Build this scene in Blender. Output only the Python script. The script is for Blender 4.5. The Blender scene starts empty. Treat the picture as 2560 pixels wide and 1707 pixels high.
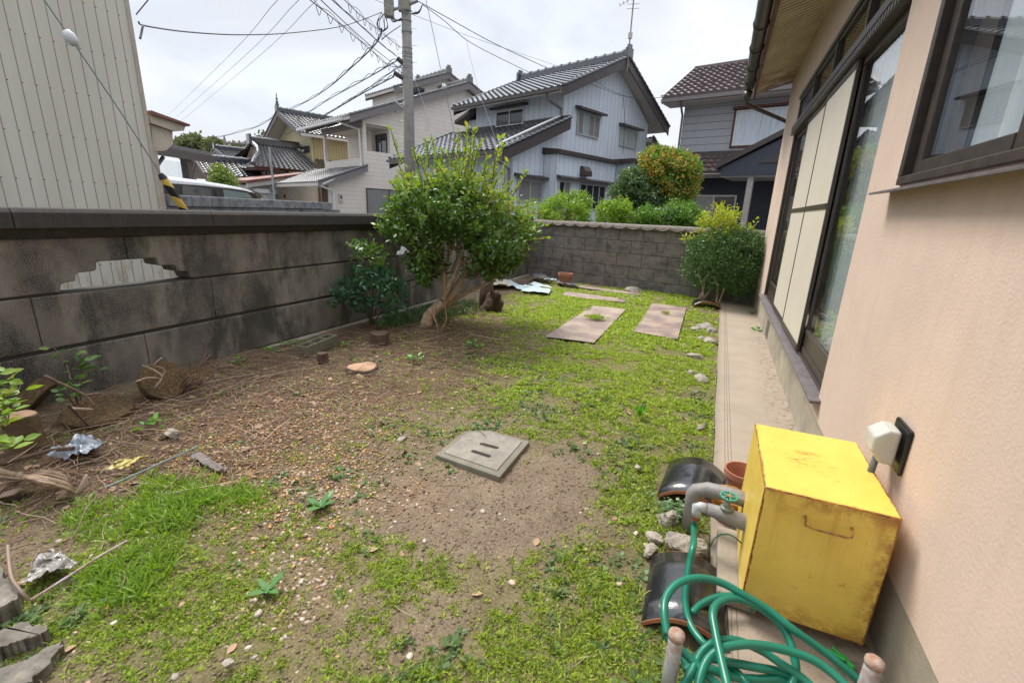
import bpy, math, random
import numpy as np
from mathutils import Vector, Matrix
R = math.radians
random.seed(7); rng = np.random.default_rng(7)
scn = bpy.context.scene
COL = scn.collection

# ------------------------------------------------------------------ camera
CAM_H = 1.10
FOC = 1141.52 / 2560 * 36.0
PITCH, ROLL, YAW = 0.275837, 0.037806, 0.410330
fw = np.array([-math.sin(YAW)*math.cos(PITCH), math.cos(YAW)*math.cos(PITCH), -math.sin(PITCH)])
rt = np.array([math.cos(YAW), math.sin(YAW), 0.0]); up = np.cross(rt, fw)
r2 = math.cos(ROLL)*rt + math.sin(ROLL)*up; u2 = -math.sin(ROLL)*rt + math.cos(ROLL)*up
cd = bpy.data.cameras.new('camera'); cam = bpy.data.objects.new('camera', cd); COL.objects.link(cam)
cam.matrix_world = Matrix(((r2[0], u2[0], -fw[0], 0), (r2[1], u2[1], -fw[1], 0), (r2[2], u2[2], -fw[2], CAM_H), (0, 0, 0, 1)))
cd.sensor_width = 36.0; cd.sensor_fit = 'HORIZONTAL'; cd.lens = FOC
cd.clip_start = 0.02; cd.clip_end = 2000
cd.dof.use_dof = True; cd.dof.focus_distance = 3.6; cd.dof.aperture_fstop = 5.0
scn.camera = cam

# ------------------------------------------------------------------ world and sun
SUN_EL, SUN_AZ = 56.0, 150.0      # azimuth in degrees, counter-clockwise from +X (from behind the left wall)
w = bpy.data.worlds.new("World"); scn.world = w; w.use_nodes = True
nt = w.node_tree; nt.nodes.clear()
out = nt.nodes.new('ShaderNodeOutputWorld'); bg = nt.nodes.new('ShaderNodeBackground')
sky = nt.nodes.new('ShaderNodeTexSky'); sky.sky_type = 'NISHITA'; sky.sun_disc = False
sky.sun_elevation = R(SUN_EL); sky.sun_rotation = R(90 - SUN_AZ)
sky.air_density = 1.0; sky.dust_density = 2.0
tc = nt.nodes.new('ShaderNodeTexCoord'); mp = nt.nodes.new('ShaderNodeMapping'); mp.inputs['Scale'].default_value = (1.0, 1.0, 2.6)
nz = nt.nodes.new('ShaderNodeTexNoise'); nz.inputs['Scale'].default_value = 1.5; nz.inputs['Detail'].default_value = 5; nz.inputs['Roughness'].default_value = .5
nz.inputs['Distortion'].default_value = .5
rp = nt.nodes.new('ShaderNodeValToRGB'); rp.color_ramp.elements[0].position = .30; rp.color_ramp.elements[1].position = .62
rp.color_ramp.elements[0].color = (.55, .55, .55, 1); rp.color_ramp.elements[1].color = (1, 1, 1, 1)
mx = nt.nodes.new('ShaderNodeMix'); mx.data_type = 'RGBA'
mx.inputs['B'].default_value = (5.5, 5.72, 6.15, 1)     # bright cloud deck, in the sky texture's own units
L = nt.links.new
L(tc.outputs['Generated'], mp.inputs['Vector']); L(mp.outputs['Vector'], nz.inputs['Vector']); L(nz.outputs['Fac'], rp.inputs['Fac'])
L(rp.outputs['Color'], mx.inputs['Factor']); L(sky.outputs['Color'], mx.inputs['A'])
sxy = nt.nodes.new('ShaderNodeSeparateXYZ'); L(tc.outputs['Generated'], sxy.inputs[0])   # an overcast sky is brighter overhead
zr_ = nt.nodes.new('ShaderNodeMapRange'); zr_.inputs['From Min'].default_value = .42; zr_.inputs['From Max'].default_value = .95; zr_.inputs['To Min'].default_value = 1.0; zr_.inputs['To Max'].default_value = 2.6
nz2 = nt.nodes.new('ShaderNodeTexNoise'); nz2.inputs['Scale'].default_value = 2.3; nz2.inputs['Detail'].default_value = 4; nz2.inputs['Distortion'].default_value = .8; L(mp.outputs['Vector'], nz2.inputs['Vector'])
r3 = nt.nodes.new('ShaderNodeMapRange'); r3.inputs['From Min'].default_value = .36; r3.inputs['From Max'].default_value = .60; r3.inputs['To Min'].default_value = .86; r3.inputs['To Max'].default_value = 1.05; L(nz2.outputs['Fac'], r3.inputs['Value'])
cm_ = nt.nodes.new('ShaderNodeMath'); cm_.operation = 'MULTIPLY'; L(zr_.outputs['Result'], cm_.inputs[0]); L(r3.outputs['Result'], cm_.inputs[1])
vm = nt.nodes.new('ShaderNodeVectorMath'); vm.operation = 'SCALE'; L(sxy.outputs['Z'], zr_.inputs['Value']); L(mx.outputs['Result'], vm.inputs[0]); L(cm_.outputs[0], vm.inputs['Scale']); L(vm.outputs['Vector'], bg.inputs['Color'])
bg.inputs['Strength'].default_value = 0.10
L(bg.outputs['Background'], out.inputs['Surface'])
sd = bpy.data.lights.new('sun', 'SUN'); sd.energy = 2.3; sd.angle = R(22); sd.color = (1.0, .95, .87)
so = bpy.data.objects.new('sun', sd); COL.objects.link(so)
sv = Vector((math.cos(R(SUN_AZ))*math.cos(R(SUN_EL)), math.sin(R(SUN_AZ))*math.cos(R(SUN_EL)), math.sin(R(SUN_EL))))
so.rotation_euler = sv.to_track_quat('Z', 'Y').to_euler(); so.location = (0, 0, 30)
scn.view_settings.view_transform = 'Standard'; scn.view_settings.look = 'None'
scn.view_settings.exposure = 0.80; scn.view_settings.gamma = 1.0
scn.render.engine = 'CYCLES'

# ------------------------------------------------------------------ survey helpers: a picture point meets a real plane
KT = {'r8':(0,480,2.6133),'r21':(0,900,2.6133),'r22':(0,1200,2.94),'r23':(1550,1000,2.2175),'r24':(800,560,3.36),'r25':(900,1000,2.2175),
      'r26':(1750,560,2.9036),'r27':(900,300,2.8),'r28':(1600,1130,4.9),'r7':(1200,480,2.94),'r6':(1860,0,2.8),'z5':(1500,100,3.1367),
      'z1':(0,0,2.7349),'z2':(340,200,3.5636),'z3':(700,0,3.5636),'z4':(1100,100,3.5636)}
def ray(k, x, y):
    o = KT[k]; px = o[0] + x/o[2]; py = o[1] + y/o[2]
    return ((px-1280)/1141.52)*r2 + ((853.5-py)/1141.52)*u2 + fw
def G(k, x, y, z=0.0):
    d = ray(k, x, y); t = (z-CAM_H)/d[2]; return Vector((d[0]*t, d[1]*t, z))
def PX(k, x, y, X): d = ray(k, x, y); t = X/d[0]; return Vector((X, d[1]*t, CAM_H + d[2]*t))
def PY(k, x, y, Y): d = ray(k, x, y); t = Y/d[1]; return Vector((d[0]*t, Y, CAM_H + d[2]*t))
def PD(k, x, y, D): d = ray(k, x, y); t = D/math.hypot(d[0], d[1]); return Vector((d[0]*t, d[1]*t, CAM_H + d[2]*t))

# ------------------------------------------------------------------ mesh helpers
class MB:
    def __init__(s): s.V = []; s.F = []
    def add(s, vs, fs):
        b = len(s.V); s.V += [tuple(v) for v in vs]; s.F += [tuple(b+i for i in f) for f in fs]; return s
    def hexa(s, p): return s.add(p, [(0,3,2,1),(4,5,6,7),(0,1,5,4),(1,2,6,5),(2,3,7,6),(3,0,4,7)])
    def box(s, x0, x1, y0, y1, z0, z1):
        return s.hexa([(x0,y0,z0),(x1,y0,z0),(x1,y1,z0),(x0,y1,z0),(x0,y0,z1),(x1,y0,z1),(x1,y1,z1),(x0,y1,z1)])
    def fbox(s, fn, a0, a1, z0, z1, d0, d1):
        return s.hexa([fn(a0,d0,z0),fn(a1,d0,z0),fn(a1,d1,z0),fn(a0,d1,z0),fn(a0,d0,z1),fn(a1,d0,z1),fn(a1,d1,z1),fn(a0,d1,z1)])
    def prism(s, poly, fn, c0, c1):
        n = len(poly); vs = [fn(a, b, c0) for a, b in poly] + [fn(a, b, c1) for a, b in poly]
        return s.add(vs, [tuple(range(n))[::-1], tuple(range(n, 2*n))] + [(i, (i+1) % n, n+(i+1) % n, n+i) for i in range(n)])
    def tube(s, pts, r, n=6, cap=True):
        pts = [Vector(p) for p in pts]; rr = r if isinstance(r, (list, tuple)) else [r]*len(pts)
        b = len(s.V); prev = None
        for i, p in enumerate(pts):
            t = (pts[min(i+1, len(pts)-1)] - pts[max(i-1, 0)])
            t = t.normalized() if t.length > 1e-9 else Vector((0,0,1))
            if prev is None:
                a = t.cross(Vector((0,0,1)));
                if a.length < .05: a = t.cross(Vector((1,0,0)))
            else: a = prev - t*prev.dot(t)
            a.normalize(); prev = a; c = t.cross(a)
            for k in range(n):
                q = 2*math.pi*k/n; s.V.append(tuple(p + (a*math.cos(q) + c*math.sin(q))*rr[i]))
        for i in range(len(pts)-1):
            for k in range(n): s.F.append((b+i*n+k, b+i*n+(k+1) % n, b+(i+1)*n+(k+1) % n, b+(i+1)*n+k))
        if cap: s.F.append(tuple(b+k for k in range(n))[::-1]); s.F.append(tuple(b+(len(pts)-1)*n+k for k in range(n)))
        return s
    def lathe(s, prof, n=16, o=(0,0,0), ax=(0,0,1)):
        ax = Vector(ax).normalized(); a = ax.cross(Vector((0,0,1)))
        if a.length < .05: a = Vector((1,0,0))
        a.normalize(); c = ax.cross(a); o = Vector(o); b = len(s.V)
        for r, z in prof:
            for k in range(n): q = 2*math.pi*k/n; s.V.append(tuple(o + ax*z + (a*math.cos(q) + c*math.sin(q))*r))
        for i in range(len(prof)-1):
            for k in range(n): s.F.append((b+i*n+k, b+i*n+(k+1) % n, b+(i+1)*n+(k+1) % n, b+(i+1)*n+k))
        s.F.append(tuple(b+k for k in range(n))[::-1]); s.F.append(tuple(b+(len(prof)-1)*n+k for k in range(n)))
        return s
    def build(s, name, mat, parent=None, smooth=False, bevel=0, seg=2):
        me = bpy.data.meshes.new(name); me.from_pydata(s.V, [], s.F); me.materials.append(mat)
        if smooth: me.polygons.foreach_set('use_smooth', [True]*len(me.polygons))
        o = bpy.data.objects.new(name, me); COL.objects.link(o)
        if parent is not None: o.parent = parent
        if bevel:
            m = o.modifiers.new('bevel', 'BEVEL'); m.width = bevel; m.segments = seg; m.limit_method = 'ANGLE'; m.angle_limit = R(40)
        return o
def tag(o, label=None, cat=None, group=None, kind=None):
    if label: o['label'] = label
    if cat: o['category'] = cat
    if group: o['group'] = group
    if kind: o['kind'] = kind
    return o
def thing(name, label, cat, loc=(0,0,0), rz=0, group=None):
    o = bpy.data.objects.new(name, None); COL.objects.link(o); o.empty_display_size = .2
    o.location = loc; o.rotation_euler = (0, 0, rz); return tag(o, label, cat, group)
def npmesh(name, V, polys, mat, parent=None, smooth=False):
    """V (N,3) array, polys: list of (M,k) index arrays"""
    me = bpy.data.meshes.new(name); me.vertices.add(len(V)); me.vertices.foreach_set('co', np.asarray(V, np.float32).ravel())
    nl = sum(p.size for p in polys); npo = sum(len(p) for p in polys)
    me.loops.add(nl); me.polygons.add(npo)
    me.loops.foreach_set('vertex_index', np.concatenate([p.ravel() for p in polys]).astype(np.int32))
    tot = np.concatenate([np.full(len(p), p.shape[1], np.int32) for p in polys])
    st = np.concatenate([[0], np.cumsum(tot)[:-1]]).astype(np.int32)
    me.polygons.foreach_set('loop_start', st)
    try: me.polygons.foreach_set('loop_total', tot)
    except Exception: pass
    if smooth: me.polygons.foreach_set('use_smooth', np.ones(npo, bool))
    me.update(calc_edges=True); me.validate(); me.materials.append(mat)
    o = bpy.data.objects.new(name, me); COL.objects.link(o)
    if parent is not None: o.parent = parent
    return o
def vnoise(x, y, sc, seed=0):
    r = np.random.default_rng(seed); T = r.random((64, 64)); x = np.asarray(x)*sc; y = np.asarray(y)*sc
    xi = np.floor(x).astype(int); yi = np.floor(y).astype(int); fx = x-xi; fy = y-yi
    fx = fx*fx*(3-2*fx); fy = fy*fy*(3-2*fy)
    g = lambda a, b: T[a % 64, b % 64]
    return (g(xi,yi)*(1-fx)+g(xi+1,yi)*fx)*(1-fy) + (g(xi,yi+1)*(1-fx)+g(xi+1,yi+1)*fx)*fy
def fbm(x, y, sc, seed=0, oct=4):
    v = 0; a = .5; t = 0
    for i in range(oct): v = v + a*vnoise(x, y, sc*2**i, seed+i*17); t += a; a *= .5
    return v/t
# leaf templates: verts (x across, y along, z up), polys
LEAF = (np.array([(0,0,0),(.22,.3,.04),(.24,.6,.03),(0,1,-.06),(-.24,.6,.03),(-.22,.3,.04),(0,.5,-.03)]), [(0,1,2,6),(6,2,3),(0,6,4,5),(6,3,4)])
LEAFQ = (np.array([(0,0,0),(.27,.5,.03),(0,1,-.05),(-.27,.5,.03)]), [(0,1,2,3)])
BLADE = (np.array([(.05,0,0),(.055,.35,.10),(.035,.75,.05),(0,1,-.12),(-.035,.75,.05),(-.055,.35,.10),(-.05,0,0)]), [(0,1,5,6),(1,2,4,5),(2,3,4)])
def scatter(name, P, D, N, S, mat, tmpl=LEAFQ, parent=None, wid=1.0):
    """leaf-sized faces at P pointing along D with face normal near N and length S"""
    P = np.asarray(P, float); D = np.asarray(D, float); N = np.asarray(N, float); S = np.asarray(S, float).reshape(-1, 1)
    D /= np.linalg.norm(D, axis=1)[:, None] + 1e-9; X = np.cross(D, N); X /= np.linalg.norm(X, axis=1)[:, None] + 1e-9; N = np.cross(X, D)
    T, polys = tmpl; K = len(T); n = len(P)
    V = (P[:, None, :] + S[:, None, :]*(T[None, :, 0:1]*wid*X[:, None, :] + T[None, :, 1:2]*D[:, None, :] + T[None, :, 2:3]*N[:, None, :])).reshape(-1, 3)
    base = np.arange(n)[:, None]*K
    return npmesh(name, V, [base + np.array(p)[None, :] for p in polys], mat, parent)
def rdir(n, z0=-1, z1=1):
    z = rng.uniform(z0, z1, n); a = rng.uniform(0, 2*np.pi, n); r = np.sqrt(1-z*z); return np.stack([r*np.cos(a), r*np.sin(a), z], 1)

# ------------------------------------------------------------------ materials
MATS = {}
def newmat(name):
    m = bpy.data.materials.new(name); m.use_nodes = True; t = m.node_tree; b = t.nodes['Principled BSDF']; MATS[name] = m; return m, t, b
def N_(t, ty, **kw):
    n = t.nodes.new(ty)
    for k, v in kw.items():
        if k in n.inputs: n.inputs[k].default_value = v
        else: setattr(n, k, v)
    return n
def mix(t, fac, a, b, typ='MIX'):
    m = t.nodes.new('ShaderNodeMix'); m.data_type = 'RGBA'; m.blend_type = typ
    for s, v in (('Factor', fac), ('A', a), ('B', b)):
        if hasattr(v, 'is_output') or hasattr(v, 'links'): t.links.new(v, m.inputs[s])
        elif s == 'Factor': m.inputs[s].default_value = v
        else: m.inputs[s].default_value = (*v, 1) if len(v) == 3 else v
    return m.outputs['Result']
def mth(t, op, a, b=0.0, c=0.0):
    m = t.nodes.new('ShaderNodeMath'); m.operation = op
    for i, v in enumerate((a, b, c)):
        if hasattr(v, 'is_output'): t.links.new(v, m.inputs[i])
        else: m.inputs[i].default_value = v
    return m.outputs[0]
def noise(t, sc, det=4, rough=.55, vec=None, stretch=None, dist=0.0):
    n = N_(t, 'ShaderNodeTexNoise', Scale=sc, Detail=det, Roughness=rough, Distortion=dist)
    if vec is None: vec = t.nodes.new('ShaderNodeTexCoord').outputs['Object']
    if stretch:
        mpn = t.nodes.new('ShaderNodeMapping'); mpn.inputs['Scale'].default_value = stretch; t.links.new(vec, mpn.inputs['Vector']); vec = mpn.outputs['Vector']
    t.links.new(vec, n.inputs['Vector']); return n.outputs['Fac']
def ramp(t, fac, *stops):
    r = t.nodes.new('ShaderNodeValToRGB'); e = r.color_ramp.elements
    while len(e) < len(stops): e.new(.5)
    for i, (p, c) in enumerate(stops):
        e[i].position = p; e[i].color = (*c, 1) if not isinstance(c, (int, float)) else (c, c, c, 1)
    t.links.new(fac, r.inputs['Fac']); return r.outputs['Color']
def bump(t, b, h, dist=.01, st=1.0):
    n = N_(t, 'ShaderNodeBump', Strength=st, Distance=dist); t.links.new(h, n.inputs['Height']); t.links.new(n.outputs['Normal'], b.inputs['Normal'])
def surf(name, c1, c2=None, rough=.7, sc=8, bsc=60, bd=.002, metal=0, spec=.5, streak=0, grime=0, gcol=(.05,.045,.04), gsc=1.5):
    m, t, b = newmat(name); c2 = c2 or tuple(x*.8 for x in c1)
    col = mix(t, ramp(t, noise(t, sc), (.3, 0), (.7, 1)), c1, c2)
    if streak: col = mix(t, mth(t, 'MULTIPLY', ramp(t, noise(t, 6, 5, .6, stretch=(4,4,.25)), (.5, 0), (.75, 1)), streak), col, gcol)
    if grime: col = mix(t, mth(t, 'MULTIPLY', ramp(t, noise(t, gsc, 6, .65), (.48, 0), (.66, 1)), grime), col, gcol)
    t.links.new(col, b.inputs['Base Color']); b.inputs['Roughness'].default_value = rough; b.inputs['Metallic'].default_value = metal
    b.inputs['Specular IOR Level'].default_value = spec
    if bd: bump(t, b, noise(t, bsc, 5, .6), bd)
    return m
def coat(m, w=1.0, r=.08):
    b = m.node_tree.nodes['Principled BSDF']; b.inputs['Coat Weight'].default_value = w; b.inputs['Coat Roughness'].default_value = r; return m
def siding(name, c, line, period, horiz=False, lw=.06, rough=.5, grime=.15, prof=.006, screws=0):
    """sheet siding: joints at real spacing run across the wall, in the wall's own coordinates"""
    m, t, b = newmat(name); tcn = t.nodes.new('ShaderNodeTexCoord'); sx = t.nodes.new('ShaderNodeSeparateXYZ'); t.links.new(tcn.outputs['Object'], sx.inputs[0])
    if horiz: s = sx.outputs['Z']
    else:
        sn = t.nodes.new('ShaderNodeSeparateXYZ'); t.links.new(tcn.outputs['Normal'], sn.inputs[0])
        ax = mth(t, 'GREATER_THAN', mth(t, 'ABSOLUTE', sn.outputs['X']), .7)
        s = mth(t, 'ADD', mth(t, 'MULTIPLY', ax, sx.outputs['Y']), mth(t, 'MULTIPLY', mth(t, 'SUBTRACT', 1.0, ax), sx.outputs['X']))
    f = mth(t, 'FRACT', mth(t, 'ADD', mth(t, 'DIVIDE', s, period), 100.0))
    ln = mth(t, 'LESS_THAN', f, lw)
    col = mix(t, ramp(t, noise(t, 3), (.3, 0), (.7, 1)), c, tuple(x*.93 for x in c))
    col = mix(t, mth(t, 'MULTIPLY', ramp(t, noise(t, 2.2, 6, .65, stretch=(1,1,.35)), (.5, 0), (.7, 1)), grime), col, tuple(x*.45 for x in c))
    col = mix(t, ln, col, line); t.links.new(col, b.inputs['Base Color']); b.inputs['Roughness'].default_value = rough
    hgt = mth(t, 'SUBTRACT', 1.0, ln) if not horiz else mth(t, 'SUBTRACT', 1.0, f)
    bump(t, b, hgt, prof); return m
def foliage(name, cols, rough=.42, tr=.25, spec=.4):
    m, t, b = newmat(name); g = t.nodes.new('ShaderNodeNewGeometry'); n = len(cols)
    col = ramp(t, g.outputs['Random Per Island'], *[(i/(n-1), c) for i, c in enumerate(cols)])
    t.links.new(col, b.inputs['Base Color']); b.inputs['Roughness'].default_value = rough; b.inputs['Specular IOR Level'].default_value = spec
    ts = t.nodes.new('ShaderNodeBsdfTranslucent'); t.links.new(mix(t, 1.0, col, (1.6, 1.5, .7), 'MULTIPLY'), ts.inputs['Color'])
    ms = t.nodes.new('ShaderNodeMixShader'); ms.inputs[0].default_value = tr
    t.links.new(b.outputs[0], ms.inputs[1]); t.links.new(ts.outputs[0], ms.inputs[2]); t.links.new(ms.outputs[0], t.nodes['Material Output'].inputs['Surface'])
    return m
def island(name, cols, rough=.8, bd=.002, bsc=80):
    m, t, b = newmat(name); g = t.nodes.new('ShaderNodeNewGeometry'); n = len(cols)
    t.links.new(ramp(t, g.outputs['Random Per Island'], *[(i/(n-1), c) for i, c in enumerate(cols)]), b.inputs['Base Color'])
    b.inputs['Roughness'].default_value = rough
    if bd: bump(t, b, noise(t, bsc), bd)
    return m
def clear_glass(name, tint=(.85,.9,.9), ior=1.5):
    m, t, b = newmat(name); gl = N_(t, 'ShaderNodeBsdfGlossy', Roughness=.01); tr = t.nodes.new('ShaderNodeBsdfTransparent'); tr.inputs[0].default_value = (*tint, 1)
    g = t.nodes.new('ShaderNodeNewGeometry'); dp_ = t.nodes.new('ShaderNodeVectorMath'); dp_.operation = 'DOT_PRODUCT'; t.links.new(g.outputs['Incoming'], dp_.inputs[0]); t.links.new(g.outputs['Normal'], dp_.inputs[1])
    ms = t.nodes.new('ShaderNodeMixShader'); k = mth(t, 'ADD', .045, mth(t, 'MULTIPLY', .93, mth(t, 'POWER', mth(t, 'SUBTRACT', 1.0, mth(t, 'ABSOLUTE', dp_.outputs['Value'])), 4.6)))
    t.links.new(k, ms.inputs[0]); t.links.new(tr.outputs[0], ms.inputs[1]); t.links.new(gl.outputs[0], ms.inputs[2])
    t.links.new(ms.outputs[0], t.nodes['Material Output'].inputs['Surface']); return m

M_stucco = surf('stucco', (.625,.485,.395), (.57,.445,.365), rough=.9, sc=4, bsc=110, bd=.0018, streak=.30, gcol=(.46,.35,.27), grime=.22, gsc=2.5)
M_found = surf('foundation_concrete', (.40,.35,.27), (.29,.26,.20), sc=6, bd=.002, bsc=90, rough=.9, grime=.35, gcol=(.15,.13,.09))
M_brownal = surf('brown_aluminium', (.045,.034,.028), (.06,.045,.038), rough=.38, bd=0)
M_brownwood = surf('brown_sash', (.022,.016,.013), (.05,.034,.025), rough=.5, bd=.001, sc=20)
M_sillmetal = surf('weathered_sill', (.16,.14,.15), (.10,.085,.085), rough=.5, bd=.001, sc=25)
M_panel = surf('cream_panel', (.66,.60,.50), (.62,.56,.47), rough=.5, bd=0, sc=3)
M_glass = clear_glass('window_glass', (.93,.95,.95))
M_curtain = surf('sheer_curtain', (.88,.90,.92), (.80,.85,.88), rough=.9, bd=0)
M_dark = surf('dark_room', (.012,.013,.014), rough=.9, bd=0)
M_gutter = surf('gutter_plastic', (.055,.042,.036), (.075,.06,.052), rough=.35, bd=0)
M_kawara = surf('glazed_black_tile', (.030,.032,.036), (.05,.053,.058), rough=.24, bd=.001, sc=14, spec=.9, grime=.2, gcol=(.10,.10,.09))
coat(M_kawara, .55, .16)
M_kawara_g = surf('grey_tile', (.09,.09,.088), (.15,.15,.145), rough=.5, bd=.001, sc=14, spec=.5, grime=.3, gcol=(.22,.22,.21))
M_tilebrown = surf('brown_tile', (.10,.072,.068), (.14,.105,.10), rough=.42, bd=.001, sc=10, spec=.5)
coat(M_kawara_g, .6, .2); coat(M_tilebrown, .7, .15)
M_trimdark = surf('dark_brown_trim', (.045,.032,.03), (.065,.05,.046), rough=.45, bd=0)
M_trimgrey = surf('grey_brown_trim', (.16,.14,.14), (.2,.18,.18), rough=.6, bd=0)
M_soffitw = surf('pale_soffit', (.52,.48,.44), (.45,.42,.38), rough=.7, bd=0)
M_blue = siding('pale_blue_siding', (.62,.68,.745), (.20,.23,.27), .27, lw=.05)
M_blueplain = surf('pale_blue_panel', (.62,.68,.745), rough=.5, bd=0)
M_beige = siding('beige_board_siding', (.66,.60,.53), (.47,.42,.37), .20, horiz=True, lw=.06, prof=.004)
M_yellow = siding('mustard_siding', (.50,.43,.25), (.42,.36,.20), .33, horiz=True, lw=.03)
M_yellowr = siding('mustard_ribbed', (.44,.36,.19), (.20,.15,.08), .18, lw=.14)
M_greysid = siding('grey_board_siding', (.36,.365,.385), (.13,.13,.14), .25, horiz=True, lw=.07, prof=.01)
M_navy = siding('navy_ribbed_siding', (.022,.028,.042), (.006,.008,.012), .075, lw=.35)
M_navyp = surf('navy_fascia', (.035,.045,.065), rough=.4, bd=0)
M_whiteframe = surf('white_frame', (.72,.73,.73), rough=.4, bd=0)
M_alum = surf('silver_aluminium', (.45,.44,.42), (.38,.37,.36), rough=.45, bd=0)
M_pvcw = surf('white_pvc', (.68,.68,.66), (.55,.54,.52), rough=.5, bd=0)
M_paneD = surf('dark_pane', (.035,.04,.045), rough=.06, bd=0, spec=.8)
M_paneG = surf('greenish_pane', (.30,.38,.36), (.24,.32,.31), rough=.1, bd=0, spec=.8)
M_paneC = surf('curtained_pane', (.56,.62,.68), (.50,.56,.62), rough=.12, bd=0, spec=.8, sc=3, streak=.75, gcol=(.26,.31,.37))
M_paneS = surf('mesh_pane', (.22,.21,.20), (.17,.165,.16), rough=.3, bd=0)
M_plaster = surf('white_plaster', (.60,.56,.50), (.5,.46,.4), bd=0)
M_wood = surf('brown_timber', (.16,.085,.055), (.1,.055,.04), bd=.001)
M_red = surf('faded_red_metal', (.19,.065,.052), (.15,.06,.05), rough=.6, bd=0, grime=.4, gcol=(.3,.16,.12), gsc=3)
M_white = surf('white_paint', (.75,.76,.78), rough=.25, bd=0, spec=.6)
M_blk = surf('black_plastic', (.012,.012,.013), rough=.35, bd=0)
M_rubber = surf('rubber', (.02,.02,.02), rough=.8, bd=0)
M_cable = surf('black_cable', (.03,.032,.035), rough=.6, bd=0)
M_steelw = surf('steel_wire', (.22,.24,.26), rough=.5, bd=0, metal=.3)
M_polec = surf('pole_concrete', (.25,.235,.21), (.18,.17,.155), bsc=90, bd=.002, streak=.3, gcol=(.1,.09,.08))
M_galv = surf('galvanised_steel', (.34,.35,.35), (.26,.27,.27), rough=.45, bd=0, metal=.6)
M_rustgalv = surf('rusty_galvanised_pipe', (.34,.35,.34), (.28,.29,.28), rough=.55, bd=.001, metal=.2, grime=.9, gcol=(.20,.075,.035), gsc=14)
M_bark = surf('bark', (.47,.34,.22), (.27,.19,.12), rough=.9, sc=26, bsc=60, bd=.012, streak=.6, gcol=(.14,.095,.06))
M_twig = surf('reddish_twig', (.17,.095,.065), (.11,.065,.045), rough=.8, bd=0)
M_deadwood = surf('dead_wood', (.13,.075,.05), (.07,.045,.03), rough=.95, sc=18, bsc=40, bd=.01, streak=.5, gcol=(.03,.02,.015))
M_cutwood = surf('cut_wood', (.42,.27,.16), (.32,.19,.11), rough=.9, sc=14, bsc=50, bd=.003, grime=.5, gcol=(.2,.12,.07), gsc=8)
M_strip = None
# ================================================================== SETTING: ground, soil, walkway
def soil_mat():
    m, t, b = newmat('garden_soil'); at = t.nodes.new('ShaderNodeAttribute'); at.attribute_name = 'tone'
    tcn = t.nodes.new('ShaderNodeTexCoord'); ob = tcn.outputs['Object']
    c = mix(t, ramp(t, noise(t, 9, 6, .65, ob), (.32, 0), (.68, 1)), (.195,.146,.100), (.118,.085,.058))
    c = mix(t, ramp(t, noise(t, 140, 3, .7, ob), (.45, 0), (.75, 1)), c, (.30,.24,.17))
    c = mix(t, 1.0, c, at.outputs['Color'], 'MULTIPLY')
    v = N_(t, 'ShaderNodeTexVoronoi', Scale=95.0); t.links.new(ob, v.inputs['Vector'])
    peb = mth(t, 'MULTIPLY', mth(t, 'LESS_THAN', v.outputs['Distance'], .33), at.outputs['Alpha'])
    pc = ramp(t, noise(t, 60, 2, .5, v.outputs['Position']), (.3, (.16,.08,.03)), (.5, (.34,.22,.12)), (.7, (.5,.44,.36)))
    c = mix(t, peb, c, pc); t.links.new(c, b.inputs['Base Color']); b.inputs['Roughness'].default_value = .95; b.inputs['Specular IOR Level'].default_value = .2
    h = mth(t, 'ADD', noise(t, 60, 6, .7, ob), mth(t, 'MULTIPLY', peb, .5)); bump(t, b, h, .012); return m
SZ = -.012
def gz(x, y):
    x = np.asarray(x, float); y = np.asarray(y, float)
    z = SZ + (fbm(x, y, 2.2, 3)-.5)*.045 + (fbm(x, y, 14, 5)-.5)*.018
    z = z + .03*np.clip((-x-2.2)/.9, 0, 1)*np.clip((3.2-y)/1, 0, 1) + .05*np.exp(-((x+2.35)**2+(y-3.6)**2)/.35)
    return np.minimum(z, np.where(x > .05, -.012, 1.0))
xs = np.arange(-3.22, .135, .02); ys = np.concatenate([np.arange(-.6, 3.2, .02), np.arange(3.2, 8.0, .04)])
GX, GY = np.meshgrid(xs, ys, indexing='ij'); GZ = gz(GX, GY)
nx, ny = GX.shape; idx = np.arange(nx*ny).reshape(nx, ny)
q = np.stack([idx[:-1,:-1], idx[1:,:-1], idx[1:,1:], idx[:-1,1:]], -1).reshape(-1, 4)
soil = npmesh('garden_soil', np.stack([GX, GY, GZ], -1).reshape(-1, 3), [q], soil_mat(), smooth=True); tag(soil, kind='structure')
def blob(x, y, cx, cy, rx, ry, a=0):
    c, s = math.cos(a), math.sin(a); dx, dy = x-cx, y-cy
    return np.exp(-(((dx*c+dy*s)/rx)**2 + ((-dx*s+dy*c)/ry)**2))
def wave(x, y, w=.12): return x + w*(fbm(x, y, 3, 41)-.5), y + w*(fbm(x, y, 3, 43)-.5)
def m_gravel(x, y):
    x, y = wave(x, y, .5); a = np.clip(1.5*blob(x,y,-1.85,1.5,.42,.5)+1.6*blob(x,y,-1.45,1.15,.4,.28)+1.5*blob(x,y,-1.12,.95,.17,.38), 0, 1)
    return a*np.clip((fbm(x,y,5,9)-.30)*5, 0, 1)
def m_litter(x, y):   # dead twigs and brown needles along the left wall and under the tree
    x, y = wave(x, y, .4); return np.clip(1.5*blob(x,y,-2.55,1.9,.6,1.5)+1.3*blob(x,y,-2.2,3.3,.75,.8)+blob(x,y,-2.2,1.1,.45,.4)+.8*blob(x,y,-1.7,2.4,.5,.5)+.7*blob(x,y,-2.5,5,.3,1.0), 0, 1)
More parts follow.
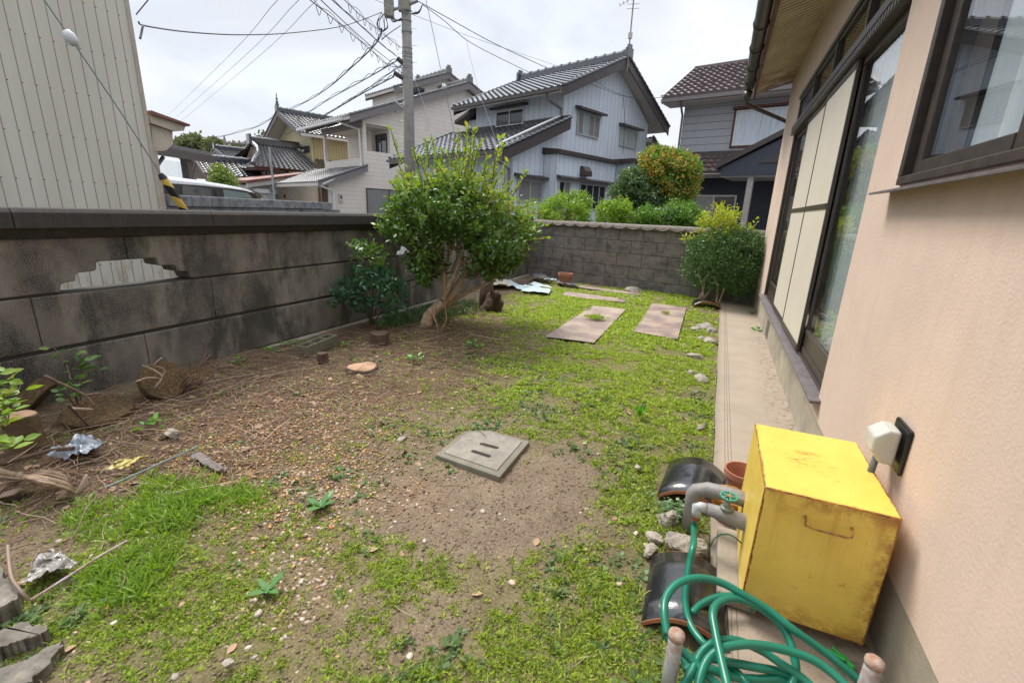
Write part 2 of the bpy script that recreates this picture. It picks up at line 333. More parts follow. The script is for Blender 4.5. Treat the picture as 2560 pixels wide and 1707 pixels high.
def gdens0(x, y):
    xw, yw = wave(x, y, .22)
    d = 1.25*blob(xw,yw,-.95,4.9,.95,1.5) + .9*blob(xw,yw,-1.5,5.6,.6,1.0) + .95*blob(xw,yw,-.45,3.0,.75,.75) + .5*blob(xw,yw,-.9,3.4,.7,.6) + .9*blob(xw,yw,-.12,2.25,.28,.75) + .35*blob(xw,yw,-.05,4.3,.2,1.0)
    d = d + .45*blob(xw,yw,-.75,2.55,.45,.35) + .65*blob(xw,yw,-.05,1.65,.16,.35) + .5*blob(xw,yw,-.2,6.9,.6,.4) + .5*blob(xw,yw,-1.2,6.6,.8,.3)
    d = d + 1.2*blob(xw,yw,-.30,.78,.20,.22) + .9*blob(xw,yw,-.62,.62,.20,.10) + .65*blob(xw,yw,-.28,1.15,.28,.22) + .95*blob(xw,yw,-.1,.95,.10,.22)
    d = d + .8*blob(xw,yw,-1.25,.62,.30,.16) + .9*blob(xw,yw,-1.62,.82,.28,.28) + .7*blob(xw,yw,-1.0,.5,.28,.10) + .45*blob(xw,yw,-.8,.95,.28,.2) + .35*blob(xw,yw,-1.35,2.5,.4,.35) + .55*blob(xw,yw,-1.45,.45,.35,.14) + .20
    return d - 1.0*blob(xw,yw,-.72,1.35,.30,.20) - .75*blob(xw,yw,-.45,1.75,.2,.30)-.5*blob(xw,yw,-.62,.86,.1,.07) - .7*blob(xw,yw,-1.35,4.0,.2,.5)
g_ = m_gravel(GX, GY).ravel(); l_ = m_litter(GX, GY).ravel()
dirt = np.clip(fbm(GX, GY, 1.3, 77), 0, 1).ravel()
base = np.array([1.0, 1.0, 1.0])[None]*(.85+.5*dirt[:, None])
lit = np.array([.50, .345, .27])[None]; base = base*(1-.75*l_[:, None]) + .75*l_[:, None]*lit
dkp = blob(GX, GY, -1.8, 1.35, .16, .16).ravel()[:, None]; base = base*(1-.6*dkp)
base = base*(1-.35*g_[:, None]) + .35*g_[:, None]*np.array([.9,.62,.42])[None]
far = blob(GX, GY, -.6, 5.3, 2.0, 2.2).ravel()[:, None]; base = base*(1-.35*far)+.35*far*np.array([.85,1.15,.55])[None]
gd_ = np.clip(gdens0(GX.ravel(), GY.ravel()), 0, 1)[:, None]*(1-.8*l_[:, None]); base = base*(1-.6*gd_) + .6*gd_*np.array([.80,1.05,.42])[None]*(.8+.4*dirt[:, None])
ca = soil.data.color_attributes.new('tone', 'FLOAT_COLOR', 'POINT')
ca.data.foreach_set('color', np.concatenate([base, g_[:, None]*.9], 1).astype(np.float32).ravel())
tag(MB().add([(-600,-300,-.09),(600,-300,-.09),(600,900,-.09),(-600,900,-.09)], [(0,1,2,3)]).build('ground', surf('asphalt', (.10,.10,.098), (.075,.075,.073), sc=.6, bsc=80, bd=.004, rough=.95)), kind='structure')
def strip_mat():
    m, t, b = newmat('walkway_concrete'); tcn = t.nodes.new('ShaderNodeTexCoord'); sx = t.nodes.new('ShaderNodeSeparateXYZ'); t.links.new(tcn.outputs['Object'], sx.inputs[0])
    c = mix(t, ramp(t, noise(t, 4, 6, .6), (.3, 0), (.7, 1)), (.40,.328,.25), (.32,.262,.20))
    c = mix(t, ramp(t, noise(t, 220, 2, .6), (.5, 0), (.8, 1)), c, (.24,.2,.15))
    dr = mth(t, 'MULTIPLY', ramp(t, noise(t, 26, 5, .7), (.52, 0), (.6, 1)), ramp(t, sx.outputs['X'], (.36, 0), (.5, .85))); c = mix(t, dr, c, (.17,.12,.08))
    c = mix(t, ramp(t, sx.outputs['X'], (.125, .5), (.16, 0)), c, (.2,.17,.13))
    g = None
    for gx in (.172, .186, .200):
        e = mth(t, 'LESS_THAN', mth(t, 'ABSOLUTE', mth(t, 'SUBTRACT', sx.outputs['X'], gx)), .0016); g = e if g is None else mth(t, 'ADD', g, e)
    c = mix(t, mth(t, 'MULTIPLY', g, .6), c, (.13,.10,.08)); t.links.new(c, b.inputs['Base Color']); b.inputs['Roughness'].default_value = .9
    bump(t, b, mth(t, 'SUBTRACT', noise(t, 160, 4, .7), mth(t, 'MULTIPLY', g, 2.0)), .003); return m
pw = MB(); yy = [-1.0] + [0.4+.35*i for i in range(19)] + [7.15]
for i in range(len(yy)-1):
    a = .122+.004*math.sin(i*2.1); b_ = .122+.004*math.sin((i+1)*2.1)
    pw.hexa([(a,yy[i],-.12),(.56,yy[i],-.12),(.56,yy[i+1],-.12),(b_,yy[i+1],-.12),(a,yy[i],0),(.56,yy[i],0),(.56,yy[i+1],0),(b_,yy[i+1],0)])
tag(pw.build('pavement', strip_mat()), kind='structure')

# ================================================================== NEAR HOUSE (right)
WX = .533
house = thing('stucco_house', 'peach stucco house wall on the right with dark sliding doors and deep eaves', 'house', (WX, 0, 0))
def H(x, y, z): return (x-WX, y, z)
def wall_grid(ysp, zsp, hole, x0, x1):
    mb = MB()
    solid = lambda i, j: 0 <= i < len(ysp)-1 and 0 <= j < len(zsp)-1 and not hole((ysp[i]+ysp[i+1])/2, (zsp[j]+zsp[j+1])/2)
    for i in range(len(ysp)-1):
        for j in range(len(zsp)-1):
            if not solid(i, j): continue
            a, b_, c, d = ysp[i], ysp[i+1], zsp[j], zsp[j+1]
            mb.add([H(x0,a,c),H(x0,b_,c),H(x0,b_,d),H(x0,a,d)], [(0,3,2,1)])
            for di, dj, e in ((-1,0,((a,c),(a,d))),(1,0,((b_,c),(b_,d))),(0,-1,((a,c),(b_,c))),(0,1,((a,d),(b_,d)))):
                if not solid(i+di, j+dj): mb.add([H(x0,*e[0]),H(x0,*e[1]),H(x1,*e[1]),H(x1,*e[0])], [(0,1,2,3)])
    return mb
D0, D1, DZ0, DZ1 = 2.44, 5.78, .305, 2.32
W0, W1, WZ0, WZ1 = .25, 2.04, 1.235, 2.25
hole = lambda y, z: (D0 < y < D1 and DZ0 < z < DZ1) or (W0 < y < W1 and WZ0 < z < WZ1)
wg = wall_grid([-1.6, W0, W1, D0, D1, 7.03], [.215, DZ0, WZ0, WZ1, DZ1, 2.9], hole, WX, WX+.14)
wg.add([H(WX,7.03,.215),H(5,7.03,.215),H(5,7.03,2.9),H(WX,7.03,2.9)], [(0,1,2,3)])
wg.build('wall', M_stucco, house)
MB().box(.006, 4.4, -1.6, 7.0, -.1, .214).build('foundation', M_found, house)
MB().box(.003, .007, 4.80, 5.02, .03, .19).build('foundation_vent', M_gutter, house)
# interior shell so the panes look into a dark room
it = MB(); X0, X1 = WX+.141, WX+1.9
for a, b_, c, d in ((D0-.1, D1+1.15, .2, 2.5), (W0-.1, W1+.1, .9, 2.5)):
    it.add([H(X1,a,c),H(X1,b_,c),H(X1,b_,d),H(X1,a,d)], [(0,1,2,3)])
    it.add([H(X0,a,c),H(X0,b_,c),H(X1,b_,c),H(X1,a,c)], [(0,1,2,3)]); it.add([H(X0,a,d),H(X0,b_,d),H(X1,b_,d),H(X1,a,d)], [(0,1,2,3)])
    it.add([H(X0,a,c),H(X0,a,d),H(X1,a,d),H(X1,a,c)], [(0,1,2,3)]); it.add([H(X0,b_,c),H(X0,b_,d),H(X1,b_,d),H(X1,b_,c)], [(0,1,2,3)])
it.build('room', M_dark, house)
# sliding door unit
door = MB()
def hb(mb, x0, x1, y0, y1, z0, z1): mb.box(x0-WX, x1-WX, y0, y1, z0, z1)
hb(door, .545, .60, D0, D0+.035, DZ0, DZ1-.035); hb(door, .537, .565, D1-.03, D1, DZ0, DZ1-.035); hb(door, .520, .60, D0, D1, DZ1-.035, DZ1)
door = door.build('door_frame', M_brownal, house, bevel=.003)
s = MB(); s.hexa([(-.045,2.38,.292),(.05,2.38,.300),(.05,5.86,.300),(-.045,5.86,.292),(-.045,2.38,.306),(.05,2.38,.318),(.05,5.86,.318),(-.045,5.86,.306)])
s.build('sill', M_sillmetal, house, bevel=.002)
r_ = MB()
for k in range(3): hb(r_, .545+.018*k, .551+.018*k, D0+.036, D1-.041, .319, .332)
r_.build('sill_track', M_brownal, house)
t_ = MB(); hb(t_, .508, .60, D0+.036, D1-.041, 1.945, 2.035); hb(t_, .500, .508, D0+.036, D1-.041, 1.985, 2.030)
tr_ = t_.build('transom_rail', M_brownal, house, bevel=.002)
sl = MB()
for k in range(74): y = D0+.06+k*.0445; hb(sl, .5035, .5075, y, y+.022, 1.949, 1.982)
sl.build('vent_slats', M_sillmetal, tr_)
tw = MB(); bnd = [D0+.036, 3.22, 4.04, 4.87, D1-.041]
for k, y in enumerate(bnd[1:-1]): hb(tw, .528, .58, y-.022, y+.022, 2.036, DZ1-.036)
hb(tw, .535, .565, bnd[0], bnd[-1], 2.036, 2.062); hb(tw, .535, .565, bnd[0], bnd[-1], DZ1-.062, DZ1-.036)
tw = tw.build('transom_window', M_brownal, house)
for k in range(4): MB().box(.548-WX, .551-WX, bnd[k], bnd[k+1], 2.04, DZ1-.04).build('pane', M_glass, tw)
def sash(name, y0, y1, xc, kind):
    f = MB(); st = .024
    hb(f, xc-.009, xc+.010, y0, y0+st, .333, 1.943); hb(f, xc-.009, xc+.010, y1-st, y1, .333, 1.943)
    hb(f, xc-.013, xc+.013, y0+st, y1-st, 1.905, 1.943); hb(f, xc-.013, xc+.013, y0+st, y1-st, .333, .37)
    if kind == 'glass': hb(f, xc-.006, xc+.006, y0+st, y1-st, .37, .455); hb(f, xc-.013, xc+.013, y0+st, y1-st, .455, .478)
    else: hb(f, xc-.013, xc+.012, y0+st, y1-st, 1.185, 1.215)
    f = f.build(name, M_brownal, house, bevel=.002)
    if kind == 'glass': MB().box(xc-.002-WX, xc+.002-WX, y0+st, y1-st, .478, 1.905).build('pane', M_glass, f)
    else:
        for z0, z1 in ((.37, 1.185), (1.215, 1.905)): MB().box(xc-.006-WX, xc+.003-WX, y0+st, y1-st, z0, z1).build('cream_board', M_panel, f)
    return f
sash('glass_sash', D0+.036, 3.225, .568, 'glass'); sash('glass_sash', 4.85, D1-.041, .575, 'glass')
tag(sash('panel_sash', 3.215, 4.05, .540, 'panel'), 'cream panel sliding door leaf'); tag(sash('panel_sash', 4.03, 4.88, .548, 'panel'), 'cream panel sliding door leaf')
pl = MB(); hb(pl, .528, .531, 4.82, 4.845, 1.07, 1.13); pl.build('door_pull', M_sillmetal, house)
def curtain(y0, y1, z0, z1, x, amp=.016, per=.085, sd=0):
    n = int((y1-y0)/.006); V = []; F = []
    for i in range(n+1):
        y = y0+(y1-y0)*i/n; ph = y/per*2*math.pi + 1.2*math.sin(y*9+sd)
        for z in (z0, (z0+z1)/2, z1): V.append((x-WX+amp*math.sin(ph)*(1.15-.3*(z-z0)/(z1-z0)), y, z))
    for i in range(n):
        for j in range(2): a = i*3+j; F.append((a, a+3, a+4, a+1))
    return MB().add(V, F)
curtain(D0+.05, 3.32, .36, 1.93, .645).build('curtain', M_curtain, house, smooth=True)
curtain(5.5, D1+.9, .36, 1.93, .645, sd=2).build('curtain', M_curtain, house, smooth=True)
# near window, brown wooden frame with two sliding sashes
f = MB(); hb(f, .520, .62, W1-.035, W1, WZ0+.026, WZ1); hb(f, .520, .62, W0, W1, WZ0, WZ0+.026); hb(f, .520, .62, W0, W1-.035, WZ1-.03, WZ1)
win = f.build('window_frame', M_brownwood, house, bevel=.003)
for y0, y1, xc in ((1.36, W1-.036, .555), (.5, 1.415, .585)):
    f = MB(); hb(f, xc-.009, xc+.010, y1-.062, y1, WZ0+.027, WZ1-.031); hb(f, xc-.009, xc+.010, y0, y0+.045, WZ0+.027, WZ1-.031)
    hb(f, xc-.012, xc+.012, y0+.045, y1-.062, WZ0+.027, WZ0+.068); hb(f, xc-.012, xc+.012, y0+.045, y1-.062, WZ1-.07, WZ1-.031)
    f = f.build('window_sash', M_brownwood, house, bevel=.002)
    MB().box(xc-.002-WX, xc+.002-WX, y0+.045, y1-.062, WZ0+.068, WZ1-.07).build('pane', M_glass, f)
curtain(.3, W1-.1, WZ0+.03, WZ1, .675, .028, .16, 1).build('curtain', M_curtain, house, smooth=True)
s = MB(); s.hexa([(-.062,.2,1.206),(.03,.2,1.222),(.03,2.13,1.222),(-.062,2.13,1.206),(-.062,.2,1.214),(.03,.2,1.2335),(.03,2.13,1.2335),(-.062,2.13,1.214)])
s.build('window_sill', M_sillmetal, house, bevel=.001)
# eaves
def soffit_mat():
    m, t, b = newmat('slatted_soffit'); tcn = t.nodes.new('ShaderNodeTexCoord'); sx = t.nodes.new('ShaderNodeSeparateXYZ'); t.links.new(tcn.outputs['Object'], sx.inputs[0])
    f_ = mth(t, 'FRACT', mth(t, 'DIVIDE', mth(t, 'ADD', sx.outputs['Y'], 10.0), .062)); ln = mth(t, 'LESS_THAN', f_, .24)
    ln2 = mth(t, 'MULTIPLY', ln, ramp(t, noise(t, 7, 3, .5, stretch=(1.2,.4,1)), (.36, .25), (.50, 1)))
    c = mix(t, ramp(t, noise(t, 3), (.35, 0), (.7, 1)), (.60,.52,.38), (.50,.42,.29)); c = mix(t, ln2, c, (.09,.045,.022))
    rs = mth(t, 'MULTIPLY', ramp(t, sx.outputs['Y'], (0, 0), (1, 0)), 0.0)
    rus = mth(t, 'MULTIPLY', ramp(t, noise(t, 5, 5, .7), (.42, 0), (.62, 1)), ramp(t, mth(t, 'DIVIDE', sx.outputs['Y'], 7.3), (.80, 0), (.97, 1)))
    c = mix(t, rus, c, (.20,.075,.025)); t.links.new(c, b.inputs['Base Color']); b.inputs['Roughness'].default_value = .8
    bump(t, b, mth(t, 'SUBTRACT', 1.0, ln), .01); return m
so_ = MB(); so_.hexa([H(.150,-1.6,2.650),H(WX,-1.6,2.765),H(WX,7.03,2.765),H(.150,7.2,2.650),H(.150,-1.6,2.67),H(WX,-1.6,2.785),H(WX,7.03,2.785),H(.150,7.2,2.67)])
so_.build('soffit', soffit_mat(), house)
fa = MB(); fa.hexa([H(.118,-1.6,2.60),H(.148,-1.6,2.60),H(.148,7.2,2.60),H(.118,7.2,2.60),H(.118,-1.6,2.80),H(.148,-1.6,2.80),H(.148,7.2,2.80),H(.118,7.2,2.80)])
fa.build('fascia', M_wood, house)
MB().hexa([H(.151,7.2,2.672),H(WX+.5,7.03,2.90),H(WX+.5,7.08,2.90),H(.151,7.25,2.672),H(.151,7.2,2.80),H(WX+.5,7.03,3.02),H(WX+.5,7.08,3.02),H(.151,7.25,2.80)]).build('bargeboard', M_wood, house)
gt = MB(); gt.tube([H(.055,y,2.665) for y in (-1.6,1,3,5,6.86)], .055, 14)
gt = gt.build('gutter', M_gutter, house, smooth=True)
cl = MB()
for y in (1.2,2.2,3.2,4.1,4.75,5.35,5.95,6.5): cl.lathe([(.056,-.012),(.063,-.012),(.063,.012),(.056,.012)], 14, H(.055,y,2.665), (0,1,0))
cl.build('gutter_clips', M_gutter, gt)
dp = MB(); e0 = G('z5',1130,470,2.5); 
dp.tube([H(.055,6.74,2.66),H(.055,6.76,2.52),H(.06,6.78,2.48),H(.10,6.80,2.455),H(.50,7.06,2.33),H(.56,7.09,2.30),H(.58,7.10,2.2),H(.58,7.10,0.0)], .024, 12)
dp.lathe([(.05,0),(.05,.05),(.03,.09)], 14, H(.055,6.74,2.60), (0,0,-1))
dp.build('downpipe', M_gutter, house, smooth=True)
rf = MB(); rf.hexa([H(.05,-1.6,2.80),H(3,-1.6,4.05),H(3,7.25,4.05),H(.05,7.25,2.80),H(.05,-1.6,2.86),H(3,-1.6,4.11),H(3,7.25,4.11),H(.05,7.25,2.86)]); rf.build('roof', M_kawara, house)

# outlet and its cable
ot = thing('power_outlet', 'grey weatherproof power outlet on black backing plate on peach wall', 'outlet', (WX, 1.475, .52))
MB().box(-.011, 0, -.062, .048, -.062, .070).build('backing_plate', M_blk, ot, bevel=.008)
b_ = MB(); b_.prism([(-.017,-.045),(-.05,-.045),(-.075,-.01),(-.075,.03),(-.045,.055),(-.017,.055)], lambda a, z, y: (a, y, z), -.043, .035); b_.build('cover', surf('outlet_grey', (.50,.50,.46), rough=.45, bd=0), ot, bevel=.008, seg=3)
cb = MB(); cb.tube([(-.045,.0,-.045),(-.047,0,-.075),(-.05,-.005,-.10)], .009, 8); cb.tube([(-.05,-.005,-.09),(-.042,-.01,-.16),(-.02,-.02,-.24),(-.012,-.03,-.33),(-.02,-.02,-.40)], .0045, 8)
cb.build('cable', surf('grey_cable', (.17,.18,.19), bd=0), ot, smooth=True)

# yellow pump cover
def yellow_mat():
    m, t, b = newmat('rusty_yellow_paint'); tcn = t.nodes.new('ShaderNodeTexCoord'); sx = t.nodes.new('ShaderNodeSeparateXYZ'); t.links.new(tcn.outputs['Object'], sx.inputs[0])
    c = mix(t, ramp(t, noise(t, 6, 3), (.3, 0), (.7, 1)), (.77,.56,.11), (.69,.48,.08))
    X, Y, Z_ = sx.outputs
    a = lambda s, h: mth(t, 'SUBTRACT', h, mth(t, 'ABSOLUTE', s))      # distance to the box edges
    ex, ey, ez = a(X, .147), a(Y, .215), a(mth(t, 'SUBTRACT', Z_, .1925), .1925)
    mn, md = mth(t, 'MINIMUM', ex, mth(t, 'MINIMUM', ey, ez)), None
    s2 = mth(t, 'SUBTRACT', mth(t, 'ADD', ex, mth(t, 'ADD', ey, ez)), mth(t, 'MAXIMUM', ex, mth(t, 'MAXIMUM', ey, ez)))
    nn = noise(t, 38, 6, .7); nb = noise(t, 7, 4, .6)
    edge = mth(t, 'LESS_THAN', s2, mth(t, 'MULTIPLY', mth(t, 'MULTIPLY', nn, nb), .019))
    topb = mth(t, 'MULTIPLY', mth(t, 'LESS_THAN', Y, -.21), mth(t, 'MULTIPLY', ramp(t, ez, (.0, .95), (.07, 0)), ramp(t, noise(t, 30, 6, .75), (.42, 0), (.60, 1))))
    rgt = mth(t, 'MULTIPLY', mth(t, 'LESS_THAN', Y, -.21), mth(t, 'MULTIPLY', ramp(t, ex, (.0, .9), (.05, 0)), mth(t, 'MULTIPLY', mth(t, 'GREATER_THAN', X, 0.0), ramp(t, noise(t, 26, 6, .75), (.38, 0), (.56, 1)))))
    spots = mth(t, 'MULTIPLY', ramp(t, noise(t, 30, 6, .7), (.645, 0), (.70, 1)), .8)
    run = mth(t, 'MULTIPLY', mth(t, 'LESS_THAN', Y, -.21), mth(t, 'MULTIPLY', ramp(t, noise(t, 16, 4, .6, stretch=(3,3,.12)), (.52, 0), (.72, .55)), ramp(t, Z_, (.12, 0), (.30, 1))))
    # scratched rust patch on the lid
    dd = mth(t, 'ADD', mth(t, 'POWER', mth(t, 'DIVIDE', mth(t, 'SUBTRACT', X, -.01), .075), 2.0), mth(t, 'POWER', mth(t, 'DIVIDE', mth(t, 'SUBTRACT', Y, .0), .085), 2.0))
    scr = mth(t, 'MULTIPLY', mth(t, 'GREATER_THAN', Z_, .38), mth(t, 'MULTIPLY', ramp(t, dd, (.2, 1), (1.0, 0)), ramp(t, noise(t, 15, 4, .7, stretch=(1.1,4.5,1), dist=.5), (.56, 0), (.60, .8))))
    c = mix(t, run, c, (.48,.27,.03))
    rustc = ramp(t, noise(t, 60, 4), (.35, (.15,.05,.014)), (.65, (.46,.20,.03)))
    for k in (spots, topb, rgt, scr, edge): c = mix(t, k, c, rustc)
    t.links.new(c, b.inputs['Base Color']); b.inputs['Roughness'].default_value = .42; bump(t, b, mth(t, 'ADD', mth(t, 'MULTIPLY', noise(t, 5, 2), 6.0), noise(t, 40, 3)), .0015); return m
M_yel = yellow_mat()
pc = thing('pump_cover', 'rusty yellow sheet metal well pump cover standing against the peach wall', 'pump cover', (.347, 1.455, .045))
ybx = MB(); ybx.box(-.147, .147, -.215, .215, 0, .385); ybx.build('cover_box', M_yel, pc, bevel=.004)
hd = MB(); hd.tube([(-.045,-.215,.331),(-.045,-.228,.325),(-.045,-.232,.315),(-.02,-.233,.311),(.045,-.233,.311),(.055,-.232,.315),(.055,-.228,.325),(.055,-.215,.331)], .0028, 8)
hd.build('handle', surf('rust', (.42,.22,.05), (.12,.04,.015), sc=50), pc, smooth=True)
M_blk_c = surf('aged_concrete_block', (.36,.31,.245), (.26,.225,.18), sc=10, bsc=120, bd=.004, rough=.95, grime=.3, gcol=(.13,.11,.08))
cbk = MB(); cbk.box(.14, .50, 1.26, 1.36, .001, .078); cbk.box(.14,.50,1.36,1.50,.001,.078)
tag(MB().box(.140, .250, 1.27, 1.60, .002, .044).build('concrete_block', M_blk_c, bevel=.006), 'concrete block under the left side of the yellow pump cover', 'concrete block')
tag(MB().box(.40, .49, 1.30, 1.62, .002, .044).build('concrete_block', M_blk_c, bevel=.006), 'concrete block under the wall side of the yellow pump cover', 'concrete block')
# insulated pipe and tap
M_wrap = surf('grey_pipe_wrap', (.25,.235,.225), (.20,.185,.178), sc=12, bsc=60, bd=.003, rough=.55)
p1 = [PY('r28',1345,600,1.56), PY('r28',1100,520,1.57), PY('r28',830,455,1.58), PY('r28',745,470,1.585)]
pA = p1[-1] + Vector((-.022,-.003,-.02)); pB = Vector((pA.x+.002, pA.y, -.02))
tag(MB().tube([Vector((.215,1.555,p1[0].z)), p1[0], p1[1], p1[2], p1[3], p1[3]+Vector((-.013,0,-.004)), pA, pA+Vector((.001,0,-.03)), pB], .026, 14).build('wrapped_pipe', M_wrap, smooth=True), 'thick grey wrapped pipe bending down behind the green tap', 'pipe')
tap = thing('garden_tap', 'grey pipe with green wheel valve feeding the green hose', 'tap', (.0, 1.42, .2))
def TL(v): return Vector(v) - Vector((0, 1.42, .2))
q0 = PY('r28',1330,880,1.44); q1 = PY('r28',1060,775,1.44); q2 = PY('r28',820,690,1.44); q3 = PY('r28',740,668,1.44); q4 = PY('r28',693,735,1.435)
MB().tube([TL((.215,1.44,q0.z-.003)), TL(q0), TL(q1), TL(q2)], [.026,.026,.025,.019], 14).build('insulated_pipe', M_wrap, tap, smooth=True)
MB().tube([TL(q2), TL(q3), TL(q3+Vector((-.010,0,-.004))), TL(q4), TL(q4+Vector((0,0,-.012)))], [.0165,.0165,.016,.0155,.0155], 14).build('elbow', surf('pale_grey_pvc', (.42,.43,.44), rough=.35, bd=0), tap, smooth=True)
MB().lathe([(.0125,0),(.0125,.016)], 14, TL(q4+Vector((0,0,-.028)))).build('hose_clamp', surf('rust_band', (.3,.08,.04), rough=.6, bd=0), tap)
vz = PY('r28',1060,700,1.44); hw = PY('r28',1095,480,1.43)
M_bronze = surf('green_bronze', (.12,.14,.11), (.17,.19,.15), rough=.5, bd=0, sc=40)
MB().lathe([(.017,-.012),(.020,-.004),(.020,.008),(.014,.012),(.012,.020),(.008,.026),(.007,.040),(.004,.046)], 12, TL(vz)).build('valve_body', M_bronze, tap, smooth=False)
vh = MB(); hc = TL(Vector((vz.x, vz.y, vz.z+.048)))
for k in range(16):
    a = 2*math.pi*k/16; b2 = 2*math.pi*(k+1)/16
    ra, rb = (.026 if k % 2 == 0 else .023), (.023 if k % 2 == 0 else .026)
    vh.tube([hc+Vector((ra*math.cos(a), ra*math.sin(a), 0)), hc+Vector((rb*math.cos(b2), rb*math.sin(b2), 0))], .0033, 6)
for k in range(5): a = 2*math.pi*k/5; vh.tube([hc, hc+Vector((.025*math.cos(a), .025*math.sin(a), 0))], .0026, 6)
vh.build('valve_wheel', surf('green_enamel', (.06,.36,.24), (.05,.28,.19), rough=.4, bd=0), tap, smooth=True)
MB().lathe([(.007,-.003),(.007,.003)], 8, hc).build('wheel_nut', MATS['rust'], tap)

# hose
def smooth_path(P, n=8):
    P = [Vector(p) for p in P]; out_ = []
    for i in range(len(P)-1):
        p0, p1_, p2, p3 = P[max(i-1,0)], P[i], P[i+1], P[min(i+2,len(P)-1)]
        for k in range(n):
            u = k/n; out_.append(.5*((2*p1_) + (p2-p0)*u + (2*p0-5*p1_+4*p2-p3)*u*u + (3*p1_-p0-3*p2+p3)*u**3))
    return out_+[P[-1]]
M_hose = surf('green_hose', (.010,.20,.125), (.008,.15,.095), rough=.3, bd=0, sc=5, grime=.25, gcol=(.05,.14,.09), gsc=8)
def hp(*pts): return [G('r23', x, y, z) for x, y, z in pts]
hs = MB()
top = q4 + Vector((0,0,-.02))
hose_a = [top, top+Vector((.0,-.004,-.04))] + hp((408,800,.17),(385,900,.14),(368,1020,.10),(362,1120,.07),(385,1230,.05),(440,1320,.05),(545,1420,.05),(640,1500,.05),(700,1568,.05),(760,1660,.04))
paths = [hose_a,
 hp((60,1760,.10),(150,1650,.12),(215,1500,.14),(262,1300,.16),(245,1170,.18),(262,1080,.19),(330,1010,.20),(440,985,.20),(560,1010,.19),(680,1075,.18),(820,1160,.16),(960,1270,.14),(1100,1370,.11),(1230,1470,.09),(1360,1590,.07),(1420,1700,.06)) [3:],
 hp((640,1740,.12),(600,1600,.14),(560,1430,.15),(530,1290,.16),(515,1180,.17),(550,1120,.17),(640,1098,.17),(760,1140,.16),(860,1215,.14),(925,1300,.12),(960,1400,.10),(975,1500,.08),(940,1600,.06)),
 hp((262,1300,.16),(300,1350,.13),(380,1420,.11),(470,1510,.10),(560,1600,.09),(640,1700,.08)),
 hp((330,1620,.09),(400,1500,.10),(450,1400,.11),(520,1345,.12),(640,1330,.12),(780,1385,.10),(880,1450,.09),(1000,1530,.08),(1100,1620,.07)),
 hp((420,1640,.11),(455,1500,.12),(500,1420,.13),(580,1370,.14),(720,1352,.14),(880,1375,.13),(1040,1425,.12),(1150,1490,.11),(1270,1600,.10),(1330,1700,.09)),
 hp((360,1500,.05),(470,1430,.06),(600,1450,.07),(760,1480,.07),(900,1510,.06),(1040,1590,.06)),
 hp((480,1480,.05),(620,1530,.05),(760,1545,.05),(900,1550,.05),(1050,1640,.05)),
 hp((340,1400,.06),(380,1480,.05),(480,1590,.05),(560,1680,.05)),
 hp((400,1180,.055),(450,1130,.06),(540,1090,.065),(640,1085,.06),(700,1110,.05),(740,1160,.04))]
for p_ in paths: hs.tube(smooth_path(p_, 7), .0098, 10)
tag(hs.build('garden_hose', M_hose, smooth=True), 'green garden hose coiled in loops over rusty steel posts', 'hose')
for (x, y), lb in (((316,1290),'rusty steel post standing in the green hose loops left of the pump cover'), ((1415,1440),'rusty steel post near the wall at the bottom right corner')):
    p_ = G('r23', x, y, .20); pt = thing('steel_post', lb, 'post', (p_.x, p_.y, 0))
    MB().tube([(0,0,-.05),(0,0,.19)], .0165, 14).build('pipe', M_rustgalv, pt, smooth=True)
    MB().lathe([(.0175,0),(.0185,.006),(.0175,.014),(.006,.018)], 14, (0,0,.186)).build('rusty_cap', surf('rusty_cap', (.30,.14,.08), (.42,.36,.30), sc=60, bsc=200, rough=.9), pt, smooth=True)
tag(MB().tube(smooth_path([PY('r28',1400,1290,1.50), G('r28',1330,1220,.05), G('r28',1230,1100,.12), G('r28',1100,1010,.14), G('r28',960,1020,.12), G('r28',880,1110,.08), G('r28',835,1250,.02)], 6), .0022, 6).build('thin_cable', surf('green_cable', (.03,.2,.1), bd=0), smooth=True), 'thin green wire looping over the concrete by the pump cover', 'wire')
tg = MB()
for (a, b2) in (((1150,1380),(1250,1440)),((1160,1400),(1235,1500)),((1180,1370),(1300,1480)),((1200,1430),(1290,1530)),((1240,1410),(1300,1520))): tg.tube([G('r23',*a,.01), G('r23',*b2,.02)], .004, 5)
tag(tg.build('plastic_netting', surf('bright_green_plastic', (.06,.55,.10), rough=.4, bd=0)), 'scrap of bright green plastic netting on the concrete beside the hose', 'netting')

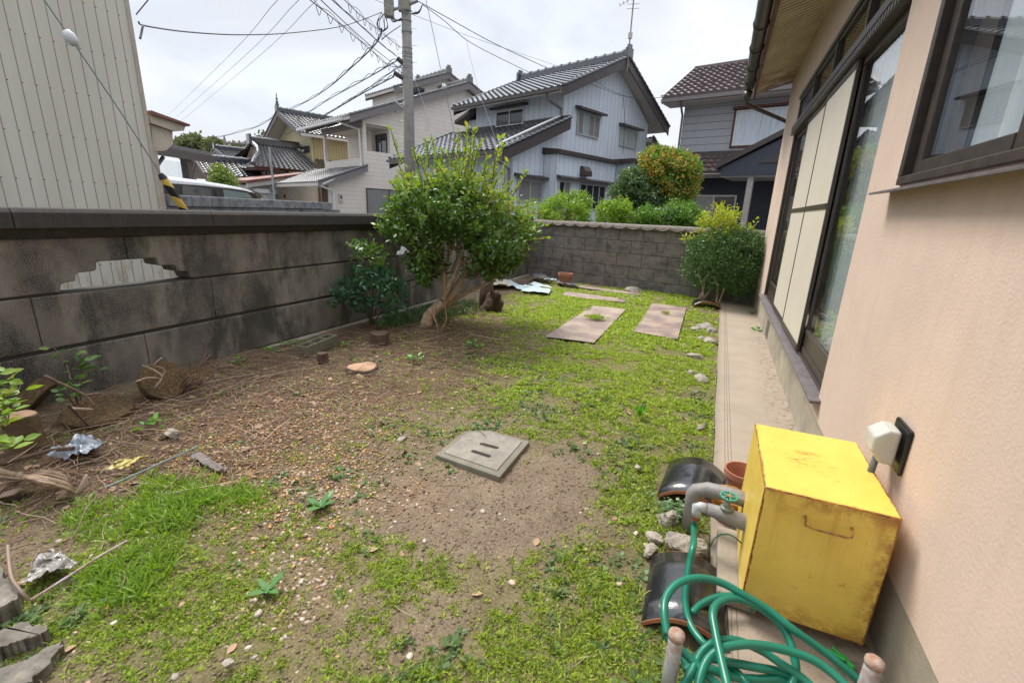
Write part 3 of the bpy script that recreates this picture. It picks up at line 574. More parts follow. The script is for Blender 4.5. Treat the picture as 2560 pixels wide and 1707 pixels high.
# glazed roof tiles on the ground
M_glaze = surf('black_glaze', (.012,.013,.015), (.02,.022,.025), rough=.16, bd=.0015, bsc=30, spec=.9, grime=.35, gcol=(.10,.075,.05), gsc=9)
M_clay = surf('orange_clay', (.42,.16,.08), (.34,.13,.07), rough=.85, sc=20)
def roof_tile(name, lb, loc, rz, w_, l_, arch, flange=True, tilt=0.0):
    t = thing('roof_tile', lb, 'roof tile', loc, rz, 'black glazed roof tiles lying in the yard'); t.rotation_euler = (tilt, 0, rz)
    def shell(h0, h1, inset):
        V = []; F = []; n = 16; m_ = 4
        for s_ in (h0, h1):
            for j in range(m_+1):
                for i in range(n+1):
                    a = -1 + 2*i/n; V.append((a*(w_/2+inset*.15), -l_/2+inset*.35+(l_-inset)*j/m_, arch*(1-a*a) + s_))
        K = (m_+1)*(n+1)
        for j in range(m_):
            for i in range(n):
                a = j*(n+1)+i; F += [(a, a+n+1, a+n+2, a+1), (K+a, K+a+1, K+a+n+2, K+a+n+1)]
        for i in range(n): F += [(i, i+1, K+i+1, K+i), (m_*(n+1)+i, K+m_*(n+1)+i, K+m_*(n+1)+i+1, m_*(n+1)+i+1)]
        for j in range(m_): a = j*(n+1); F += [(a, K+a, K+a+n+1, a+n+1), (a+n, a+2*n+1, K+a+2*n+1, K+a+n)]
        return MB().add(V, F)
    shell(0, .014, 0).build('clay_body', M_clay, t, smooth=False)
    shell(.004, .017, .008).build('black_glaze', M_glaze, t, smooth=True)
    if flange: MB().hexa([(w_/2-.004,-l_/2,.0),(w_/2+.03,-l_/2,.0),(w_/2+.03,l_/2-.02,.0),(w_/2-.004,l_/2-.02,0),(w_/2-.004,-l_/2,.014),(w_/2+.03,-l_/2,.026),(w_/2+.03,l_/2-.02,.026),(w_/2-.004,l_/2-.02,.014)]).build('flange', M_glaze, t, bevel=.003)
    return t
ta = roof_tile('a', 'arched black glazed roof tile with orange back edge, behind the grey pipes', (.045, 1.90, -.012), R(-4), .24, .31, .055)
em = MB()
for k in range(18): a = 2*math.pi*k/18; b2 = 2*math.pi*(k+1)/18; em.tube([(-.035+.02*math.cos(a), -.02+.014*math.sin(a), .0725-.0*a), (-.035+.02*math.cos(b2), -.02+.014*math.sin(b2), .0725)], .0012, 5)
for x0, x1, y0, y1 in ((-.046,-.040,-.026,-.012),(-.037,-.037,-.026,-.012),(-.033,-.026,-.012,-.026),(-.045,-.028,-.019,-.019)): em.tube([(x0,y0,.0735),(x1,y1,.0735)], .0012, 5)
em.build('stamped_mark', M_glaze, ta)
roof_tile('b', 'broad black glazed roof tile lying under the green hose', (.06, 1.245, -.010), R(2), .225, .285, .05, flange=False)
roof_tile('c', 'black glazed roof tile half hidden under the shrub at the walkway end', tuple(G('r7',1660,840,0)), R(8), .34, .26, .075, flange=False)

# terracotta pots
def pot(loc, s_, lb):
    t = thing('flower_pot', lb, 'flower pot', loc)
    MB().lathe([(.055*s_,0),(.075*s_,.10*s_),(.075*s_,.10*s_),(.085*s_,.10*s_),(.085*s_,.13*s_),(.078*s_,.13*s_),(.070*s_,.105*s_),(.05*s_,.02*s_)], 24).build('pot_body', surf('terracotta', (.40,.17,.10), (.33,.14,.085), sc=12, rough=.85), t, smooth=False)
    return t
pot(tuple(Vector((.225, 1.93, .0))), .85, 'terracotta pot behind the yellow pump cover')
pot((-2.21, 7.16, -.01), 1.45, 'terracotta pot standing at the foot of the rear block wall')
tag(MB().lathe([(.05,0),(.066,.085),(.069,.09),(.069,.10),(.06,.10),(.05,.02)], 20, (.175,1.73,.0)).build('yellow_bucket', MATS['rusty_yellow_paint']), 'small yellow bucket half hidden behind the pump cover', 'bucket')

# rocks
M_rock = surf('rubble', (.42,.37,.31), (.24,.21,.17), sc=16, bsc=50, bd=.012, rough=.95, grime=.4, gcol=(.12,.11,.08), gsc=10)
def rock(loc, sx_, sy_, sz_, lb, sd=1, name='rock', mat=None, group='rubble stones along the walkway', rough=.25):
    bm = MB(); n = 26; m_ = 17; r0 = np.random.default_rng(sd); cc = r0.normal(size=(13, 3)); cc /= np.linalg.norm(cc, axis=1)[:, None]; hh = r0.uniform(.50, .95, 13)
    V = []
    for j in range(m_+1):
        th = math.pi*j/m_
        for i in range(n):
            ph = 2*math.pi*i/n; d = np.array([math.sin(th)*math.cos(ph), math.sin(th)*math.sin(ph), math.cos(th)])
            r = 1.0
            for c_, h_ in zip(cc, hh):
                k = d@c_
                if k > 1e-3: r = min(r, h_/k)
            r *= 1 + rough*(float(fbm(np.array(d[0]*2+sd), np.array(d[1]*2+d[2]*1.7), 2.5, sd, 3))-.5) + rough*.10*(r0.random()-.5)
            V.append((d[0]*r*sx_, d[1]*r*sy_, d[2]*r*sz_))
    F = [(j*n+i, j*n+(i+1) % n, (j+1)*n+(i+1) % n, (j+1)*n+i) for j in range(m_) for i in range(n)]
    o = bm.add(V, F).build(name, mat or M_rock, bevel=0); o.location = loc; o.rotation_euler = (0, 0, r0.uniform(0, 3)); return tag(o, lb, 'rock', group)
rock((.045,1.47,.02), .062,.07,.05, 'large pale angular rock beside the tap pipes', 3)
rock((-.060,1.475,.005), .038,.026,.026, 'middle rubble lump left of the large pale rock', 4)
rock((-.066,1.405,.0), .036,.028,.022, 'lowest rubble lump left of the large pale rock', 5)
rock((-.035,1.60,.01), .04,.05,.04, 'rubble lump half under clover above the pale rock', 6)
rock((.05,1.36,-.005), .05,.022,.018, 'flat stone at the top edge of the near roof tile', 16)
for k, (x, y, a, b2, c, lb) in enumerate(((-.02,5.18,.10,.10,.05,'jagged grey rubble pile beside the middle of the walkway'),(.055,5.0,.06,.10,.04,'jagged rubble against the walkway edge'),(-.09,5.02,.07,.05,.03,'low rubble lump on the garden side of the grey pile'),
    (.05,4.55,.06,.10,.04,'rough rubble lump near the end of the corrugated mats'),(-.03,4.6,.05,.05,.03,'small rubble piece beside the rough lump'),(-.045,3.98,.09,.05,.035,'rounded grey cobble in the grass near the walkway'),
    (.02,3.42,.06,.10,.025,'flat rubble patch in grass by the walkway'),(-.05,3.50,.05,.04,.02,'flat rubble chip beside the grass patch'),(.06,2.55,.016,.05,.022,'thin upright slab stone at the walkway edge'),(.02,2.08,.025,.02,.012,'small grey stone in grass above the far roof tile'))):
    rock((x, y, -.005), a, b2, c, lb, 20+k)
rock((-1.10,7.10,.02), .17,.07,.05, 'long pale stone lying before the rear block wall', 41, group=None)

# corrugated mats on the grass
def mat_mat(name, c1, c2):
    m, t, b = newmat(name); c = mix(t, ramp(t, noise(t, 3.5, 5, .6), (.42, 0), (.6, 1)), c1, c2); t.links.new(c, b.inputs['Base Color']); b.inputs['Roughness'].default_value = .75; return m
M_mat = mat_mat('dusty_brown_plastic', (.205,.145,.13), (.34,.265,.195)); M_mat2 = mat_mat('sandy_brown_plastic', (.24,.175,.155), (.36,.285,.215))
def cmat(p, lb, mt, h=.012, per=.026, seed=1):
    """corrugated sheet: p four corners (near-left, near-right, far-right, far-left)"""
    p = [Vector(a) for a in p]; L_ = ((p[1]-p[0]).length + (p[2]-p[3]).length)/2; n = int(L_/per*4); m_ = 14; V = []; F = []
    for i in range(n+1):
        for j in range(m_+1):
            u, v = i/n, j/m_; a = p[0].lerp(p[1], u); b2 = p[3].lerp(p[2], u); q_ = a.lerp(b2, v)
            z = -.002 + .0013*math.sin(2*math.pi*i/4) + .006*math.sin(v*5+seed+u*2)+.006
            V.append((q_.x, q_.y, z+max(0, q_.z)))
    for i in range(n):
        for j in range(m_): a = i*(m_+1)+j; F.append((a, a+m_+1, a+m_+2, a+1))
    o = MB().add(V, F).build('corrugated_mat', mt); sm = o.modifiers.new('thick', 'SOLIDIFY'); sm.thickness = .003; sm.offset = -1
    return tag(o, lb, 'mat', 'corrugated plastic sheets laid on the grass')
cmat([(-1.34,3.84,0),(-.90,3.90,0),(-.93,5.58,0),(-1.37,5.62,0)], 'left corrugated brown sheet with a grass tuft in its middle', M_mat2, seed=1)
cmat([(-.645,4.46,.015),(-.23,4.41,.015),(-.27,6.2,0),(-.70,6.22,0)], 'right corrugated brown sheet beside the rubble and walkway', M_mat, seed=3)
cmat([(-1.92,6.10,0),(-1.04,6.06,0),(-1.06,6.36,0),(-1.95,6.45,0)], 'narrow corrugated brown sheet crossing behind the two long ones', M_mat2, seed=5)
cmat([(-1.95,6.95,0),(-.95,6.72,0),(-.97,6.98,0),(-1.97,7.2,0)], 'farthest corrugated brown sheet at the foot of the rear wall', M_mat, seed=6)
# crumpled pale blue sheets
def sheet(p, lb, mat, name='plastic_sheet', amp=.03, sd=0, cat='plastic sheet', n=18, z0=.01, group=None, fr=7):
    p = [Vector(a) for a in p]; V = []; F = []
    U = np.linspace(0, 1, n+1)
    for u in U:
        for v in U:
            q_ = p[0].lerp(p[1], u).lerp(p[3].lerp(p[2], u), v); ed = .02*(vnoise(np.array(u*6+v*5), np.array(v*7-u*3), 1, sd)-.5)
            z = z0 + q_.z + amp*float(fbm(np.array(q_.x+sd), np.array(q_.y), fr, sd, 3)); V.append((q_.x+ed, q_.y-ed, z))
    for i in range(n):
        for j in range(n): a = i*(n+1)+j; F.append((a, a+n+1, a+n+2, a+1))
    o = MB().add(V, F).build(name, mat); sm = o.modifiers.new('thick', 'SOLIDIFY'); sm.thickness = .002
    return tag(o, lb, cat, group)
M_bsheet = surf('pale_blue_sheet', (.46,.56,.56), (.38,.46,.46), rough=.4, bd=0)
sheet([G('r7',300,738),G('r7',505,762),G('r7',520,728),G('r7',330,700)], 'nearest pale blue sheet lying flat on the grass', M_bsheet, amp=.05, sd=1, group='pale blue sheets by the rear corner')
sheet([G('r7',170,690),G('r7',290,725),G('r7',350,712),G('r7',200,668)], 'left pale blue sheet curling up beside the bush', M_bsheet, amp=.06, sd=2, group='pale blue sheets by the rear corner')
sheet([G('r7',355,706),G('r7',525,727),G('r7',500,712),G('r7',395,686)], 'rear pale blue sheet overlapping the others', M_bsheet, amp=.07, sd=3, group='pale blue sheets by the rear corner', z0=.02)
sheet([G('r7',465,672),G('r7',560,678),G('r7',560,668),G('r7',480,664)], 'small pale blue scrap before the dark slates', M_bsheet, amp=.05, sd=4, group='pale blue sheets by the rear corner', z0=.04)
sheet([G('r7',95,715),G('r7',230,715),G('r7',190,675),G('r7',95,660)], 'cream paper sack slumped beside the bush', surf('cream_sack', (.56,.50,.38), bd=0), 'sack', .13, 5, 'sack')
M_slate = surf('dark_slate', (.085,.09,.09), (.13,.13,.125), rough=.7)
sheet([G('r7',400,662),G('r7',525,668),G('r7',470,632),G('r7',380,635)], 'dark grey slate sheet leaning at the rear wall corner', M_slate, 'roofing_sheet', .05, 6, 'roofing sheet', z0=.05)
sheet([G('r7',270,690),G('r7',370,688),G('r7',360,668),G('r7',260,672)], 'brown board lying behind the pale blue sheets', M_deadwood, 'board', .04, 7, 'board')
sheet([G('r7',560,690),G('r7',720,705),G('r7',700,685),G('r7',570,665)], 'dark tar paper scrap before the terracotta pot', M_slate, 'roofing_sheet', .06, 8, 'roofing sheet')
# ================================================================== LEFT GARDEN WALL (aged architectural block)
def lwall_mat():
    m, t, b = newmat('aged_wall_block'); tcn = t.nodes.new('ShaderNodeTexCoord'); ob = tcn.outputs['Object']
    c = mix(t, ramp(t, noise(t, 3.2, 6, .65, ob), (.40, 0), (.60, 1)), (.062,.054,.045), (.165,.144,.118))
    st = ramp(t, noise(t, 3.4, 5, .6, ob, (1,1.1,.42)), (.48, 0), (.64, 1)); c = mix(t, mth(t, 'MULTIPLY', st, .8), c, (.28,.25,.205))
    st2 = ramp(t, noise(t, 4.4, 5, .6, ob, (1,1.1,.5)), (.50, 0), (.62, 1)); c = mix(t, mth(t, 'MULTIPLY', st2, .85), c, (.026,.026,.019))
    c = mix(t, ramp(t, noise(t, 240, 2, .6, ob), (.52, 0), (.64, .85)), c, (.30,.275,.25))
    c = mix(t, ramp(t, noise(t, 190, 2, .6, ob, (1.3,1.3,1.3)), (.56, 0), (.75, .8)), c, (.018,.017,.016))
    c = mix(t, ramp(t, noise(t, 7, 5, .7, ob), (.66, 0), (.72, .55)), c, (.12,.10,.05))
    t.links.new(c, b.inputs['Base Color']); b.inputs['Roughness'].default_value = .95; b.inputs['Specular IOR Level'].default_value = .15; bump(t, b, noise(t, 200, 4, .7, ob), .004); return m
M_lw = lwall_mat(); M_cope = surf('dark_speckled_coping', (.060,.052,.046), (.030,.027,.024), rough=.95, sc=220, bsc=200, bd=.004, streak=.35, gcol=(.11,.095,.075)); M_lwj = surf('dark_mortar', (.055,.05,.043), bd=0)
LX = -3.15
lw = thing('block_wall', 'tall dark weathered block wall with stepped openings and thick coping along the left', 'wall', (LX, 0, 0))
Y0w, Y1w = -.8, 7.96
cop = MB(); ys_ = [Y0w, .14, 1.085, 2.05, 3.01, 3.97, 4.93, 5.89, 6.85, Y1w]
for a, b_ in zip(ys_, ys_[1:]):
    cop.prism([(.065,.936),(.065,1.012),(.045,1.032),(-.205,1.032),(-.225,1.012),(-.225,.936)], lambda x, z, y: (x, y, z), a+.0015, b_-.0015)
cop.build('coping', M_cope, lw, bevel=.004)
nk = MB(); nk.prism([(.045,.930),(.012,.885),(-.175,.885),(-.205,.930),(-.205,.9355),(.045,.9355)], lambda x, z, y: (x, y, z), Y0w, Y1w); nk.build('coping_neck', M_cope, lw)
blk = MB()
def arch(c):   # stepped arch outline on the underside of the top course, rounded corners
    out_ = []
    for sx_, z in ((.335,.604),(.325,.645),(.300,.652),(.262,.655),(.255,.690),(.245,.697),(.170,.700),(.158,.708),(.154,.742),(.145,.750)): out_.append((c-sx_, z))
    return out_ + [(2*c-y, z) for y, z in out_[::-1]]
T_ = -.155
jA = [Y0w, -.33, .615, 1.556, 2.497, 3.44, 4.38, 5.32, 6.26, 7.2, Y1w]
arches = [1.556, 4.38]
for a, b_ in zip(jA, jA[1:]):
    if any(abs(c-b_) < .02 for c in arches): poly = [(a+.0015,.8835),(a+.0015,.604)] + [(y, z) for y, z in arch(b_) if y < b_] + [(b_-.0015,.75),(b_-.0015,.8835)]
    elif any(abs(c-a) < .02 for c in arches): poly = [(a+.0015,.8835),(a+.0015,.75)] + [(y, z) for y, z in arch(a) if y > a] + [(b_-.0015,.604),(b_-.0015,.8835)]
    else: poly = [(a+.0015,.8835),(a+.0015,.604),(b_-.0015,.604),(b_-.0015,.8835)]
    blk.prism(poly, lambda y, z, x: (x, y, z), 0, T_)
for zs, js in (((.315,.591), [Y0w,.16,1.10,2.022,2.958,3.9,4.84,5.78,6.72,Y1w]), ((.016,.294), [Y0w,.62,1.568,2.50,3.445,4.38,5.32,6.26,7.2,Y1w])):
    for a, b_ in zip(js, js[1:]): blk.prism([(a+.0015,zs[0]),(b_-.0015,zs[0]),(b_-.0015,zs[1]),(a+.0015,zs[1])], lambda y, z, x: (x, y, z), 0, T_)
blk.build('blocks', M_lw, lw, bevel=.014)
MB().box(-.142,-.013, Y0w, Y1w, 0, .5975).build('mortar_core', M_lwj, lw)
mc2 = MB()
for a, b_ in ((Y0w, 1.21), (1.91, 4.03), (4.73, Y1w)): mc2.box(-.142,-.013, a, b_, .598, .884)
for c in arches: mc2.box(-.142,-.013, c-.14, c+.14, .76, .884)
mc2.build('mortar_core', M_lwj, lw)
MB().box(-.2, .045, Y0w, Y1w, -.2, .008).build('footing', M_found, lw, bevel=.008)

# ================================================================== REAR WALL (plain blocks with wavy cap)
fw0 = G('r7',370,610); fw1 = G('r7',1550,765); fd = (fw1-fw0).normalized(); fth = math.atan2(fd.y, fd.x)
rw = thing('rear_block_wall', 'grey concrete block wall with wavy tiled cap across the back of the yard', 'wall', (fw0.x, fw0.y, 0), fth)
def bwall_mat(name, c1, c2, c3):
    m, t, b = newmat(name); ob = t.nodes.new('ShaderNodeTexCoord').outputs['Object']; g = t.nodes.new('ShaderNodeNewGeometry')
    c = mix(t, ramp(t, noise(t, 2.6, 6, .65, ob), (.38, 0), (.62, 1)), c1, c2)
    c = mix(t, mth(t, 'MULTIPLY', ramp(t, g.outputs['Random Per Island'], (0, 0), (1, .35)), 1.0), c, c3)
    c = mix(t, ramp(t, noise(t, 5.5, 7, .78, ob, (1,1,1.6)), (.46, 0), (.68, .85)), c, (.050,.050,.052))
    c = mix(t, ramp(t, noise(t, 13, 6, .75, ob), (.58, 0), (.68, .75)), c, (.38,.365,.335))
    t.links.new(c, b.inputs['Base Color']); b.inputs['Roughness'].default_value = .95; b.inputs['Specular IOR Level'].default_value = .15; bump(t, b, noise(t, 120, 4, .7, ob), .004); return m
M_rw = bwall_mat('grey_wall_block', (.235,.21,.185), (.15,.135,.12), (.27,.225,.18))
bl = MB(); zr = [-.06,.137,.334,.534,.733,.905]; offs = [.03, .25, .03, .25, .03]
for r in range(5):
    x = -.407 + offs[r]
    while x < 4.6:
        bl.box(max(x+.003, -.13), min(x+.407-.003, 4.5), 0, .12, zr[r]+.003, zr[r+1]-.003); x += .407
bl.build('blocks', M_rw, rw, bevel=.004); MB().box(-.12, 4.49, .008, .112, -.06, .90).build('mortar_core', M_lwj, rw)
# cap: waves run along the wall
V = []; F = []; per = .224; n = int(4.5/per*12)
for i in range(n+1):
    x = 4.5*i/n; s_ = (x/per) % 1.0; w_ = abs(math.sin(math.pi*s_)); wv = .036*(1-w_)**1.0
    V += [(x,-.045,.915+wv),(x,-.050,.935+wv*.9),(x,-.02,.972),(x,.06,.988),(x,.14,.972),(x,.165,.93),(x,.16,.906),(x,-.04,.906)]
for i in range(n):
    for j in range(8): a = i*8+j; b_ = i*8+(j+1) % 8; F.append((a, b_, b_+8, a+8))
F += [tuple(range(8)), tuple(range(n*8, n*8+8))]
MB().add(V, F).build('wavy_cap', surf('mossy_cap', (.20,.17,.14), (.12,.105,.09), sc=20, bsc=120, bd=.005, rough=.95), rw)
cp2 = MB()
for i in range(int(4.5/per)):
    x0 = i*per
    pts = [Vector((x0+per*k/8, -.052-.004*math.sin(math.pi*k/8), .914 + .036*(1-abs(math.sin(math.pi*k/8))))) for k in range(9)]; cp2.tube(pts, .008, 6)
cp2.build('cap_edge', surf('pale_cap_edge', (.34,.30,.25), (.26,.23,.19), bsc=150, bd=.004, rough=.95), rw)

# ================================================================== BACKGROUND BUILDINGS
def fA(v0=0.0): return lambda a, d, z: (a, v0-d, z)      # wall facing the local -y side
def fB(u0=0.0): return lambda a, d, z: (u0+d, a, z)      # wall facing the local +x side
PROF = [0, .45, .95, 1.0, .8, .1]
def kawara(mb, p00, p10, p11, p01, per=.27, row=.25, amp=.045, step=.03):
    if row > .3: step = .065
    p00, p10, p11, p01 = map(Vector, (p00, p10, p11, p01)); wdt = max((p10-p00).length, (p11-p01).length); ln = ((p01-p00).length+(p11-p10).length)/2
    nc = max(1, round(wdt/per)); nr = max(1, round(ln/row)); nrm = (p10-p00).cross(p01-p00) if (p10-p00).length > .01 else (p11-p00).cross(p01-p00); nrm.normalize()
    if nrm.z < 0: nrm.negate()
    K = nc*6+1; b = len(mb.V)
    for r in range(nr):
        for lv, t in ((0, r/nr), (1, r/nr), (2, (r+1)/nr)):
            for i in range(K):
                s = i/(K-1); h = PROF[i % 6]*amp; q_ = p00.lerp(p10, s).lerp(p01.lerp(p11, s), t)
                q_ = q_ + nrm*((-.035 if r == 0 else -.004) if lv == 0 else (h+step if lv == 1 else h)); mb.V.append(tuple(q_))
    for r in range(nr):
        for lv in (0, 1):
            o = b+(r*3+lv)*K
            for i in range(K-1): mb.F.append((o+i, o+i+1, o+i+1+K, o+i+K))
    return mb
def gable_roof(root, u0, u1, v0, z0, vr, zr_, v1, z1, ax='u', tile=None, trim=None, th=.14, ridge=True, deck=True, row=.25, barge=.22, per=.27, verge=True):
    """two tiled slopes; ridge along local x (ax='u') or local y (ax='v')"""
    P = (lambda a, b, z: (a, b, z)) if ax == 'u' else (lambda a, b, z: (b, a, z))
    tile = tile or M_kawara; trim = trim or M_trimdark; mb = MB()
    if v0 is not None: kawara(mb, P(u0,v0,z0), P(u1,v0,z0), P(u1,vr,zr_), P(u0,vr,zr_), row=row, per=per)
    if v1 is not None: kawara(mb, P(u1,v1,z1), P(u0,v1,z1), P(u0,vr,zr_), P(u1,vr,zr_), row=row, per=per)
    rf_ = mb.build('roof', tile, root)
    if verge:
        for uu in (u0, u1):
            for (va, za) in ((v0, z0), (v1, z1)):
                if va is None: continue
                vt = MB()
                L_ = math.hypot(vr-va, zr_-za); n_ = int(L_/.25)
                for k in range(n_):
                    t0 = k/n_; t1_ = (k+1.12)/n_; A = Vector(P(uu, va+(vr-va)*t0, za+(zr_-za)*t0+.065)); B = Vector(P(uu, va+(vr-va)*min(t1_,1), za+(zr_-za)*min(t1_,1)+.035)); vt.tube([A, B], .055, 7)
                vt.build('verge_tiles', tile, rf_)
    if deck:
        dk = MB()
        for (va, za) in ((v0, z0), (v1, z1)):
            if va is None: continue
            dk.prism([(va, za-.03),(vr, zr_-.03),(vr, zr_-.03-th),(va, za-.03-th)], lambda v, z, u: P(u, v, z), u0+.04, u1-.04)
        dk.build('roof_deck', M_soffitw, root)
        for uu, w_ in ((u0, .04), (u1, -.04)):
            for (va, za) in ((v0, z0), (v1, z1)):
                if va is None: continue
                bb = MB()
                bb.prism([(va, za-.01),(vr, zr_-.01),(vr, zr_-.01-barge),(va, za-.01-barge)], lambda v, z, u: P(u, v, z), uu-.002, uu+w_)
                bb.build('bargeboard', trim, root)
    if ridge:
        rb = MB(); c = P
        def bx(u_0, u_1, vv0, vv1, zz0, zz1):
            a = P(u_0, vv0, zz0); b = P(u_1, vv1, zz1); rb.box(min(a[0],b[0]), max(a[0],b[0]), min(a[1],b[1]), max(a[1],b[1]), zz0, zz1)
        bx(u0, u1, vr-.11, vr+.11, zr_+.0, zr_+.17); rb.tube([P(u0,vr,zr_+.19), P(u1,vr,zr_+.19)], .085, 8)
        k = u0+.2
        while k < u1-.1: rb.tube([P(k,vr,zr_+.19), P(k+.07,vr,zr_+.19)], .115, 8); k += .42
        for uu in (u0, u1):
            bx(uu-.06, uu+.06, vr-.19, vr+.19, zr_+.0, zr_+.30); bx(uu-.05, uu+.05, vr-.10, vr+.10, zr_+.301, zr_+.42)
        rb.build('ridge', tile, rf_)
    return rf_
def window(root, fn, a0, a1, z0, z1, n=2, frame=None, pane=None, hood=None, fr=.04, hoodw=.18, hoodm=None, name='window'):
    frame = frame or M_alum; f_ = MB(); m = (a1-a0)/n
    f_.fbox(fn, a0, a1, z0, z0+fr, .005, .06); f_.fbox(fn, a0, a1, z1-fr, z1, .005, .06)
    f_.fbox(fn, a0, a0+fr, z0+fr, z1-fr, .005, .06); f_.fbox(fn, a1-fr, a1, z0+fr, z1-fr, .005, .06)
    for k in range(1, n): f_.fbox(fn, a0+m*k-fr*.5, a0+m*k+fr*.5, z0+fr, z1-fr, .006, .052)
    f_ = f_.build(name, frame, root)
    panes = pane if isinstance(pane, list) else [pane or M_paneD]*n
    for k in range(n): MB().fbox(fn, a0+m*k+(fr if k == 0 else fr*.5), a0+m*(k+1)-(fr if k == n-1 else fr*.5), z0+fr, z1-fr, .006, .03).build('pane', panes[k], f_)
    if hood:
        h = MB(); h.hexa([fn(a0-.15,0,z1+.07),fn(a1+.15,0,z1+.07),fn(a1+.15,hoodw+.1,z1+.03),fn(a0-.15,hoodw+.1,z1+.03),fn(a0-.15,0,z1+.17),fn(a1+.15,0,z1+.17),fn(a1+.15,hoodw+.1,z1+.11),fn(a0-.15,hoodw+.1,z1+.11)])
        h.build('window_hood', hoodm or M_trimdark, f_)
    return f_

# --- blue house
bh = thing('blue_house', 'pale blue two storey house with black tiled roof and gable facing right', 'house', (-5.596, 16.534, 0), R(-19.5))
MB().prism([(0,-.1),(6.05,-.1),(6.05,4.95),(3.05,6.72),(0,5.18)], lambda v, z, u: (u, v, z), -4.47, 0).build('wall', M_blue, bh)
MB().box(-5.28,-4.471,.3,5.5,-.1,4.75).build('side_wing', M_blue, bh)
MB().hexa([(-5.75,-.1,4.62),(-4.48,-.1,5.05),(-4.48,5.6,5.05),(-5.75,5.6,4.62),(-5.75,-.1,4.74),(-4.48,-.1,5.17),(-4.48,5.6,5.17),(-5.75,5.6,4.74)]).build('side_roof', M_trimdark, bh)
gable_roof(bh, -4.95, .55, -.80, 5.06, 3.05, 6.78, 6.95, 4.92, barge=.30)
MB().prism([(0,-.1),(-2.45,-.1),(-2.45,3.02),(0,4.08)], lambda v, z, u: (u, v, z), -5.6, -.002).build('front_wing', M_blue, bh)
lr = gable_roof(bh, -5.9, .38, -3.25, 2.90, .0, 4.26, None, None, ridge=False, barge=.34)
MB().box(-5.0, .35, -.05, .03, 4.24, 4.36).build('flashing', M_trimdark, bh)
MB().box(-4.95, .5, -.93, -.82, 4.94, 5.04).build('gutter', M_gutter, bh); 
MB().box(-5.9, .36, -3.38, -3.27, 2.78, 2.87).build('gutter', M_gutter, bh)
MB().tube([(-.1,-.86,4.95),(-.1,-.7,4.75),(-.06,-.06,4.6),(-.06,-.06,4.3)], .045, 8).build('downpipe', M_trimgrey, bh)
MB().tube([(-.05,-.1,4.35),(.12,-.4,4.27),(.15,-3.15,3.10),(.15,-3.3,2.95)], .035, 8).build('pale_roof_pipe', M_pvcw, bh)
MB().tube([(.05,-3.3,2.85),(.05,-3.2,2.6),(-.1,-2.50,2.42),(-.1,-2.50,0)], .045, 8).build('downpipe', M_trimgrey, bh)
window(bh, fA(), -3.28, -1.80, 4.27, 4.83, 2, M_whiteframe, M_paneD, True)
window(bh, fB(), .83, 2.24, 3.90, 4.66, 4, M_alum, [M_paneS, M_paneG, M_paneS, M_paneS], True)
window(bh, fB(), 3.80, 5.14, 3.86, 4.54, 2, M_alum, [M_paneG, M_paneG], True)
window(bh, fB(), -2.2, -.95, 1.45, 2.16, 2, M_alum, [M_paneS, M_paneS], True)
MB().box(.001, .6, -.90, 2.75, -.1, 3.02).build('bay', M_blue, bh)
MB().hexa([(-.02,-1.0,3.03),(.75,-1.0,3.03),(.75,2.85,3.03),(-.02,2.85,3.03),(-.02,-1.0,3.24),(.75,-1.0,3.15),(.75,2.85,3.15),(-.02,2.85,3.24)]).build('bay_roof', M_trimdark, bh)
window(bh, fB(.6), -.80, -.15, 1.3, 2.18, 2, M_alum, [M_paneD, M_paneS]); window(bh, fB(.6), .42, 2.1, 1.3, 2.18, 4, M_alum, [M_paneD]*4)
MB().hexa([(.6,-.9,2.25),(.85,-.9,2.22),(.85,2.7,2.22),(.6,2.7,2.25),(.6,-.9,2.37),(.85,-.9,2.29),(.85,2.7,2.29),(.6,2.7,2.37)]).build('bay_hood', M_trimdark, bh)
vh_ = MB(); vh_.prism([(.602,2.42),(.85,2.42),(.85,2.58),(.72,2.75),(.602,2.75)], lambda x, z, y: (x, y, z), .40, .82); vh_.build('vent_hood', M_trimdark, bh)
MB().box(.001, 1.0, 3.3, 5.4, -.1, 3.1).build('rear_bay', M_blue, bh); MB().box(-.02, 1.15, 3.1, 5.6, 3.11, 3.26).build('rear_bay_roof', M_trimdark, bh)
MB().prism([(6.051,-.1),(7.3,-.1),(7.3,3.5),(6.051,4.2)], lambda v, z, u: (u, v, z), -4, -.1).build('rear_wing', M_blueplain, bh)
gable_roof(bh, -4.2, .3, 7.95, 3.42, 6.05, 4.45, None, None, ridge=False, barge=.34)
# antenna on the roof
an = thing('tv_antenna', 'thin rusty television antenna mast on the ridge of the pale blue house', 'antenna', (bh.location.x, bh.location.y, 0), R(-19.5))
MB().tube([(.58,2.95,6.3),(.58,2.95,8.75)], .025, 6).build('mast', surf('rusty_mast', (.25,.14,.09), (.3,.28,.25)), an)
ae = MB(); ae.tube([(.15,2.75,8.45),(.75,3.0,8.72)], .012, 5)
for k in range(6): c = Vector((.15+.12*k, 2.75+.05*k, 8.45+.054*k)); ae.tube([c-Vector((.06,-.14,.0)), c+Vector((.06,-.14,.0))], .008, 4)
for k in range(3): ae.tube([(.45,2.75,8.45-.14*k+.1),(.75,3.1,8.5-.14*k+.1)], .008, 4)
ae.build('antenna_elements', M_steelw, an); MB().box(.52,.64,2.90,3.0,7.35,7.55).build('booster_box', M_soffitw, an)

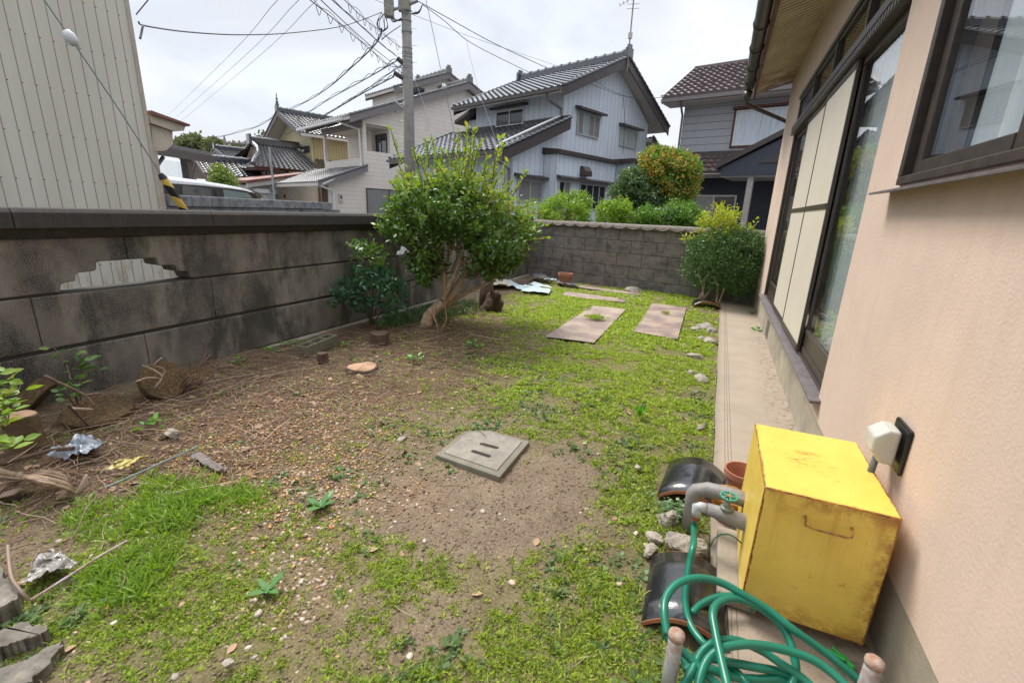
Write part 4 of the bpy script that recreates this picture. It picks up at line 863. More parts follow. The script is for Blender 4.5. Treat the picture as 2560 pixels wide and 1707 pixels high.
# --- beige house with balcony
S9 = .93
eh = thing('beige_house', 'beige two storey house with corner balcony behind the utility pole', 'house', (-16.85*S9, 19.33*S9, CAM_H*(1-S9)), R(-21.5)); eh.scale = (S9, S9, S9)
MB().prism([(1.45,-.2),(9.5,-.2),(9.5,6.4),(6.35,7.76),(1.45,5.78)], lambda v, z, u: (u, v, z), -4.8, 0).build('wall', M_beige, eh)
MB().box(-4.8, 0, 0, 1.449, -.2, 3.15).build('lower_wall', M_beige, eh)
par = MB(); par.box(-4.75, 0, 0, .1, 3.151, 3.46); par.box(-4.75,-4.65,.1,1.449,3.151,3.46); par.box(-.1, 0, .101, 1.449, 3.151, 3.79); par.build('balcony_parapet', M_beige, eh)
up_ = MB(); up_.prism([(0,5.04),(1.449,5.04),(1.449,5.77),(0,5.18)], lambda v, z, u: (u, v, z), -.12, 0); up_.build('gable_panel', M_beige, eh)
MB().box(-4.8,0,-.05,.0,4.85,5.16).build('balcony_beam', M_trimgrey, eh); MB().box(-4.8,-.13,.001,1.449,4.95,5.03).build('balcony_ceiling', M_soffitw, eh)
MB().box(-4.78,-4.58,.0,.18,3.46,4.85).build('balcony_post', M_beige, eh); MB().box(-.16,.005,-.005,.16,3.46,5.04).build('balcony_post', M_beige, eh)
MB().box(-1.75,-1.45,1.2,1.449,3.16,4.95).build('balcony_post', M_beige, eh)
window(eh, fA(1.449), -1.35, -.25, 3.3, 4.78, 2, M_trimdark, M_paneD)
gable_roof(eh, -5.0, .40, -.85, 5.22, 6.40, 8.02, 10, 6.6, trim=M_trimgrey, tile=M_kawara_g, barge=.32, ridge=True)
MB().box(-5.9,-.3,-1.02,-.88,5.05,5.17).build('gutter', M_pvcw, eh)
MB().tube([(-.95,-.95,5.1),(-.6,-.7,4.95),(-.22,-.10,4.75),(-.2,-.08,3.2),(-.1,-.2,3.05),(.2,-.3,3.0),(.3,-2.3,2.05),(.3,-2.45,1.95),(.12,-1.75,1.75),(.10,-1.72,-.1)], .05, 8).build('downpipe', M_pvcw, eh)
MB().prism([(3.4,5.5),(9,5.5),(9,8.1),(6.9,8.85),(3.9,7.6),(3.4,7.4)], lambda v, z, u: (u, v, z), -5.2, -2.5).build('upper_storey', M_beige, eh)
gable_roof(eh, -5.5, -2.2, 3.1, 7.52, 6.9, 9.02, 9.6, 7.95, trim=M_trimgrey, tile=M_kawara_g, barge=.28)
window(eh, fB(-2.5), 4.3, 5.3, 7.2, 7.9, 2, M_trimdark, M_paneD)
gable_roof(eh, -5.9, .32, -2.55, 2.12, .0, 3.06, None, None, trim=M_trimgrey, tile=M_kawara_g, ridge=False, barge=.26)
MB().prism([(-.002,-.2),(-1.9,-.2),(-1.9,2.05),(-.002,2.8)], lambda v, z, u: (u, v, z), -.2, -.001).build('porch_wall', M_beige, eh)
MB().box(-4.2,-.21,-.55,-.4,-.2,2.3).build('porch_back', siding('brown_board', (.25,.19,.14), (.16,.12,.09), .2, horiz=True), eh)
window(eh, fB(), .0, 2.6, .7, 2.01, 2, M_trimdark, M_paneS)
mt_ = MB().box(.0,.09,-1.46,-1.28,1.28,1.66); mt_ = mt_.build('electric_meter', M_soffitw, eh, bevel=.02); MB().box(.091,.10,-1.42,-1.33,1.42,1.58).build('meter_glass', M_paneD, mt_)
MB().box(.0,.08,1.86,1.99,5.82,6.03).build('wall_lamp', M_whiteframe, eh)

# --- mustard house with irimoya wing
mh = thing('mustard_house', 'mustard yellow old house with ornate black tiled hip and gable roof', 'house', (-24.1, 22.85, 0), R(-20))
MB().prism([(0,-.1),(0,5.3),(-2.65,6.45),(-5.3,5.2),(-5.3,-.1)], lambda u, z, v: (u, v, z), 0, 6.5).build('wall', M_yellow, mh)
MB().box(.001,.03,.15,6.5,3.3,5.25).build('ribbed_siding', M_yellowr, mh)
gable_roof(mh, -.85, 7.0, -6.0, 5.08, -2.65, 6.72, .62, 5.22, ax='v', trim=M_trimgrey, barge=.25)
MB().lathe([(.12,0),(.12,.1),(.06,.14),(.1,.22),(.05,.3),(.07,.4),(.025,.5),(.035,.58),(.008,.75)], 8, (-2.65,-.8,7.05)).build('finial', M_kawara, mh)
window(mh, fA(), -1.5, -.2, 4.25, 4.62, 2, M_trimdark, M_paneD)
MB().box(-4.6, 1.7, -3.3, -.002, -.1, 3.1).build('lower_wall', M_plaster, mh)
bp = MB()
for x in (-4.6,-3.7,-2.6,-1.6,-.5,.6,1.55): bp.box(x, x+.12, -3.36, -3.301, -.1, 3.1)
bp.box(-4.7,1.8,-3.38,-3.302,2.35,2.5)
for y in (-3.2,-2.3,-1.4,-.5): bp.box(1.701,1.78,y,y+.12,-.1,3.1)
bp.box(1.702,1.79,-3.3,-.1,2.4,2.52); bp.build('timber_frame', M_wood, mh)
ir = MB()
kawara(ir, (2.45,-4.2,2.95), (2.45,-.3,2.95), (-1.5,-.3,4.50), (-1.5,-2.85,4.50)); kawara(ir, (-5.3,-.3,2.95), (-5.3,-4.2,2.95), (-1.5,-2.85,4.50), (-1.5,-.3,4.50))
kawara(ir, (-5.3,-4.2,2.95), (2.45,-4.2,2.95), (-.1,-2.95,3.55), (-2.9,-2.95,3.55))
ir = ir.build('hip_roof', M_kawara, mh)
rd = MB(); rd.box(-1.65,-1.35,-3.0,-.1,4.50,4.78); rd.tube([(-1.5,-3.05,4.82),(-1.5,-.1,4.82)], .09, 8); rd.box(-1.75,-1.25,-3.12,-2.98,4.45,5.0)
rd.tube([(-1.5,-2.95,4.6),(-.5,-2.95,4.2),(.3,-3.2,3.85),(1.6,-3.9,3.35),(2.45,-4.25,3.08)], .11, 8); rd.tube([(-1.5,-2.95,4.6),(-2.6,-2.95,4.15),(-3.4,-3.2,3.8),(-5.3,-4.25,3.08)], .11, 8)
rd.build('ridge', M_kawara, ir)
MB().prism([(-2.9,3.55),(-.1,3.55),(-1.5,4.35)], lambda u, z, v: (u, v, z), -2.96, -2.86).build('gable_lattice', M_wood, mh)
MB().prism([(-5.2,2.90),(2.35,2.90),(1.6,3.14),(-1.5,4.35),(-4.6,3.14)], lambda u, z, v: (u, v, z), -2.84, -.31).build('roof_deck', M_wood, mh)
MB().box(-5.2, 2.35, -4.1, -2.85, 2.80, 2.92).build('roof_deck', M_wood, mh)
gable_roof(mh, .2, 7.5, .031, 3.75, -.2, 3.9, 1.7, 3.2, ax='v', ridge=False, verge=False, deck=False)

# --- garage with a red roof edge and shutter
a0 = PD('z2',980,905,27); a1 = PD('z2',1560,825,29.2); gd = Vector((a1.x-a0.x, a1.y-a0.y, 0)); gl = gd.length
ga = thing('garage', 'small rusty corrugated garage with red roof edge and white roller shutter', 'garage', (a0.x, a0.y, 0), math.atan2(gd.y, gd.x))
M_corr = siding('rusty_corrugated', (.56,.53,.50), (.46,.42,.38), .12, lw=.35, grime=.75)
MB().hexa([(.15,.1,-.1),(gl,.1,-.1),(gl,1.2,-.1),(.15,1.2,-.1),(.15,.1,a0.z-.15),(gl,.1,a1.z-.2),(gl,1.2,a1.z-.2),(.15,1.2,a0.z-.15)]).build('wall', M_corr, ga)
MB().hexa([(-.1,-.25,a0.z-.07),(gl,-.25,a1.z-.1),(gl,2,a1.z-.12),(-.1,2,a0.z-.09),(-.1,-.25,a0.z+.05),(gl,-.25,a1.z+.02),(gl,2,a1.z+.01),(-.1,2,a0.z+.04)]).build('roof', M_red, ga)
MB().hexa([(-.08,-.2,a0.z-.28),(gl,-.2,a1.z-.36),(gl,-.12,a1.z-.36),(-.08,-.12,a0.z-.28),(-.08,-.2,a0.z-.075),(gl,-.2,a1.z-.105),(gl,-.12,a1.z-.105),(-.08,-.12,a0.z-.075)]).build('eave_board', M_soffitw, ga)
sh_ = MB(); w0 = gl*.10; w1 = gl*.395; sh_.box(w0, w1, .03, .09, -.1, a0.z-.5)
for k in range(14): sh_.box(w0+.03, w1-.03, .01, .029, .1+.11*k, .18+.11*k)
sh_.box(w0, w1, -.12, .08, a0.z-.5, a0.z-.3); sh_.build('roller_shutter', M_whiteframe, ga)
MB().tube([(gl*.29,-.22,a0.z-.1),(gl*.3,-.2,a0.z-.35),(gl*.42,.05,a0.z-.5),(gl*.44,.05,-.1)], .05, 8).build('downpipe', M_trimgrey, ga)
gm = MB().box(gl*.5, gl*.555, -.02, .095, 1.2, 1.62).build('electric_meter', surf('meter_beige', (.5,.4,.28), bd=0), ga); MB().box(gl*.512, gl*.54, -.03, -.021, 1.38, 1.55).build('meter_glass', M_paneD, gm)
t0 = PD('z2',1235,1055,24); t1 = PD('z2',1205,600,24)
tag(MB().tube([(t0.x,t0.y,0),(t0.x,t0.y,t1.z)], .05, 8).build('service_pole', M_galv), 'thin grey steel service pole in front of the red roofed garage', 'pole')

# --- small far house with tiled gable, pale house beyond
p_ = PD('z2',700,860,31)
fh = thing('small_house', 'small weathered house with red edged tiled gable beyond the white van', 'house', (p_.x, p_.y, 0), R(-20))
def LZ(k, x, y, D, o):
    P = PD(k, x, y, D); c, s_ = math.cos(o.rotation_euler[2]), math.sin(o.rotation_euler[2]); dx, dy = P.x-o.location.x, P.y-o.location.y
    return (dx*c+dy*s_, -dx*s_+dy*c, P.z)
MB().prism([(-1.9,-.1),(-1.9,2.5),(-.95,3.0),(0,2.45),(0,-.1)], lambda u, z, v: (u, v, z), 0, 5).build('wall', surf('weathered_board', (.42,.33,.28), (.30,.25,.22), grime=.4), fh)
gable_roof(fh, -.6, 6, -2.4, 2.45, -.95, 3.28, .75, 2.42, ax='v', trim=M_red, barge=.22)
p_ = PD('z2',800,700,42)
ph = thing('pale_house', 'pale house roof with grey tiled gable peeping over the small house', 'house', (p_.x, p_.y, 0), R(-20))
MB().prism([(-3.5,-.1),(-3.5,3.9),(-.6,4.6),(2.3,3.9),(2.3,-.1)], lambda u, z, v: (u, v, z), 0, 5).build('wall', M_plaster, ph)
gable_roof(ph, -.5, 5.5, -4.1, 3.75, -.6, 4.8, 2.9, 3.75, ax='v', trim=M_trimgrey, barge=.22)

# --- grey and navy house on the right
gh = thing('grey_house', 'grey boarded two storey house with brown tiled roof and navy ground floor', 'house', (-1.91, 19.75, 0), R(-13))
MB().prism([(0,3.3),(0,5.45),(2.4,6.7),(4.9,5.45),(4.9,3.3)], lambda v, z, u: (u, v, z), 0, 5.6).build('upper_wall', M_greysid, gh)
MB().box(.1, 5.6, 0, 4.9, -.1, 3.29).build('lower_wall', M_navy, gh)
grf = gable_roof(gh, -.62, 6.1, -.75, 5.32, 2.4, 6.98, 5.6, 5.32, tile=M_tilebrown, trim=M_trimdark, ridge=False, row=.36, per=.25, verge=False, barge=.2)
MB().box(-.6, 6.1, 2.3, 2.5, 6.98, 7.08).build('ridge_cap', M_tilebrown, grf)
MB().hexa([(-.66,-.8,5.34),(-.55,-.8,5.34),(-.55,2.4,7.03),(-.66,2.4,7.03),(-.66,-.8,5.42),(-.55,-.8,5.42),(-.55,2.4,7.11),(-.66,2.4,7.11)]).build('verge_trim', M_alum, gh)
for r, (tt, sh2) in enumerate(((.22,0),(.32,.25),(.62,.12),(.78,.3))):
    for k in range(6):
        u = -.1+.62*k+sh2; v = -.75+3.15*tt; z = 5.32+1.66*tt+.05; MB().hexa([(u,v,z),(u+.09,v,z),(u+.09,v+.12,z+.06),(u,v+.12,z+.06),(u,v,z+.10),(u+.09,v,z+.10),(u+.09,v+.12,z+.13),(u,v+.12,z+.13)]).build('snow_guard', M_trimdark, gh)
MB().box(-.6, 6.0, -.90, -.78, 5.14, 5.26).build('gutter', M_trimgrey, gh); MB().box(-.55,6.0,-.74,-.01,5.10,5.17).build('soffit', M_soffitw, gh)
MB().tube([(.1,-.84,5.15),(.05,-.5,4.95),(-.03,-.06,4.8),(-.03,-.06,3.3)], .04, 8).build('downpipe', M_trimgrey, gh)
window(gh, fA(), 1.86, 3.46, 3.66, 4.80, 2, M_whiteframe, M_paneC, fr=.05)
red = MB(); red.fbox(fA(), 1.74, 3.6, 4.84, 4.92, 0, .16); red.fbox(fA(), 1.78, 1.85, 3.60, 4.839, 0, .03); red.fbox(fA(), 1.78, 3.5, 3.58, 3.64, 0, .03); red.build('window_trim', surf('maroon_trim', (.13,.04,.035), bd=0), gh)
MB().box(-.05, 5.7, -.10, -.001, 3.30, 3.50).build('flashing', M_trimdark, gh)
gable_roof(gh, -.3, 4.0, -1.3, 2.66, .0, 3.36, None, None, tile=M_tilebrown, trim=M_trimdark, ridge=False, row=.36, per=.25, verge=False)
MB().box(-.3, 2.3, -1.42, -1.31, 2.52, 2.60).build('gutter', M_gutter, gh)
for k in range(4): u = .55+.55*k; MB().hexa([(u,-.75,2.98),(u+.09,-.75,2.98),(u+.09,-.65,3.03),(u,-.65,3.03),(u,-.75,3.08),(u+.09,-.75,3.08),(u+.09,-.65,3.12),(u,-.65,3.12)]).build('snow_guard', M_trimdark, gh)
pe = MB(); pe.prism([(2.1,2.50),(6.3,2.50),(6.3,2.74),(4.2,3.78),(2.1,2.74)], lambda u, z, v: (u, v, z), -1.95, -1.85); pe.build('porch_gable', M_navyp, gh)
pr_ = MB()
for (u0_, z0_, u1_, z1_) in ((1.95,2.70,4.2,3.86),(6.45,2.70,4.2,3.86)): pr_.prism([(u0_,z0_),(u1_,z1_),(u1_,z1_+.17),(u0_,z0_+.17)], lambda u, z, v: (u, v, z), -2.1, 0.0)
pr_.build('porch_roof', M_trimdark, gh)
pt2 = MB(); pt2.prism([(3.2,2.86),(5.2,2.86),(4.2,3.36)], lambda u, z, v: (u, v, z), -1.99, -1.951); pt2.build('porch_recess', M_trimdark, gh)
MB().box(2.1,6.3,-1.84,-.01,2.46,2.499).build('porch_ceiling', M_soffitw, gh)
MB().box(2.93,3.10,-1.85,-1.68,-.1,2.459).build('porch_post', surf('greige_post', (.36,.33,.29), bd=0), gh)
window(gh, fA(), .74, 2.31, 1.15, 1.98, 2, M_whiteframe, [surf('pale_blind', (.42,.40,.36), bd=0), M_paneD], fr=.05)

# ================================================================== LEFT: shed, awning, carport, low wall, van
SX = -6.6
def ps(k, x, y): return PX(k, x, y, SX)
eb = ps('z1',1090,1400); 
sd_ = thing('metal_shed', 'tall cream ribbed metal shed filling the upper left', 'shed', (SX, 0, 0))
def shed_mat():
    m, t, b = newmat('cream_ribbed_metal'); tcn = t.nodes.new('ShaderNodeTexCoord'); sx = t.nodes.new('ShaderNodeSeparateXYZ'); t.links.new(tcn.outputs['Object'], sx.inputs[0])
    ob = tcn.outputs['Object']; per_ = .1095; f_ = mth(t, 'FRACT', mth(t, 'ADD', mth(t, 'DIVIDE', sx.outputs['Y'], per_), 100.0))
    ln = mth(t, 'LESS_THAN', f_, .085); c = mix(t, ramp(t, noise(t, 3, 4, .5, ob, (1,1,.2)), (.35, 0), (.65, 1)), (.56,.53,.445), (.50,.47,.39))
    fine = mth(t, 'LESS_THAN', mth(t, 'FRACT', mth(t, 'MULTIPLY', sx.outputs['Y'], 190.0)), .5); c = mix(t, mth(t, 'MULTIPLY', fine, .10), c, (.3,.27,.2))
    sc_ = mth(t, 'MULTIPLY', mth(t, 'LESS_THAN', mth(t, 'ABSOLUTE', mth(t, 'SUBTRACT', f_, .13)), .055), mth(t, 'LESS_THAN', mth(t, 'FRACT', mth(t, 'ADD', mth(t, 'DIVIDE', sx.outputs['Z'], .46), 10.3)), .024))
    c = mix(t, mth(t, 'MULTIPLY', ln, .75), c, (.19,.15,.11)); c = mix(t, sc_, c, (.13,.06,.035))
    rs = mth(t, 'MULTIPLY', ramp(t, noise(t, 5, 5, .7, ob, (1,2,.5)), (.50, 0), (.66, .6)), ramp(t, sx.outputs['Z'], (.2, 1), (.8, 0))); c = mix(t, rs, c, (.26,.15,.09))
    t.links.new(c, b.inputs['Base Color']); b.inputs['Roughness'].default_value = .55; bump(t, b, mth(t, 'SUBTRACT', 1.0, ln), .006); return m
M_shed = shed_mat()
MB().box(-3.0, 0, -3.0, eb.y, -.1, 5.2).build('wall', M_shed, sd_)
MB().box(-.02, .012, eb.y-.012, eb.y+.03, -.1, 5.2).build('corner_trim', surf('cream_trim', (.44,.38,.30), bd=0), sd_)
def pv(k, x, y, d=0): p = ps(k, x, y); return (p.y, p.z)
aw = MB(); aw.prism([pv('z1',1025,782), pv('z1',1268,862), pv('z1',1258,896), pv('z1',1200,900), pv('z1',1035,842)], lambda y, z, x: (x, y, z), .0, -.9); aw.build('awning', surf('cream_board', (.50,.44,.34), (.42,.36,.28), bd=0, grime=.2, gcol=(.3,.17,.08)), sd_)
aw = MB(); aw.prism([pv('z1',1022,757), pv('z1',1288,853), pv('z1',1285,866), pv('z1',1022,781)], lambda y, z, x: (x, y, z), .04, -1.0); aw.build('awning_roof', M_red, sd_)
sb = [pv('z1',1050,852), pv('z1',1196,900), pv('z1',1200,985)] + [pv('z1',1200-8-14*k*1.2, 985+18*math.sin(k/3*math.pi/2)*2.6) for k in range(1, 4)] + [pv('z1',1085,1032), pv('z1',1065,1032)]
MB().prism(sb, lambda y, z, x: (x, y, z), -.05, -.6).build('rounded_panel', surf('cream_panel_rusty', (.52,.45,.35), (.46,.40,.31), bd=0, grime=.15, gcol=(.2,.08,.04), gsc=9), sd_)
e2 = pv('z1',1118,1330)
MB().box(-.5,-.06, eb.y+.031, ps('z1',1122,1200).y, -.1, ps('z1',1110,1032).z).build('side_wall', MATS['cream_board'], sd_)
# carport
CD = 17.0
c0 = PD('z2',335,600,CD); c1 = PD('z2',680,648,CD+1.6); cdv = Vector((c1.x-c0.x, c1.y-c0.y, 0)); cl_ = cdv.length
cp = thing('carport', 'dark brown flat roofed carport with glazed side behind the white van', 'carport', (c0.x, c0.y, 0), math.atan2(cdv.y, cdv.x))
zt = c0.z
MB().hexa([(-1.5,0,zt-.05),(cl_,0,c1.z-.12),(cl_,2.5,c1.z-.12),(-1.5,2.5,zt-.05),(-1.5,0,zt+.06),(cl_,0,c1.z),(cl_,2.5,c1.z),(-1.5,2.5,zt+.06)]).build('roof', M_trimgrey, cp)
MB().hexa([(-1.5,-.08,zt-.30),(cl_-.1,-.08,c1.z-.33),(cl_-.1,-.001,c1.z-.33),(-1.5,-.001,zt-.30),(-1.5,-.08,zt-.055),(cl_-.1,-.08,c1.z-.125),(cl_-.1,-.001,c1.z-.125),(-1.5,-.001,zt-.055)]).build('gutter', M_gutter, cp)
xx = cl_*.36
MB().box(xx, xx+.22, .1, .3, -.1, zt-.06).build('post', M_gutter, cp); MB().tube([(-.35,.1,zt-.3),(-.62,.15,zt-.6),(-.66,.15,-.1)], .05, 8).build('downpipe', M_gutter, cp)
MB().box(-.6, xx-.02, .25, .27, .2, zt-.35).build('glass_screen', M_glass, cp)

# low block wall across the road
l0 = PD('z2',190,1030,7.75); l1 = PD('z2',1690,1090,12.2); ld = Vector((l1.x-l0.x, l1.y-l0.y, 0)); ll = ld.length; zc = 1.155
lwl = thing('low_block_wall', 'low grey rough block wall in front of the white van', 'wall', (l0.x, l0.y, 0), math.atan2(ld.y, ld.x))
M_lb = bwall_mat('pale_grey_block', (.27,.27,.27), (.20,.20,.20), (.24,.23,.22))
lb = MB()
k = 0
while k < ll: lb.box(k+.004, min(k+.41, ll+.0), -.155, .155, zc-.15, zc); k += .415
lb.build('cap_blocks', M_lb, lwl, bevel=.015)
lb = MB(); 
for r in range(5):
    k = 0+(.2 if r % 2 else 0)
    while k < ll+.5: lb.box(k+.004, min(k+.40, ll+.55), -.12, .12, zc-.35-.2*r+.004, zc-.155-.2*r); k += .405
lb.build('blocks', M_lb, lwl)

# white van
v0 = PD('z2',250,850,12.0); v1 = PD('z2',730,930,15.6); vd = Vector((v1.x-v0.x, v1.y-v0.y, 0)).normalized()
van = thing('white_van', 'white van with dark tinted windows parked behind the low block wall', 'van', (v0.x, v0.y, 0), math.atan2(vd.y, vd.x))
c_, s_ = math.cos(van.rotation_euler[2]), math.sin(van.rotation_euler[2])
def vl(k, x, y, off=0.0):     # picture point on the van's near side plane -> (along, height)
    d = ray(k, x, y); nv = Vector((-s_, c_, 0)); cpt = Vector((0,0,CAM_H)); t = (van.location - nv*(-off) - cpt).dot(nv)/Vector(d).dot(nv); P = cpt + Vector(d)*t; r = P-van.location
    return (r.x*c_+r.y*s_, P.z)
ZT = vl('z2',250,850)[1]
wa = [vl('z2',400,938), vl('z2',708,975), vl('z2',720,1045), vl('z2',410,1022)]; wb = [vl('z2',770,975), vl('z2',990,1008), vl('z2',1035,1050), vl('z2',785,1050)]; wc = [vl('z2',1045,990), vl('z2',1085,1000), vl('z2',1135,1052), vl('z2',1075,1052)]
top_ = [vl('z2',x, y) for x, y in ((250,850),(420,872),(600,895),(730,918),(850,938),(960,960),(1040,985))]
fend = vl('z2',1140,1052)
belt = min(wa[2][1], wb[2][1])-.02
body = [(top_[0][0]-1.6, .35)] + [(top_[0][0]-1.6, ZT-.1), (top_[0][0]-1.45, ZT)] + top_ + [fend, (fend[0]+.5, belt-.15), (fend[0]+.75, .7), (fend[0]+.7, .35)]
MB().prism(body, lambda x, z, y: (x, y, z), .0, 1.6).build('body', M_white, van, bevel=.13, seg=4)
gb = MB(); ht = [(x, z-.15+.012*i) for i, (x, z) in enumerate(top_)]; gb.prism([(top_[0][0]-1.2, belt)] + [(top_[0][0]-1.2, ZT-.15)] + ht + [(fend[0]-.03, belt)], lambda x, z, y: (x, y, z), -.006, .0); gb.build('window_band', M_blk, van)
for pl_ in (wa, wb, wc): MB().prism(pl_, lambda x, z, y: (x, y, z), -.014, -.0065).build('side_window', M_paneG if pl_ is wb else M_paneD, van)
for xw in (top_[0][0]-.9, fend[0]-.1):
    wh = MB().lathe([(.20,0),(.31,.01),(.31,.18),(.20,.19)], 20, (xw,-.01,.30), (0,1,0)).build('wheel', M_rubber, van); MB().lathe([(.19,-.004),(.19,.02)], 20, (xw,-.02,.30), (0,1,0)).build('rim', M_galv, wh)

# ================================================================== guy wire, pole and wires
GXp = -4.3
gy = thing('guy_wire', 'steel guy wire with white insulator and yellow and black striped guard', 'guy wire', (GXp, 0, 0))
def gp(k, x, y): p = PX(k, x, y, GXp); return Vector((0, p.y, p.z))
gtp, gin, gg0, gg1 = gp('z1',225,-110), gp('z1',483,262), gp('z1',1112,1212), gp('z1',1250,1425)
ga_ = gp('z1',428,185); gb_ = gp('z1',530,335)
MB().tube([gtp, ga_, gp('z1',455,215), gin], .0042, 6).build('upper_wire', M_steelw, gy); MB().tube([gin, gp('z1',520,300), gb_, gp('z1',820,760), gg0, gg1+(gg1-gg0)*2.5], .0042, 6).build('lower_wire', M_steelw, gy)
dn = (gb_-ga_).normalized()
MB().lathe([(.004,-.05),(.022,-.045),(.036,-.02),(.038,.0),(.036,.02),(.022,.045),(.004,.05)], 14, gin, dn).build('insulator', surf('white_porcelain', (.66,.68,.68), rough=.2, bd=0), gy, smooth=True)
def stripe_mat():
    m, t, b = newmat('hazard_stripes'); tcn = t.nodes.new('ShaderNodeTexCoord'); sx = t.nodes.new('ShaderNodeSeparateXYZ'); t.links.new(tcn.outputs['Object'], sx.inputs[0])
    s = mth(t, 'ADD', mth(t, 'MULTIPLY', sx.outputs['Z'], -1.0), mth(t, 'MULTIPLY', sx.outputs['Y'], -.35)); f_ = mth(t, 'FRACT', mth(t, 'ADD', mth(t, 'DIVIDE', s, .145), 20.35))
    t.links.new(mix(t, mth(t, 'LESS_THAN', f_, .5), (.62,.42,.08), (.012,.012,.013)), b.inputs['Base Color']); b.inputs['Roughness'].default_value = .4; return m
d_ = (gg1-gg0).normalized()
g_o = MB().tube([gg0, gg0+d_*.02, gg0+d_*.9], [.026,.031,.031], 14).build('striped_guard', stripe_mat(), gy, smooth=True)
MB().tube([gg0-d_*.03, gg0+d_*.012], [.018,.033], 12).build('guard_cap', M_blk, gy)

PDIS = 14.0
pb = PD('z3',1150,1200,PDIS); px0, py0 = pb.x, pb.y
pole = thing('utility_pole', 'grey concrete utility pole with steel bands and boxes behind the bush', 'utility pole', (px0, py0, 0))
def pz(y): return PD('z3',1120 if y < 700 else 1150, y, PDIS).z
MB().lathe([(.150,-.1),(.146,pz(1250)),(.115,pz(-260))], 20).build('shaft', M_polec, pole, smooth=True)
bd_ = MB()
for y in (95,190,280,292,430,470,485,510,545,560,590,610,690,702,895,930,975,1070,1078): z = pz(y); bd_.lathe([(.136-.0000*z,-.006),(.139,-.006),(.139,.008),(.136,.008)], 16, (0,0,z))
bd_.build('steel_bands', M_galv, pole)
def pl3(x, y, d=PDIS): p = PD('z3',x,y,d); return Vector((p.x-px0, p.y-py0, p.z))
fx = Vector(rt); fxn = Vector((rt[0], rt[1], 0))
def pbox(xa, ya, xb, yb, name, mat, dep=.22, dd=0):
    A, B = pl3(xa, ya, PDIS-.2+dd), pl3(xb, yb, PDIS-.2+dd); n_ = Vector((px0, py0, 0)).normalized(); m = MB()
    a, b = A.z, B.z; P = [Vector((A.x,A.y,0)), Vector((B.x,B.y,0))]; m.hexa([P[0]+Vector((0,0,b)), P[1]+Vector((0,0,b)), P[1]+n_*dep+Vector((0,0,b)), P[0]+n_*dep+Vector((0,0,b)), P[0]+Vector((0,0,a)), P[1]+Vector((0,0,a)), P[1]+n_*dep+Vector((0,0,a)), P[0]+n_*dep+Vector((0,0,a))])
    return m.build(name, mat, pole, bevel=.02)
M_box = surf('weathered_box', (.30,.28,.23), (.18,.17,.14), rough=.8, streak=.6, gcol=(.09,.08,.06), bd=.002)
pbox(918,-140,1016,148,'junction_box',M_box); pbox(1048,-140,1152,95,'junction_box',M_box)
hx = MB(); hx.tube([pl3(1000,95,PDIS-.1), pl3(1215,10,PDIS-.1)], .035, 6); hx.tube([pl3(1155,35,PDIS), pl3(1225,5,PDIS)], .05, 6); hx.build('crossarm', M_galv, pole)
ar = MB(); ar.tube([pl3(1045,520), pl3(1120,590)], .06, 8); ar.tube([pl3(1015,650), pl3(1100,700)], .06, 8); ar.build('cable_clamp', M_trimdark, pole)
MB().tube([pl3(1025,905), pl3(1100,975)], .03, 8).build('steel_stay', M_galv, pole); pbox(1090,905,1112,945,'small_box',M_soffitw,.06,-.02)
lp = MB(); rl = random.Random(3)
for k in range(9):
    x = 870+rl.random()*90; lp.tube(smooth_path([pl3(905+rl.random()*50,115), pl3(x-10*rl.random(),190), pl3(x,240+20*rl.random()), pl3(905+20*rl.random(),285)], 5), .007, 4)
for k in range(4): lp.tube(smooth_path([pl3(980+6*k,150), pl3(1010+10*k,200-6*k), pl3(1080,165+6*k), pl3(1160,130), pl3(1235,120-5*k), pl3(1268,45)], 5), .012, 5)
for k in range(14): y = 440+rl.random()*280; lp.tube(smooth_path([pl3(1090,y), pl3(1075+rl.random()*30,y+20), pl3(1150+rl.random()*20,y+30), pl3(1165,y-10)], 4), .008, 4)
lp.tube(smooth_path([pl3(1168,520), pl3(1175,600), pl3(1165,690), pl3(1130,740), pl3(1090,735)], 5), .012, 5)
lp.build('cable_loops', M_cable, pole)
stp = MB()
for k in range(16): z = pz(1230-75*k); s2 = 1 if k % 2 else -1; stp.tube([fxn*s2*.13+Vector((0,0,z)), fxn*s2*.24+Vector((0,0,z)), fxn*s2*.24+Vector((0,0,z+.02))], .008, 4)
stp.build('step_bolts', M_galv, pole)
def wire(pts, r, lb, name='overhead_cable', mat=None, twin=0.0, loops=0, group='overhead cables crossing the sky'):
    r *= .8; P = smooth_path([PD(*p) for p in pts], 6); m = MB(); m.tube(P, r, 5)
    if twin:
        P2 = [p+Vector((0,0,twin*(.6+.4*math.sin(i*1.7)))) for i, p in enumerate(P)]; m.tube(P2, r*.7, 4)
    if loops:
        for i in range(2, len(P)-2, loops):
            a, b = P[i], P[i+1]; m.tube(smooth_path([a, (a+b)/2+Vector((0,0,-.12)), b], 4), r*.7, 4)
    return tag(m.build(name, mat or M_cable), lb, 'cable', group)
wire([('z1',948,152,6.9),('z1',1000,180,7.5),('z1',1300,222,9.0),('z1',1650,240,10.5),('z1',2000,226,12.2),('z1',2352,178,13.6),('z3',905,112,13.95)], .011, 'cable sagging from the shed edge to the boxes on the pole')
tag(MB().tube(smooth_path([PD('z1',978,175,7.3), PD('z1',968,220,7.2), PD('z1',958,265,7.1)], 5), .012, 6).build('cable_bracket', M_cable), 'cable drop and clamp hanging at the edge of the cream shed', 'cable')
